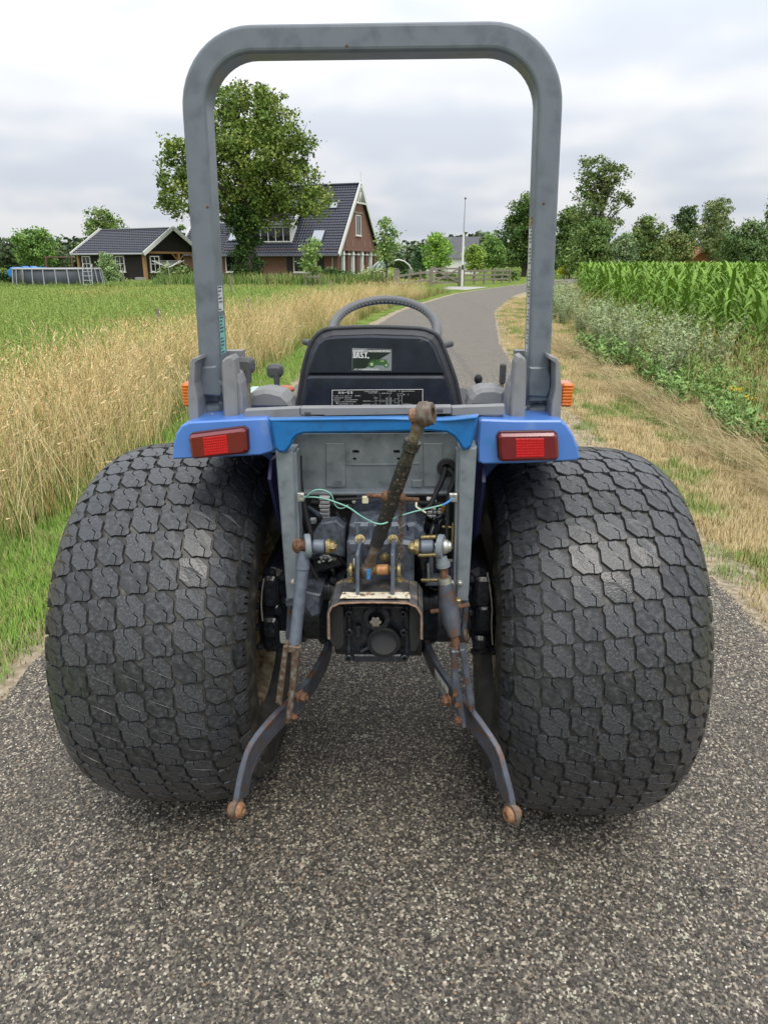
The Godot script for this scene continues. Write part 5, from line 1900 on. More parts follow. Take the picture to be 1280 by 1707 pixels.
	for i in 260:
		var px := rng.randf_range(-20, 262)
		var s := rng.randf_range(0.25, 0.55)
		xs.push_back(Transform3D(Basis(Vector3.UP, rng.randf() * TAU).scaled(Vector3(s, s, s)), G(px, rng.randf_range(47, 52))))
		cs.push_back(vary(.15, .22, .05, 0.25))
	many("ditch_reeds", me_d, grass_m, xs, cs, "dense green rank growth along the ditch before the farmhouse", "reeds")
	build_weeds()
	build_maize()

func leaf_quad(b: MB, p: Vector3, along: Vector3, side: Vector3, l: float, w: float, fold := 0.25) -> void:
	var n := along.cross(side).normalized()
	var m := p + along * (l * 0.5)
	var tip := p + along * l - n * (l * 0.15)
	b.tri(p, m + side * w * 0.5 + n * w * fold, tip)
	b.tri(p, tip, m - side * w * 0.5 + n * w * fold)

func weed_mesh(seed_: int, h: float, stems: int, spread: float, tone: Color, leaf: float) -> ArrayMesh:
	var r := RandomNumberGenerator.new()
	r.seed = seed_
	var b := MB.new()
	b.colored = true
	for s in stems:
		var a := r.randf() * TAU
		var lean := Vector3(cos(a), 0, sin(a)) * r.randf_range(0.05, 0.4)
		var hh := h * r.randf_range(0.6, 1.0)
		var base := Vector3(cos(a), 0, sin(a)) * spread * r.randf() * 0.4
		b.col = Color(tone.r * 0.9, tone.g * 0.75, tone.b * 0.8)
		b.tube(PV([base, base + Vector3(0, hh * 0.5, 0) + lean * hh * 0.35, base + Vector3(0, hh, 0) + lean * hh]), 0.0045, 4, [1.0, 0.8, 0.3])
		var k := int(hh * 46)
		for i in k:
			var u := 0.12 + 0.88 * float(i) / k
			var p := base + Vector3(0, hh * u, 0) + lean * hh * u * u
			var la := r.randf() * TAU
			var al := Vector3(cos(la), r.randf_range(0.1, 0.8), sin(la)).normalized()
			var sd := al.cross(Vector3.UP).normalized()
			var v := r.randf_range(0.7, 1.3)
			b.col = Color(tone.r * v, tone.g * v, tone.b * v * r.randf_range(0.85, 1.2))
			var l := leaf * r.randf_range(0.6, 1.3) * (1.15 - 0.55 * u)
			leaf_quad(b, p, al, sd, l, l * 0.42)
			var al2 := (al + sd * 0.7).normalized()
			leaf_quad(b, p, al2, al2.cross(Vector3.UP).normalized(), l * 0.8, l * 0.32)
	return b.mesh()

func build_weeds() -> void:
	var m := leafy("weed", 0.6, 0.3)
	var kinds := [["mugwort", Color(.33, .40, .21), 0.95, 18, 0.55, 0.075, "grey green bushy mugwort growing between verge and maize"],
		["nettle", Color(.20, .32, .085), 0.75, 12, 0.45, 0.10, "dark green leafy nettle growing at the verge edge"],
		["bramble", Color(.21, .34, .10), 0.42, 16, 0.7, 0.10, "low bright green bramble at the foot of the taller weeds"]]
	for ki in 3:
		var q: Array = kinds[ki]
		var meshes := []
		for v in 3: meshes.push_back(weed_mesh(500 + ki * 10 + v, q[2], q[3], q[4], q[1], q[5]))
		var count: int = [38, 16, 46][ki]
		for i in count:
			var d: float
			var o: float
			if ki == 0:
				d = 9.6 + 26.0 * pow((i + 0.5) / count, 1.2); o = rng.randf_range(3.25, 4.4)
				if d > 20: o -= 0.3
			elif ki == 1:
				d = 6.5 + 15.0 * (i + 0.5) / count; o = rng.randf_range(3.9, 4.8)
			else:
				d = 4.6 + 10.0 * (i + 0.5) / count; o = rng.randf_range(3.15, 4.3)
			var w := inst(q[0] + "_plant", meshes[i % 3], m, self)
			w.position = R(d, o)
			w.rotation.y = rng.randf() * TAU
			w.scale = Vector3.ONE * rng.randf_range(0.75, 1.12)
			tag(w, q[6], "weed", q[0] + " plants along the field edge")
	# yellow ragwort beside the cut straw
	var yb := MB.new()
	yb.colored = true
	yb.col = Color(.13, .2, .05)
	var r := RandomNumberGenerator.new()
	r.seed = 31
	for i in 3:
		var tip := Vector3(r.randf_range(-.09, .09), r.randf_range(.33, .45), r.randf_range(-.14, .14))
		yb.col = Color(.13, .2, .05)
		yb.tube(PV([Vector3.ZERO, tip * 0.6 + Vector3(0, .05, 0), tip]), 0.004, 4)
		for k in 12:
			yb.col = Color(.62, .46, .02)
			yb.ball(tip + Vector3(r.randf_range(-.05, .05), r.randf_range(-.01, .03), r.randf_range(-.05, .05)), Vector3(.008, .005, .008), 6, 4)
	var yo := part("ragwort_plant", yb, m, self)
	yo.position = R(6.9, 3.2)
	tag(yo, "small ragwort with clusters of yellow flowers among the weeds", "weed")

func maize_mesh(seed_: int) -> ArrayMesh:
	var r := RandomNumberGenerator.new()
	r.seed = seed_
	var b := MB.new()
	b.colored = true
	var h := r.randf_range(1.25, 1.45)
	b.col = Color(.16, .26, .07)
	b.tube(PV([Vector3.ZERO, Vector3(0.01, h * 0.5, 0), Vector3(0.0, h, 0.01)]), 0.013, 5, [1.0, 0.8, 0.35])
	var turn := r.randf() * TAU
	var k := 13
	for i in k:
		var u := float(i) / (k - 1)
		var base := Vector3(0, 0.18 + (h - 0.2) * u, 0)
		var a := turn + PI * i + r.randf_range(-.5, .5)
		var dir := Vector3(cos(a), 0, sin(a))
		var side := Vector3(-sin(a), 0, cos(a))
		var l := r.randf_range(0.55, 0.8) * (0.75 + 0.5 * sin(PI * (0.2 + 0.7 * u)))
		var rise := 0.75 + 0.62 * u
		var droop := r.randf_range(0.75, 1.35) * (1.12 - 0.38 * u)
		var w := r.randf_range(0.06, 0.085)
		var prev := []
		var v := r.randf_range(0.8, 1.2)
		for s in 7:
			var t := s / 6.0
			var p := base + dir * (l * (t * (0.62 + 0.25 * (1 - u)) )) + Vector3(0, l * (rise * t - droop * t * t), 0)
			var ww: float = w * min(1.0, 0.45 + t * 2.2) * (1.0 - pow(t, 2.4)) * 0.5 + 0.002
			var up := Vector3(0, 0.16 * ww * 3.0, 0)
			var cur := [p - side * ww + up, p, p + side * ww + up]
			if s > 0:
				b.col = Color(.165 * v, .285 * v, .045 * v)
				var along: Vector3 = (cur[1] - prev[1]).normalized()
				var nf := side.cross(along).normalized()
				if nf.y < 0.0: nf = -nf
				var nl := (nf - side * 0.2 * -1.0).normalized(); var nr := (nf - side * 0.2).normalized()
				b.quadn(prev[0], prev[1], cur[1], cur[0], nl, nf, nf, nl)
				b.quadn(prev[1], prev[2], cur[2], cur[1], nf, nr, nr, nf)
			prev = cur
	return b.mesh()

func build_maize() -> void:
	var m := leafy("maize_leaf", 0.55, 0.35)
	var meshes := []
	for i in 6: meshes.push_back(maize_mesh(900 + i))
	var spots := []
	var row := 0
	while row < 46:
		var d := 9.0
		while d < 78.0:
			d += 0.24 + d * 0.0035 + row * 0.012
			var o := 5.0 + row * 0.75 + rng.randf_range(-.06, .06)
			var p := R(d, o)
			var zc := -p.z * 0.9435 + 0.5
			if p.x > zc * 0.62 + 1.0: continue
			spots.push_back([p, -p.z])
		row += 1
	var rest := []
	var cs := PackedColorArray()
	# nearest and front row plants are things of their own
	var order := []
	for i in spots.size():
		order.push_back([spots[i][1] + 2.2 * max(0.0, 0.0), i])
	order.sort_custom(func(a, b): return a[0] < b[0])
	for k in order.size():
		var p: Vector3 = spots[order[k][1]][0]
		var s := rng.randf_range(0.78, 0.90)
		var far: float = 1.0 + max(0.0, -p.z - 25.0) * 0.006
		var bs := Basis(Vector3.UP, rng.randf() * TAU).scaled(Vector3(s * far, s, s * far))
		if k < 290:
			var o := inst("maize_plant", meshes[k % 6], m, self)
			o.transform = Transform3D(bs, p)
			tag(o, "green maize plant with arching leaves in the field beside the verge", "maize plant", "maize plants along the field edge")
		else:
			rest.push_back(Transform3D(bs, p))
			cs.push_back(vary(1, 1, 1, 0.14))
	# three plants a step apart make one clump of the crop
	var clump := MB.new()
	clump.colored = true
	for i in 3:
		var arr: Array = meshes[i].surface_get_arrays(0)
		var off := Transform3D(Basis(Vector3.UP, i * 2.0), Vector3([0.0, 0.16, -0.18][i], 0, [0.1, -0.14, 0.16][i]))
		for k in arr[Mesh.ARRAY_VERTEX].size():
			clump.v.push_back(off * arr[Mesh.ARRAY_VERTEX][k])
			clump.n.push_back(off.basis * arr[Mesh.ARRAY_NORMAL][k])
			clump.c.push_back(arr[Mesh.ARRAY_COLOR][k])
	var thin := []
	var thin_c := PackedColorArray()
	for i in rest.size():
		if i % 2 == 0:
			thin.push_back(rest[i])
			thin_c.push_back(cs[i])
	many("maize_field", clump.mesh(), m, thin, thin_c, "dense green maize crop stretching back to the trees", "maize")

# ================================================================ background
# tiled roof plane: corner at the eave, u along the eave, w up the slope; every course steps and every tile waves
func tile_roof(b: MB, o: Vector3, u: Vector3, w: Vector3, courses: int, tiles: int, depth := 0.06) -> void:
	var n := u.cross(w).normalized()
	var per := 4
	for c in courses:
		var v0 := float(c) / courses
		var v1 := float(c + 1) / courses
		var prev := []
		for i in tiles * per + 1:
			var x := float(i) / (tiles * per)
			var wv := sin(TAU * (i % per) / per) * 0.022
			var p0 := o + u * x + w * v0 + n * (depth + wv)
			var p1 := o + u * x + w * v1 + n * (0.01 + wv)
			var p00 := o + u * x + w * v0 + n * (0.008 + wv)
			if i > 0:
				b.quad(prev[0], p0, p1, prev[1])
				b.quad(prev[2], p00, p0, prev[0])
			prev = [p0, p1, p00]

func slab(b: MB, a: Vector3, c: Vector3) -> void:
	b.rbox((a + c) * 0.5, Vector3(abs(c.x - a.x), abs(c.y - a.y), abs(c.z - a.z)), 0.008)

# a framed window on a wall that looks along +z of the frame xf
func window(parent: Node, xf: Transform3D, w: float, h: float, cols: int, rows: int, frame_m: Material, sill := true) -> void:
	var fr := MB.new()
	fr.xf = xf
	var f := 0.09
	for q in [[-w / 2, -h / 2, -w / 2 + f, h / 2], [w / 2 - f, -h / 2, w / 2, h / 2], [-w / 2 + f, h / 2 - f, w / 2 - f, h / 2], [-w / 2 + f, -h / 2, w / 2 - f, -h / 2 + f]]:
		slab(fr, Vector3(q[0], q[1], -0.03), Vector3(q[2], q[3], 0.07))
	for i in range(1, cols):
		var x := -w / 2 + w * i / cols
		slab(fr, Vector3(x - 0.03, -h / 2 + f, -0.02), Vector3(x + 0.03, h / 2 - f, 0.055))
	for i in range(1, rows):
		var y := -h / 2 + h * i / rows
		slab(fr, Vector3(-w / 2 + f, y - 0.025, -0.02), Vector3(w / 2 - f, y + 0.025, 0.05))
	if sill:
		slab(fr, Vector3(-w / 2 - 0.08, -h / 2 - 0.09, -0.03), Vector3(w / 2 + 0.08, -h / 2 - 0.002, 0.12))
	var o := part("window", fr, frame_m, parent)
	for i in cols:
		for j in rows:
			var p := MB.new()
			p.xf = xf
			var x0 := -w / 2 + w * i / cols + 0.03; var x1 := -w / 2 + w * (i + 1) / cols - 0.03
			var y0 := -h / 2 + h * j / rows + 0.02; var y1 := -h / 2 + h * (j + 1) / rows - 0.02
			p.quad(Vector3(x0, y0, 0.02), Vector3(x1, y0, 0.02), Vector3(x1, y1, 0.02), Vector3(x0, y1, 0.02))
			part("pane", p, mat("dark_glass", Color(.012, .014, .016), 0.06, 0.0, 0.05), o)

func facing(at: Vector3, dir: Vector3) -> Transform3D:
	var z := dir.normalized()
	var x := Vector3.UP.cross(z).normalized()
	return Transform3D(Basis(x, z.cross(x), z), at)

func build_background() -> void:
	var brick := patchy("brick", [0.0, .13, .06, .045, .5, .205, .105, .078, .8, .25, .13, .095, 1.0, .32, .19, .15], 0.05, 0.9, 0.9, 0.0, 0.4)
	var white := mat("white_paint", Color(.74, .74, .72), 0.5, 0.0, 0.06, 0.5)
	var tile := mat("roof_tile", Color(.022, .025, .045), 0.36, 0.0, 0.35, 0.5)
	var dark_wood := mat("dark_boards", Color(.016, .011, .009), 0.85, 0.0, 0.3, 0.6)
	var timber := mat("oak_timber", Color(.40, .215, .095), 0.7, 0.0, 0.25, 1.2)
	var old_wood := mat("weathered_wood", Color(.24, .21, .17), 0.85, 0.0, 0.35, 2.0)
	var shutter := mat("black_shutter", Color(.012, .012, .015), 0.5)
	build_house(brick, white, tile, shutter)
	build_barn(white, tile, dark_wood, timber, brick)
	build_pool()
	build_fence(old_wood, white)
	build_trees()
	# grey house roof far behind the birch trees
	var o := thing("far_house", "distant house with plain dark grey roof between the young trees", "house", G(755, 118), -12)
	var b := MB.new()
	b.prism(PackedVector2Array([Vector2(-3.6, 0), Vector2(3.6, 0), Vector2(3.6, 2.4), Vector2(-3.6, 2.4)]), -4, 4)
	part("wall", b, white, o)
	b = MB.new()
	b.xf = Transform3D(Basis(Vector3.UP, PI / 2), Vector3.ZERO)
	b.prism(PackedVector2Array([Vector2(-4.3, 2.2), Vector2(4.3, 2.2), Vector2(0.2, 5.4), Vector2(-0.2, 5.4)]), -3.9, 3.9)
	part("roof", b, mat("slate_roof", Color(.075, .075, .09), 0.6, 0.0, 0.3, 0.4), o)
	# red roofed house glimpsed over the maize
	o = thing("brick_cottage", "small orange brick cottage partly hidden behind trees beyond the maize", "house", G(1150, 112), 14)
	b = MB.new()
	b.prism(PackedVector2Array([Vector2(-1.8, 0), Vector2(1.8, 0), Vector2(1.8, 2.3), Vector2(0, 3.4), Vector2(-1.8, 2.3)]), -3, 3)
	part("wall", b, patchy("orange_brick", [0.0, .28, .11, .05, 1.0, .42, .2, .1], 0.05, 1.0, 0.9), o)
	b = MB.new()
	b.prism(PackedVector2Array([Vector2(-2.2, 2.15), Vector2(0, 3.55), Vector2(2.2, 2.15), Vector2(2.2, 2.35), Vector2(0, 3.8), Vector2(-2.2, 2.35)]), -3.3, 3.3)
	part("roof", b, mat("orange_tile", Color(.36, .15, .06), 0.7, 0.0, 0.3, 0.6), o)
	# pale tunnel shelter
	o = thing("garden_tunnel", "low garden tunnel with white hoop and green netting behind the hydrangea", "greenhouse", G(664, 78), 20)
	for k in 4:
		b = MB.new()
		var hp := []
		for i in 9:
			var a := PI * i / 8
			hp.push_back(Vector3(cos(a) * 1.7, sin(a) * 1.9, -k * 1.4))
		b.tube(PackedVector3Array(hp), 0.07, 6)
		part("hoop", b, white, o)
	b = MB.new()
	for k in 3:
		for i in 8:
			var a := PI * i / 8; var c := PI * (i + 1) / 8
			b.quad(Vector3(cos(a) * 1.66, sin(a) * 1.86, -k * 1.4), Vector3(cos(a) * 1.66, sin(a) * 1.86, -(k + 1) * 1.4), Vector3(cos(c) * 1.66, sin(c) * 1.86, -(k + 1) * 1.4), Vector3(cos(c) * 1.66, sin(c) * 1.86, -k * 1.4))
	part("netting", b, mat("green_netting", Color(.20, .30, .27), 0.7, 0.0, 0.2), o)

func build_house(brick: Material, white: Material, tile: Material, shutter: Material) -> void:
	var corner := G(564, 75)
	var h := thing("farmhouse", "large brick farmhouse with blue black tiled roof and white gable boards", "house", corner, -20)
	var L := 13.0; var Wd := 11.0; var eave := 2.75; var ridge := 9.15
	var b := MB.new()
	# long wall, gable wall and the rest
	slab(b, Vector3(-L, 0, -0.3), Vector3(0, eave + 0.2, 0))
	part("front_wall", b, brick, h)
	b = MB.new()
	b.xf = Transform3D(Basis(Vector3(0, 0, -1), Vector3(0, 1, 0), Vector3(1, 0, 0)), Vector3.ZERO)
	b.prism(PackedVector2Array([Vector2(0.02, 2.75), Vector2(Wd - 0.02, 2.75), Vector2(Wd - 0.02, eave), Vector2(Wd / 2, ridge - 0.15), Vector2(0.02, eave)]), -0.32, -0.02)
	part("gable_wall", b, brick, h)
	b = MB.new()
	slab(b, Vector3(-L, 0, -Wd), Vector3(-1.9, 2.7, -0.5))
	part("core_wall", b, brick, h)
	# veranda columns under the gable
	for i in 9:
		var z := -0.35 - i * (Wd - 0.7) / 8.0
		b = MB.new()
		slab(b, Vector3(-0.30, 0, z - 0.17), Vector3(0.0, 2.75, z + 0.17))
		var c := part("column", b, white if i % 2 == 1 else brick, h)
		b = MB.new()
		slab(b, Vector3(-0.36, 2.35, z - 0.26), Vector3(0.05, 2.5, z + 0.26))
		part("capital", b, white, c)
	b = MB.new()
	slab(b, Vector3(-1.88, 0.02, -Wd + 0.1), Vector3(-1.80, 2.7, -0.6))
	part("veranda_back", b, shutter, h)
	b = MB.new()
	slab(b, Vector3(-0.06, 2.76, -Wd), Vector3(0.05, 2.92, 0))
	part("band_course", b, brick, h)
	# roof planes
	var over := 0.45
	var up_f := Vector3(0, ridge - eave + 0.52, -(Wd / 2 + over))
	b = MB.new()
	tile_roof(b, Vector3(-L - 0.1, eave - 0.45, over), Vector3(L + 0.1 + 0.28, 0, 0), up_f, 26, 44)
	var roof := part("roof", b, tile, h)
	b = MB.new()
	tile_roof(b, Vector3(0.28, eave - 0.45, -Wd - over), Vector3(-L - 0.38, 0, 0), Vector3(0, ridge - eave + 0.52, Wd / 2 + over), 26, 30)
	part("rear_slope", b, tile, roof)
	b = MB.new()
	b.rod(Vector3(-L, ridge + 0.12, -Wd / 2), Vector3(0.3, ridge + 0.12, -Wd / 2), 0.13, 8)
	part("ridge_tiles", b, tile, roof)
	# white barge boards with gable ornament
	var apex := Vector3(0.34, ridge + 0.16, -Wd / 2)
	for s in [1, -1]:
		b = MB.new()
		var foot := Vector3(0.34, eave - 0.42, -Wd / 2 + s * (Wd / 2 + over))
		flat_bar(b, [foot, apex], 0.42 if s > 0 else 0.36, 0.10, Vector3(1, 0, 0))
		part("barge_board", b, white, h)
	b = MB.new()
	slab(b, Vector3(0.30, 7.35, -Wd / 2 - 1.55), Vector3(0.38, 7.5, -Wd / 2 + 1.55))
	part("collar_board", b, white, h)
	for s in [-1, 0, 1]:
		b = MB.new()
		b.rod(Vector3(0.34, 7.45, -Wd / 2 + s * 0.75), Vector3(0.34, 8.7 - abs(s) * 0.25, -Wd / 2 + s * 0.12), 0.06, 6)
		part("gable_strut", b, white, h)
	b = MB.new()
	b.rod(apex, apex + Vector3(0, 1.1, 0), 0.05, 6, 0.03)
	part("finial", b, white, h)
	# gutter
	b = MB.new()
	b.rod(Vector3(-L, eave - 0.5, over + 0.08), Vector3(0.25, eave - 0.5, over + 0.08), 0.08, 8)
	part("gutter", b, mat("grey_gutter", Color(.07, .07, .08), 0.5), h)
	b = MB.new()
	b.rod(Vector3(-0.55, 0.1, 0.12), Vector3(-0.55, eave - 0.5, 0.12), 0.06, 8)
	part("downpipe", b, mat("pale_pipe", Color(.4, .4, .38), 0.5), h)
	# windows of the long wall with shutters; door
	for q in [[-3.6, 1.65, 1], [-9.4, 1.65, 0], [-12.2, 1.65, 0]]:
		window(h, facing(Vector3(q[0], q[1] - 0.1, 0.04), Vector3(0, 0, 1)), 2.6 if q[2] == 1 else 1.3, 1.75, 2 if q[2] == 1 else 1, 1, white)
		if q[2] == 1:
			for s in [-1, 1]:
				b = MB.new()
				slab(b, Vector3(q[0] + s * 1.75 - 0.32, 0.75, 0.02), Vector3(q[0] + s * 1.75 + 0.32, 2.4, 0.08))
				part("shutter", b, shutter, h)
	# brick plinth border
	b = MB.new()
	slab(b, Vector3(-L, 0.0, 0.002), Vector3(0, 0.55, 0.06))
	part("plinth", b, mat("pale_plinth", Color(.30, .22, .18), 0.9, 0.0, 0.3), h)
	# gable window and blind arches
	window(h, facing(Vector3(0.0, 5.3, -Wd / 2), Vector3(1, 0, 0)), 1.35, 2.0, 2, 1, white)
	b = MB.new()
	slab(b, Vector3(-0.015, 6.42, -Wd / 2 - 1.2), Vector3(0.06, 6.62, -Wd / 2 + 1.2))
	part("lintel", b, mat("pale_plinth", Color.WHITE), h)
	for z in [-2.2, -3.8, -7.2, -8.8]:
		b = MB.new()
		slab(b, Vector3(-0.015, 3.15, z - 0.08), Vector3(0.05, 3.75, z + 0.08))
		part("wall_anchor", b, mat("pale_plinth", Color.WHITE), h)
	# dormer with a row of panes
	var sl := (ridge - eave + 0.52) / (Wd / 2 + over)
	var roof_y := func(z: float) -> float: return eave - 0.45 + (over - z) * sl
	var dx0 := -10.6; var dx1 := -5.3
	var dz := -0.55
	var dy: float = roof_y.call(dz)
	b = MB.new()
	b.xf = Transform3D(Basis(Vector3(0, 0, -1), Vector3(0, 1, 0), Vector3(1, 0, 0)), Vector3((dx0 + dx1) / 2, 0, 0))
	b.prism(PackedVector2Array([Vector2(-dz, dy - 0.1), Vector2(-dz + 1.58, dy + 1.75), Vector2(-dz, dy + 1.75)]), -(dx1 - dx0) / 2, (dx1 - dx0) / 2)
	var dor := part("dormer", b, white, h)
	window(dor, facing(Vector3((dx0 + dx1) / 2, dy + 0.87, dz + 0.03), Vector3(0, 0, 1)), dx1 - dx0 - 0.1, 1.45, 6, 1, white, false)
	b = MB.new()
	tile_roof(b, Vector3(dx0 - 0.25, dy + 1.72, dz + 0.35), Vector3(dx1 - dx0 + 0.5, 0, 0), Vector3(0, 2.4, -3.2), 10, 18)
	part("dormer_roof", b, tile, dor)
	b = MB.new()
	flat_bar(b, [Vector3(dx1 + 0.27, dy + 1.66, dz + 0.42), Vector3(dx1 + 0.27, dy + 1.66 + 2.4, dz + 0.35 - 3.2)], 0.34, 0.10, Vector3(1, 0, 0))
	part("dormer_board", b, white, dor)
	# roof lights
	for q in [[-2.6, 4.1, 1.3, 1.5], [-1.9, 7.1, 0.9, 0.8], [-12.3, 4.3, 1.2, 1.6]]:
		var zz: float = over - (q[1] - eave + 0.45) / sl
		var up := Vector3(0, sl, -1).normalized()
		var nrm := Vector3(0, 1, sl).normalized()
		b = MB.new()
		b.xf = Transform3D(Basis(Vector3(1, 0, 0), up, nrm), Vector3(q[0], q[1], zz) + nrm * 0.06)
		b.rbox(Vector3.ZERO, Vector3(q[2], q[3], 0.12), 0.02)
		var rl := part("roof_light", b, mat("grey_gutter", Color.WHITE), roof)
		b = MB.new()
		b.xf = Transform3D(Basis(Vector3(1, 0, 0), up, nrm), Vector3(q[0], q[1], zz) + nrm * 0.125)
		b.quad(Vector3(-q[2] / 2 + 0.08, -q[3] / 2 + 0.08, 0), Vector3(q[2] / 2 - 0.08, -q[3] / 2 + 0.08, 0), Vector3(q[2] / 2 - 0.08, q[3] / 2 - 0.08, 0), Vector3(-q[2] / 2 + 0.08, q[3] / 2 - 0.08, 0))
		part("pane", b, mat("sky_glass", Color(.35, .38, .42), 0.05, 0.6, 0.02), rl)
	# lower wing on the far side of the ivy tree
	b = MB.new()
	slab(b, Vector3(-L - 5.2, 0, -6.5), Vector3(-L - 0.01, 2.72, -0.2))
	var wing := part("wing", b, brick, h)
	b = MB.new()
	tile_roof(b, Vector3(-L - 5.6, 2.3, 0.4), Vector3(5.5, 0, 0), Vector3(0, 3.4, -3.7), 15, 20)
	part("wing_roof", b, tile, wing)
	b = MB.new()
	flat_bar(b, [Vector3(-L - 5.65, 2.3, 0.5), Vector3(-L - 5.65, 5.75, -3.3)], 0.30, 0.08, Vector3(1, 0, 0))
	part("wing_board", b, white, wing)
	b = MB.new()
	slab(b, Vector3(-L - 1.9, 0.05, -0.19), Vector3(-L - 0.8, 2.25, -0.12))
	part("door", b, shutter, wing)
	b = MB.new()
	slab(b, Vector3(-L - 0.8, 0.05, -0.19), Vector3(-L - 0.66, 2.35, -0.08))
	part("door_post", b, white, wing)

func build_barn(white: Material, tile: Material, dark_wood: Material, timber: Material, brick: Material) -> void:
	var at := G(246, 66)
	var o := thing("black_barn", "black boarded barn with dark tiled roof, white boards and oak posts", "barn", at, -30)
	var L := 8.9; var Wd := 6.6; var eave := 2.55; var ridge := 4.45
	var b := MB.new()
	# boards of the long wall: overlapping siding
	for i in 13:
		var y := 0.12 + i * 0.19
		b = MB.new()
		b.quad(Vector3(-L + 0.1, y, 0.035), Vector3(-0.1, y, 0.035), Vector3(-0.1, y + 0.2, 0.0), Vector3(-L + 0.1, y + 0.2, 0.0))
		b.quad(Vector3(-L + 0.1, y, -0.02), Vector3(-0.1, y, -0.02), Vector3(-0.1, y, 0.035), Vector3(-L + 0.1, y, 0.035))
		part("board", b, dark_wood, o)
	b = MB.new()
	slab(b, Vector3(-L, 0, -Wd + 0.1), Vector3(-1.9, eave, -0.02))
	slab(b, Vector3(-1.9, 0, -2.2), Vector3(-0.12, eave, -0.02))
	part("body", b, dark_wood, o)
	b = MB.new()
	slab(b, Vector3(-L, 0, 0.04), Vector3(0.2, 0.16, 0.3))
	part("plinth", b, mat("concrete", Color(.34, .33, .31), 0.9, 0.0, 0.3), o)
	# gable infill
	b = MB.new()
	b.xf = Transform3D(Basis(Vector3(0, 0, -1), Vector3(0, 1, 0), Vector3(1, 0, 0)), Vector3.ZERO)
	b.prism(PackedVector2Array([Vector2(0.05, eave), Vector2(Wd - 0.05, eave), Vector2(Wd / 2, ridge - 0.08)]), -0.14, -0.06)
	part("gable", b, dark_wood, o)
	b = MB.new()
	slab(b, Vector3(-0.2, eave - 0.18, -Wd), Vector3(0.0, eave, -0.0))
	part("tie_beam", b, timber, o)
	for q in [[-0.1, -0.02], [-0.1, -Wd + 0.15], [-0.1, -Wd * 0.62], [-L + 0.25, 0.05], [-5.5, 0.05], [-2.4, 0.05]]:
		if q[0] == -2.4: continue
		b = MB.new()
		slab(b, Vector3(q[0] - 0.13, 0.15, q[1] - 0.12), Vector3(q[0] + 0.13, eave, q[1] + 0.14))
		part("oak_post", b, timber, o)
	for q in [[-Wd + 0.15, 1.0], [-Wd * 0.62, 0.8], [-Wd * 0.62, -0.8]]:
		b = MB.new()
		b.rod(Vector3(-0.1, eave - 0.9, q[0]), Vector3(-0.1, eave - 0.1, q[0] + q[1]), 0.07, 6)
		part("brace", b, timber, o)
	var over := 0.4
	b = MB.new()
	tile_roof(b, Vector3(-L - 0.3, eave - 0.2, over), Vector3(L + 0.6, 0, 0), Vector3(0, ridge - eave + 0.25, -(Wd / 2 + over)), 14, 34)
	var roof := part("roof", b, tile, o)
	b = MB.new()
	tile_roof(b, Vector3(0.3, eave - 0.2, -Wd - over), Vector3(-L - 0.6, 0, 0), Vector3(0, ridge - eave + 0.25, Wd / 2 + over), 14, 24)
	part("rear_slope", b, tile, roof)
	b = MB.new()
	b.rod(Vector3(-L - 0.3, ridge + 0.1, -Wd / 2), Vector3(0.3, ridge + 0.1, -Wd / 2), 0.09, 8)
	part("ridge_cap", b, mat("grey_gutter", Color.WHITE), roof)
	for x in [0.36, -L - 0.36]:
		for s in [1, -1]:
			b = MB.new()
			flat_bar(b, [Vector3(x, eave - 0.22, -Wd / 2 + s * (Wd / 2 + over)), Vector3(x, ridge + 0.13, -Wd / 2)], 0.34, 0.09, Vector3(1, 0, 0))
			part("barge_board", b, white, o)
	b = MB.new()
	b.rod(Vector3(-L - 0.3, eave - 0.22, over + 0.07), Vector3(0.3, eave - 0.22, over + 0.07), 0.07, 8)
	part("gutter", b, mat("pale_gutter", Color(.35, .36, .38), 0.4), o)
	for x in [-7.6, -3.1]:
		window(o, facing(Vector3(x, 1.52, 0.05), Vector3(0, 0, 1)), 1.15, 1.35, 2, 2, white)
	window(o, facing(Vector3(-0.08, 1.5, -1.15), Vector3(1, 0, 0)), 1.1, 1.35, 2, 2, white)
	# bits under the porch
	b = MB.new()
	slab(b, Vector3(-0.6, 0.15, 0.35), Vector3(0.3, 0.4, 0.8))
	part("step", b, mat("concrete", Color.WHITE), o)

	# rotary clothes dryer beside the barn
	var c := thing("clothes_dryer", "rotary clothes dryer with four pale arms beside the barn porch", "clothes dryer", G(284, 57))
	b = MB.new()
	b.rod(Vector3.ZERO, Vector3(0, 1.75, 0), 0.035, 8)
	part("pole", b, mat("pale_gutter", Color.WHITE), c)
	for i in 4:
		var a := 0.4 + TAU * i / 4
		b = MB.new()
		b.rod(Vector3(0, 1.25, 0), Vector3(cos(a) * 1.5, 1.75, sin(a) * 1.5), 0.022, 6)
		part("arm", b, white, c)
	for k in 4:
		b = MB.new()
		for i in 4:
			var a := 0.4 + TAU * i / 4; var d := 0.4 + TAU * (i + 1) / 4
			var r := 0.6 + 0.28 * k
			var y := 1.25 + 0.5 * r / 1.5
			b.rod(Vector3(cos(a) * r, y, sin(a) * r), Vector3(cos(d) * r, y, sin(d) * r), 0.008, 4)
		part("line", b, white, c)

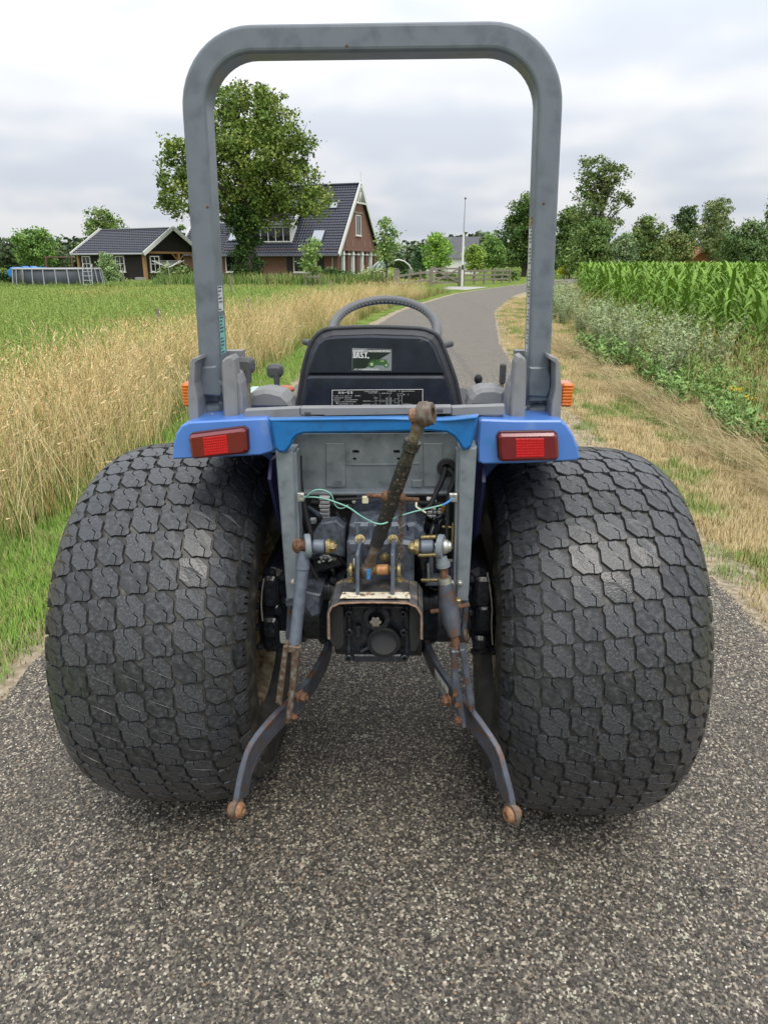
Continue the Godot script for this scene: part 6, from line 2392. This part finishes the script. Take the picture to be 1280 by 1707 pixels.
func build_pool() -> void:
	var p := thing("swimming_pool", "round grey above ground swimming pool with upright metal ribs in the garden", "pool", G(100, 52.5))
	var b := MB.new()
	b.xf = Transform3D(Basis.from_scale(Vector3(1.0, 1, 0.75)), Vector3.ZERO)
	b.lathe(PackedVector2Array([Vector2(2.85, 0), Vector2(2.98, 0.2), Vector2(3.0, 0.6), Vector2(2.92, 1.15), Vector2(2.8, 1.2), Vector2(2.75, 0.9), Vector2(0, 0.9)]), 40, true)
	part("wall", b, mat("pool_liner", Color(.055, .066, .08), 0.6, 0.0, 0.2, 0.5), p)
	for i in 24:
		var a := TAU * i / 24
		b = MB.new()
		b.rod(Vector3(cos(a) * 3.1, 0, sin(a) * 2.33), Vector3(cos(a) * 2.95, 1.2, sin(a) * 2.22), 0.045, 6)
		part("rib", b, mat("pale_gutter", Color.WHITE), p)
	b = MB.new()
	var rp := PackedVector3Array()
	for i in 41:
		var a := TAU * i / 40
		rp.push_back(Vector3(cos(a) * 2.92, 1.2, sin(a) * 2.2))
	b.tube(rp, 0.07, 6)
	part("rail", b, mat("pale_gutter", Color.WHITE), p)
	# ladder
	var l := thing("pool_ladder", "pale grey ladder with rails leaning over the pool edge", "ladder", G(150, 49.6), 8)
	for s in [-1, 1]:
		b = MB.new()
		b.tube(PV([Vector3(s * 0.28, 0, 0.35), Vector3(s * 0.28, 1.3, 0.0), Vector3(s * 0.28, 1.5, -0.25), Vector3(s * 0.28, 1.25, -0.5)]), 0.035, 6)
		part("rail", b, mats["pale_gutter"], l)
	for i in 4:
		b = MB.new()
		b.rbox(Vector3(0, 0.22 + i * 0.28, 0.28 - i * 0.08), Vector3(0.56, 0.05, 0.14), 0.01)
		part("step", b, mats["pale_gutter"], l)
	# blue covers rolled up beside the pool
	var c := thing("pool_cover", "crumpled bright blue cover heaped behind the pool", "cover", G(52, 55.5))
	b = MB.new()
	var fold := PackedVector2Array([Vector2(-1.3, 0.55)])
	for i in 14: fold.push_back(Vector2(1.35, 0.6) if i == 0 else Vector2(1.35 - i * 0.19, 1.22 + 0.07 * sin(i * 1.7) + 0.04 * sin(i * 4.1)))
	fold.push_back(Vector2(-1.4, 0.9))
	b.prism(fold, -0.45, 0.45, 0.05)
	var cover := part("sheet", b, mat("blue_cover", Color(.02, .20, .55), 0.5, 0.0, 0.3, 0.8), c)
	cover.position.y = 0.05
	for s in [-1.2, 0.0, 1.2]:
		b = MB.new()
		b.rbox(Vector3(s, 0.4, 0), Vector3(0.1, 0.8, 0.1), 0.01)
		part("trestle", b, mats["weathered_wood"] if mats.has("weathered_wood") else mats["dark_boards"], c)
	# swing frame behind
	var s := thing("swing_frame", "dark wooden climbing frame standing between young tree and barn", "swing", G(104, 74), 10)
	for x in [-1.2, 1.2]:
		for z in [-0.7, 0.7]:
			b = MB.new()
			b.rod(Vector3(x, 0, z), Vector3(x, 2.1, 0), 0.07, 6)
			part("leg", b, mat("red_wood", Color(.12, .06, .045), 0.8), s)
	b = MB.new()
	b.rod(Vector3(-1.4, 2.1, 0), Vector3(1.4, 2.1, 0), 0.07, 6)
	part("beam", b, mat("red_wood", Color.WHITE), s)

func build_fence(old_wood: Material, white: Material) -> void:
	# post and rail fence in bays, with an old gate
	var f := thing("rail_fence", "weathered wooden post and rail fence along the far bend of the road", "fence", G(764, 55))
	var pts := [[772, 57.0], [790, 58.2], [806, 59.4], [822, 60.6], [836, 61.8], [849, 63.0]]
	var prev := Vector3.ZERO
	for i in pts.size():
		var p := G(pts[i][0], pts[i][1]) - f.position
		var b := MB.new()
		b.rbox(p + Vector3(0, 0.6, 0), Vector3(0.15, 1.2, 0.15), 0.02)
		part("post", b, old_wood, f)
		if i > 0:
			for y in [0.35, 0.68, 1.0]:
				b = MB.new()
				flat_bar(b, [prev + Vector3(0, y, 0.09), p + Vector3(0, y, 0.09)], 0.05, 0.13, Vector3.UP)
				part("rail", b, old_wood, f)
		prev = p
	f = thing("field_gate", "grey weathered wooden gate with slanting braces beside the flagpole", "gate", G(742, 53))
	var a := G(719, 51) - f.position; var c := G(765, 54) - f.position
	for y in [0.3, 0.62, 0.95, 1.22]:
		var b := MB.new()
		flat_bar(b, [a + Vector3(0, y, 0), c + Vector3(0, y - 0.02, 0)], 0.05, 0.12, Vector3.UP)
		part("rail", b, old_wood, f)
	for q in [[a, c, 0.3, 1.2], [a, c, 1.2, 0.3]]:
		var b := MB.new()
		flat_bar(b, [q[0].lerp(q[1], 0.03) + Vector3(0, q[2], 0.06), q[0].lerp(q[1], 0.97) + Vector3(0, q[3], 0.06)], 0.05, 0.10, Vector3.UP)
		part("brace", b, old_wood, f)
	for q in [a, c]:
		var b := MB.new()
		b.rbox(q + Vector3(0, 0.68, 0), Vector3(0.2, 1.36, 0.2), 0.03)
		part("gate_post", b, old_wood, f)
	f = thing("broken_fence", "short dark fence panel with uneven rails beside the stout end post", "fence", G(690, 48))
	var p0 := G(664, 44.5) - f.position; var p1 := G(716, 50.5) - f.position
	for i in 4:
		var b := MB.new()
		var q := p0.lerp(p1, i / 3.0)
		b.rbox(q + Vector3(0, 0.6, 0), Vector3(0.14, 1.2 + 0.1 * sin(i * 2.0), 0.14), 0.02)
		part("post", b, old_wood, f)
	for y in [0.45, 0.95]:
		var b := MB.new()
		flat_bar(b, [p0 + Vector3(0, y - 0.1, 0.09), p0.lerp(p1, 0.5) + Vector3(0, y, 0.09), p1 + Vector3(0, y + 0.08, 0.09)], 0.05, 0.13, Vector3.UP)
		part("rail", b, old_wood, f)
	var e := thing("end_post", "stout weathered oak post at the near end of the fence", "post", G(660, 42.8))
	var b2 := MB.new()
	b2.rbox(Vector3(0, 0.62, 0), Vector3(0.26, 1.24, 0.26), 0.03)
	part("shaft", b2, old_wood, e)
	b2 = MB.new()
	b2.rbox(Vector3(0, 1.26, 0), Vector3(0.29, 0.05, 0.29), 0.02)
	part("cap", b2, old_wood, e)
	# flagpole
	var pole := thing("flagpole", "tall slim white flagpole standing by the gate", "flagpole", G(769.5, 53.5))
	b2 = MB.new()
	b2.rod(Vector3.ZERO, Vector3(0, 3.6, 0), 0.085, 10, 0.07)
	part("lower_mast", b2, white, pole)
	b2 = MB.new()
	b2.rod(Vector3(0, 3.6, 0), Vector3(0.04, 5.75, 0), 0.04, 8, 0.025)
	part("upper_mast", b2, mat("pale_gutter", Color.WHITE), pole)
	b2 = MB.new()
	b2.ball(Vector3(0.04, 5.8, 0), Vector3(0.07, 0.07, 0.07), 8, 6)
	part("knob", b2, mats["dark_boards"], pole)
	b2 = MB.new()
	b2.rbox(Vector3(0, 1.3, 0.09), Vector3(0.12, 0.3, 0.08), 0.02)
	part("cleat_box", b2, mats["dark_boards"], pole)
	# thin stakes of the wire fence in the meadow
	var stakes := [[553, 507, 0.9, "short grey wooden stake in the straw beyond the steering wheel"], [513, 527, 0.7, "low thin stake sunk in the tall straw above the seat"], [418, 555, 0.8, "wooden stake in the straw just inside the meadow side roll bar post"], [386, 491, 1.0, "thin stake on the green meadow before the ivy tree"], [637, 478, 1.0, "stake beside the hydrangea at the end of the rank growth"],
		[208, 475, 1.25, "tall dark stake before the pointed shrub at the barn"], [41, 480, 1.2, "leaning stake before the blue pool cover"], [30, 474, 1.2, "stake at the outer end of the pool"], [268, 548, 0.5, "short weathered stake where tall straw meets the green meadow"], [680, 481, 0.8, "thin stake below the short dark fence panel"]]
	for q in stakes:
		var v: float = (q[1] - 853.5) / F
		var d: float = CAM_H / tan(deg_to_rad(PITCH) + atan(v))
		var s := thing("fence_stake", q[3], "stake", G(q[0], d), 0.0, "stakes of the wire fence in the meadow")
		b2 = MB.new()
		b2.rod(Vector3.ZERO, Vector3(0.03 * sin(q[0]), q[2], 0.02), 0.055, 7, 0.045)
		part("shaft", b2, old_wood, s)
	# concrete drive
	b2 = MB.new()
	var cm := mat("concrete_drive", Color(.36, .35, .33), 0.9, 0.0, 0.3, 0.3)
	b2.quadn(G(690, 50.0, 0.004), G(778, 46.5, 0.004), G(815, 52.0, 0.004), G(700, 54.5, 0.004), Vector3.UP, Vector3.UP, Vector3.UP, Vector3.UP)
	structure("drive", b2, cm)

# ---- trees
# lobes = [x, y, z, rx, ry, rz]; leaves spread through them, denser towards their skins
func crown_mesh(seed_: int, lobes: Array, leaves: int, size: float, tone: Color, twist := 0.25) -> ArrayMesh:
	var r := RandomNumberGenerator.new()
	r.seed = seed_
	var v := PackedVector3Array()
	var n := PackedVector3Array()
	var c := PackedColorArray()
	var vol := []
	var total := 0.0
	for l in lobes:
		var k: float = pow(l[3] * l[4] * l[5], 0.72)
		total += k
		vol.push_back(total)
	# every lobe carries many small sprays of leaves near its skin
	var sprays := []
	for li in lobes.size():
		var l: Array = lobes[li]
		var k := int(clamp(14.0 + l[3] * 9.0, 10.0, 60.0))
		var set_ := []
		for i in k:
			var d := Vector3(r.randfn(), r.randfn() + 0.15, r.randfn()).normalized()
			var q := Vector3(l[0], l[1], l[2]) + d * Vector3(l[3], l[4], l[5]) * pow(r.randf(), 0.33) * r.randf_range(0.8, 1.12)
			set_.push_back([q, d, r.randf(), r.randf_range(0.5, 1.2)])
		sprays.push_back(set_)
	for i in leaves:
		var pick := r.randf() * total
		var li := 0
		while vol[li] < pick: li += 1
		var l: Array = lobes[li]
		var sp: Array = sprays[li][r.randi() % sprays[li].size()]
		var d: Vector3 = sp[1]
		var wide: float = (0.16 + 0.17 * l[3]) * sp[3]
		var p: Vector3 = sp[0] + Vector3(r.randfn(), r.randfn() * 0.7, r.randfn()) * wide * 0.75
		var s := size * r.randf_range(0.6, 1.35)
		var ax := Vector3(r.randfn(), r.randfn() * 0.7 - 0.2, r.randfn()).normalized()
		var sd := ax.cross(Vector3(r.randfn(), r.randfn(), r.randfn())).normalized()
		var hue: float = sp[2]
		var k := (0.8 + 0.35 * hue) * r.randf_range(0.78, 1.25)
		var cc := Color(tone.r * k * (0.88 + 0.28 * hue), tone.g * k, tone.b * k)
		var nn := ax.cross(sd)
		if nn.dot(d + Vector3(0, 0.3, 0)) < 0.0:
			nn = -nn
			sd = -sd
		var a := p - ax * s * 0.5; var b := p + sd * s * 0.36; var e := p + ax * s * 0.5 - nn * s * 0.12; var f := p - sd * s * 0.36
		nn = (nn + d * 0.35).normalized()
		for q in [a, b, e, a, e, f]:
			v.push_back(q)
			n.push_back(nn)
			c.push_back(cc)
	var arr := []
	arr.resize(Mesh.ARRAY_MAX)
	arr[Mesh.ARRAY_VERTEX] = v
	arr[Mesh.ARRAY_NORMAL] = n
	arr[Mesh.ARRAY_COLOR] = c
	var m := ArrayMesh.new()
	m.add_surface_from_arrays(Mesh.PRIMITIVE_TRIANGLES, arr)
	return m

func random_lobes(seed_: int, count: int, w: float, y0: float, y1: float, shape: String) -> Array:
	var r := RandomNumberGenerator.new()
	r.seed = seed_
	var o := []
	for i in count:
		var u := (i + 0.5) / count
		var y: float = lerp(y0, y1, u)
		var k := 1.0
		if shape == "round": k = sqrt(max(0.08, 1.0 - pow(2.0 * u - 0.9, 2.0)))
		elif shape == "cone": k = 1.05 - u * 0.9
		elif shape == "tall": k = 0.55 + 0.45 * sin(PI * (0.15 + 0.75 * u))
		elif shape == "dome": k = sqrt(max(0.06, 1.0 - pow(u * 0.97, 2.2)))
		var a := i * 2.4 + r.randf_range(-.5, .5)
		var off := w * 0.5 * k * r.randf_range(0.25, 0.62)
		var s := w * 0.5 * (0.32 + 0.30 * k) * r.randf_range(0.75, 1.15)
		if shape == "cone":
			off = w * 0.5 * k * 0.22
			s = w * 0.5 * (0.12 + 0.62 * k)
		o.push_back([cos(a) * off, y, sin(a) * off, s, s * 0.8, s])
	return o

func tree(called: String, label: String, at: Vector3, lobes: Array, leaves: int, size: float, tone: Color, trunk_r: float, seed_: int, category := "tree", group := "", limbs := true) -> Node3D:
	var t := thing(called, label, category, at, 0.0, group)
	var b := MB.new()
	var top := 0.0
	for l in lobes: top = max(top, l[1])
	var p := PV([Vector3.ZERO, Vector3(0.02 * top, top * 0.35, 0), Vector3(-0.015 * top, top * 0.7, 0.01), Vector3(0, top * 0.97, 0)])
	b.tube(p, trunk_r, 8, [1.15, 0.85, 0.55, 0.15])
	var bark := patchy("bark", [0.0, .05, .042, .032, .5, .10, .085, .065, 1.0, .17, .15, .12], 0.03, 0.8, 0.9, 0.0, 1.0)
	var tr := part("trunk", b, bark, t)
	if limbs:
		for l in lobes:
			var e := Vector3(l[0], l[1], l[2])
			var s := Vector3(0, max(0.2, l[1] * 0.62), 0)
			if e.distance_to(s) < 0.5: continue
			b = MB.new()
			b.tube(PV([s, s.lerp(e, 0.5) + Vector3(0, 0.08 * top, 0) * 0.3, e]), trunk_r * 0.38, 6, [1.0, 0.6, 0.2])
			part("limb", b, bark, tr)
	inst("crown", crown_mesh(seed_, lobes, leaves, size, tone), leafy("leaf", 0.55, 0.4), t)
	return t

func build_trees() -> void:
	# --- the great tree with the ivy trunk before the farmhouse
	var d := 66.0
	var at := G(414, d)
	var L := []
	for q in [[408, 190, 2.9, 0], [372, 230, 2.6, 1], [455, 215, 2.7, -1], [340, 275, 2.6, 0.5], [415, 262, 3.3, -1.5], [480, 268, 2.6, 1], [306, 318, 2.3, 0], [298, 262, 1.7, -0.6], [365, 318, 2.9, 1.2], [430, 318, 3.0, 1.5], [492, 322, 2.6, 0], [522, 340, 1.8, -1], [400, 350, 2.6, 0], [455, 352, 2.2, 0.8], [290, 335, 1.5, 0.6], [385, 165, 1.7, 0.4], [440, 172, 1.7, -0.5], [500, 240, 1.3, 0.5]]:
		var w := W(q[0], q[1], d + q[3]) - at
		L.push_back([w.x, w.y, w.z, q[2], q[2] * 0.82, q[2]])
	var big := tree("ivy_tree", "great broadleaf tree with ivy covered trunk standing before the farmhouse", at, L, 40000, 0.26, Color(.185, .26, .06), 0.55, 11)
	var ivy := []
	for i in 9:
		ivy.push_back([0.25 * sin(i * 2.0), 0.4 + i * 0.72, 0.2 * cos(i * 1.7), 1.35 - 0.02 * i + 0.2 * sin(i * 1.3), 0.8, 1.3])
	var io := inst("ivy", crown_mesh(12, ivy, 12000, 0.20, Color(.055, .105, .028), 0.1), leafy("leaf", 0.55, 0.4), big)
	io.set_meta("label", "dark glossy ivy wrapped round the trunk")
	# bare twigs
	for q in [[508, 290, 520, 225], [495, 250, 512, 205], [470, 300, 500, 255], [520, 320, 538, 290]]:
		var b := MB.new()
		b.rod(W(q[0], q[1], d) - at, W(q[2], q[3], d) - at, 0.05, 5, 0.015)
		part("bare_twig", b, mats["bark"], big)
	# --- trees by place: [name, label, px, base distance, top px row, width px, shape, lobes, leaves, leaf size, tone]
	var rows := [
		["maple", "leafy green tree left of the barn beyond the pool", 64, 84, 380, 66, "tall", 9, 4200, 0.34, Color(.12, .21, .055)],
		["garden_conifer", "pale green pointed shrub growing against the black barn wall", 183, 60, 418, 52, "cone", 10, 3600, 0.20, Color(.19, .27, .12)],
		["lime_tree", "broad green tree rising behind the barn roof", 180, 112, 345, 92, "dome", 10, 4600, 0.45, Color(.12, .18, .05)],
		["alder", "dark narrow tree showing between barn and roll bar", 305, 96, 366, 26, "tall", 6, 1600, 0.34, Color(.10, .16, .05)],
		["staked_tree", "small young tree tied to a low timber stake in the meadow", 521, 49, 393, 34, "tall", 6, 900, 0.20, Color(.17, .25, .075)],
		["young_ash", "tall thin young tree with open crown right of the farmhouse", 643, 51, 350, 42, "tall", 8, 900, 0.24, Color(.15, .23, .07)],
		["young_birch", "bright green pointed young tree behind the broken fence", 730, 66, 386, 52, "tall", 8, 3000, 0.24, Color(.17, .29, .05)],
		["small_pear", "rounded bright green tree behind the rail fence", 789, 70, 407, 40, "round", 7, 2400, 0.24, Color(.19, .28, .055)],
		["plum_tree", "green tree behind the far end of the rail fence", 820, 80, 388, 44, "tall", 8, 2600, 0.28, Color(.12, .21, .055)],
		["dark_spruce", "dark narrow conifer beyond the garden tunnel", 697, 120, 404, 30, "cone", 6, 1500, 0.4, Color(.05, .10, .045)],
		["oak", "massive dark green oak beside the bend of the road", 872, 92, 322, 96, "dome", 14, 7600, 0.44, Color(.075, .125, .035)],
		["oak_behind", "dark green oak behind the right roll bar post", 945, 100, 340, 74, "dome", 11, 5200, 0.46, Color(.085, .14, .042)],
		["garden_cypress", "smooth green conifer hedge plant at the road bend", 948, 84, 424, 30, "round", 5, 1800, 0.22, Color(.09, .19, .045)],
		["hazel", "bushy mid green hazel below the tall open tree", 982, 80, 372, 96, "dome", 12, 6000, 0.36, Color(.095, .155, .045)],
		["grey_willow", "silvery green willow bush at the far edge of the maize", 1036, 78, 388, 50, "dome", 8, 3000, 0.28, Color(.16, .22, .11)],
		["walnut", "spreading olive green tree beyond the maize", 1070, 92, 356, 86, "dome", 11, 5200, 0.40, Color(.115, .165, .05)],
		["apple_tree", "low olive green fruit tree beside the orange cottage", 1124, 94, 388, 62, "round", 9, 3600, 0.36, Color(.14, .175, .06)],
		["dark_oak", "dark green round topped tree behind the fruit tree", 1132, 118, 336, 62, "dome", 9, 3600, 0.5, Color(.065, .105, .04)],
		["silver_birch", "tall feathery silver birch beyond the maize", 1180, 108, 325, 66, "tall", 11, 4600, 0.38, Color(.14, .18, .075)],
		["hawthorn", "dense green hawthorn right of the orange cottage", 1232, 88, 372, 92, "dome", 12, 5600, 0.38, Color(.09, .145, .05)],
		["poplar", "tall green poplar at the far end of the maize field", 1280, 96, 308, 58, "tall", 10, 4200, 0.42, Color(.10, .15, .05)],
		["yellow_bush", "bright yellow green round bush at the road bend", 939, 82, 444, 20, "round", 4, 700, 0.18, Color(.42, .42, .03)]]
	var i := 0
	for q in rows:
		var p := G(q[2], q[3])
		var top: Vector3 = W(q[2], q[4], q[3])
		var zc: float = q[3] * 0.9435 + 0.3
		var wm: float = q[5] / F * zc
		var h: float = top.y
		var low: float = {"tall": 0.30, "round": 0.34, "cone": 0.10, "dome": 0.16}[q[6]]
		var lobes := random_lobes(700 + i, q[7], wm, h * low, h * 0.90, q[6])
		tree(q[0], q[1], p, lobes, int(q[8] * 2.0), q[9] * 0.7, q[10] * 1.45, max(0.05, wm * 0.045), 800 + i, "bush" if q[0].contains("bush") or q[0] == "garden_conifer" else "tree", "", q[3] < 115)
		i += 1
	# the tall open tree over the hazel: bare branches with tufts of leaves
	var p := G(992, 84)
	var lb := []
	for q in [[990, 385, 1.6], [1012, 372, 1.3], [972, 360, 1.5], [1000, 340, 1.4], [975, 320, 1.3], [1012, 312, 1.2], [988, 298, 1.3], [1038, 330, 0.8], [1030, 290, 1.0], [1008, 280, 0.9], [978, 275, 0.7], [1050, 336, 0.5], [995, 268, 0.6]]:
		var w := W(q[0], q[1], 84.0 + sin(q[0])) - p
		lb.push_back([w.x, w.y, w.z, q[2] * 1.25, q[2] * 0.95, q[2] * 1.25])
	tree("open_tree", "tall open crowned tree with visible branches above the hazel", p, lb, 9000, 0.26, Color(.15, .21, .065), 0.34, 991)
	# stake of the young tree
	var sp := G(522, 48.6)
	var st := thing("tree_stake", "low timber frame holding the small young tree", "stake", sp)
	for s in [-0.45, 0.45]:
		var b := MB.new()
		b.rod(Vector3(s, 0, 0), Vector3(s, 0.95, 0), 0.06, 7)
		part("post", b, mats["weathered_wood"], st)
	var b3 := MB.new()
	b3.rbox(Vector3(0, 0.75, 0.07), Vector3(1.0, 0.12, 0.04), 0.01)
	part("cross_bar", b3, mats["weathered_wood"], st)
	# hydrangea with cream flowers by the veranda
	var hp := G(628, 62)
	var hy := thing("hydrangea", "rounded hydrangea bush covered in cream white flower heads", "bush", hp)
	var hl := []
	for k in 7: hl.push_back([-0.9 + 0.3 * k, 0.55 + 0.2 * sin(k * 1.9), 0.3 * cos(k * 2.0), 0.5, 0.5, 0.5])
	inst("foliage", crown_mesh(61, hl, 900, 0.16, Color(.15, .24, .06)), leafy("leaf", 0.55, 0.4), hy)
	inst("blossom", crown_mesh(62, hl, 1500, 0.14, Color(.56, .60, .36)), leafy("leaf", 0.55, 0.4), hy)
	# garden shrubs by the house and pool
	var shrubs := [["Dark green garden shrub below the farmhouse corner", 545, 66, 1.3, Color(.06, .13, .035)], ["Round dark shrub beside the garden tunnel", 690, 72, 1.1, Color(.06, .12, .04)], ["Low clipped hedge shrub behind the gate", 745, 68, 0.9, Color(.10, .19, .05)], ["Light green shrub by the far fence end", 842, 70, 1.2, Color(.15, .24, .06)], ["Dark low shrub growing left of the pool", 10, 56, 1.3, Color(.06, .11, .04)], ["Tufted reedy shrub in front of the barn porch", 300, 59, 1.5, Color(.17, .24, .08)], ["Small dark shrub against the brick veranda", 575, 68, 1.0, Color(.07, .14, .04)]]
	for q in shrubs:
		var so := thing("garden_shrub", q[0], "bush", G(q[1], q[2]))
		var sl := []
		for k in 6: sl.push_back([(-0.5 + 0.2 * k) * q[3] * 1.6, q[3] * (0.42 + 0.12 * sin(k * 2.2)), 0.2 * cos(k * 2.0), q[3] * 0.42, q[3] * 0.45, q[3] * 0.42])
		inst("foliage", crown_mesh(int(q[1]) + 40, sl, 1100, 0.16 * q[3], q[4]), leafy("leaf", 0.55, 0.4), so)
	# --- far wood along the horizon: one mass
	var wl := []
	var r := RandomNumberGenerator.new()
	r.seed = 404
	var mesh_far := crown_mesh(450, random_lobes(451, 9, 9.0, 1.5, 7.0, "dome"), 700, 1.1, Color(.11, .155, .075))
	var cs := PackedColorArray()
	for k in 120:
		var px := r.randf_range(-140, 1420)
		var dd := r.randf_range(190, 260)
		if px > 330 and px < 900 and r.randf() < 0.3: continue
		var s := r.randf_range(0.7, 1.25)
		wl.push_back(Transform3D(Basis(Vector3.UP, r.randf() * TAU).scaled(Vector3(s * 1.3, s, s)), G(px, dd)))
		cs.push_back(vary(1, 1, 1, 0.2))
	many("far_wood", mesh_far, leafy("leaf", 0.55, 0.4), wl, cs, "distant dark line of woodland along the horizon", "woodland")

func _ready() -> void:
	rng.seed = 4711
	# camera
	var cam := Camera3D.new()
	cam.name = "camera"
	cam.position = Vector3(0, CAM_H, 0)
	cam.rotation_degrees.x = -PITCH
	cam.fov = rad_to_deg(2.0 * atan(853.5 / F))
	cam.near = 0.05
	cam.far = 2500.0
	add_child(cam)
	# sky, sun, exposure
	build_sky()
	# the place
	build_ground()
	build_background()
	build_tractor()
	build_plants()
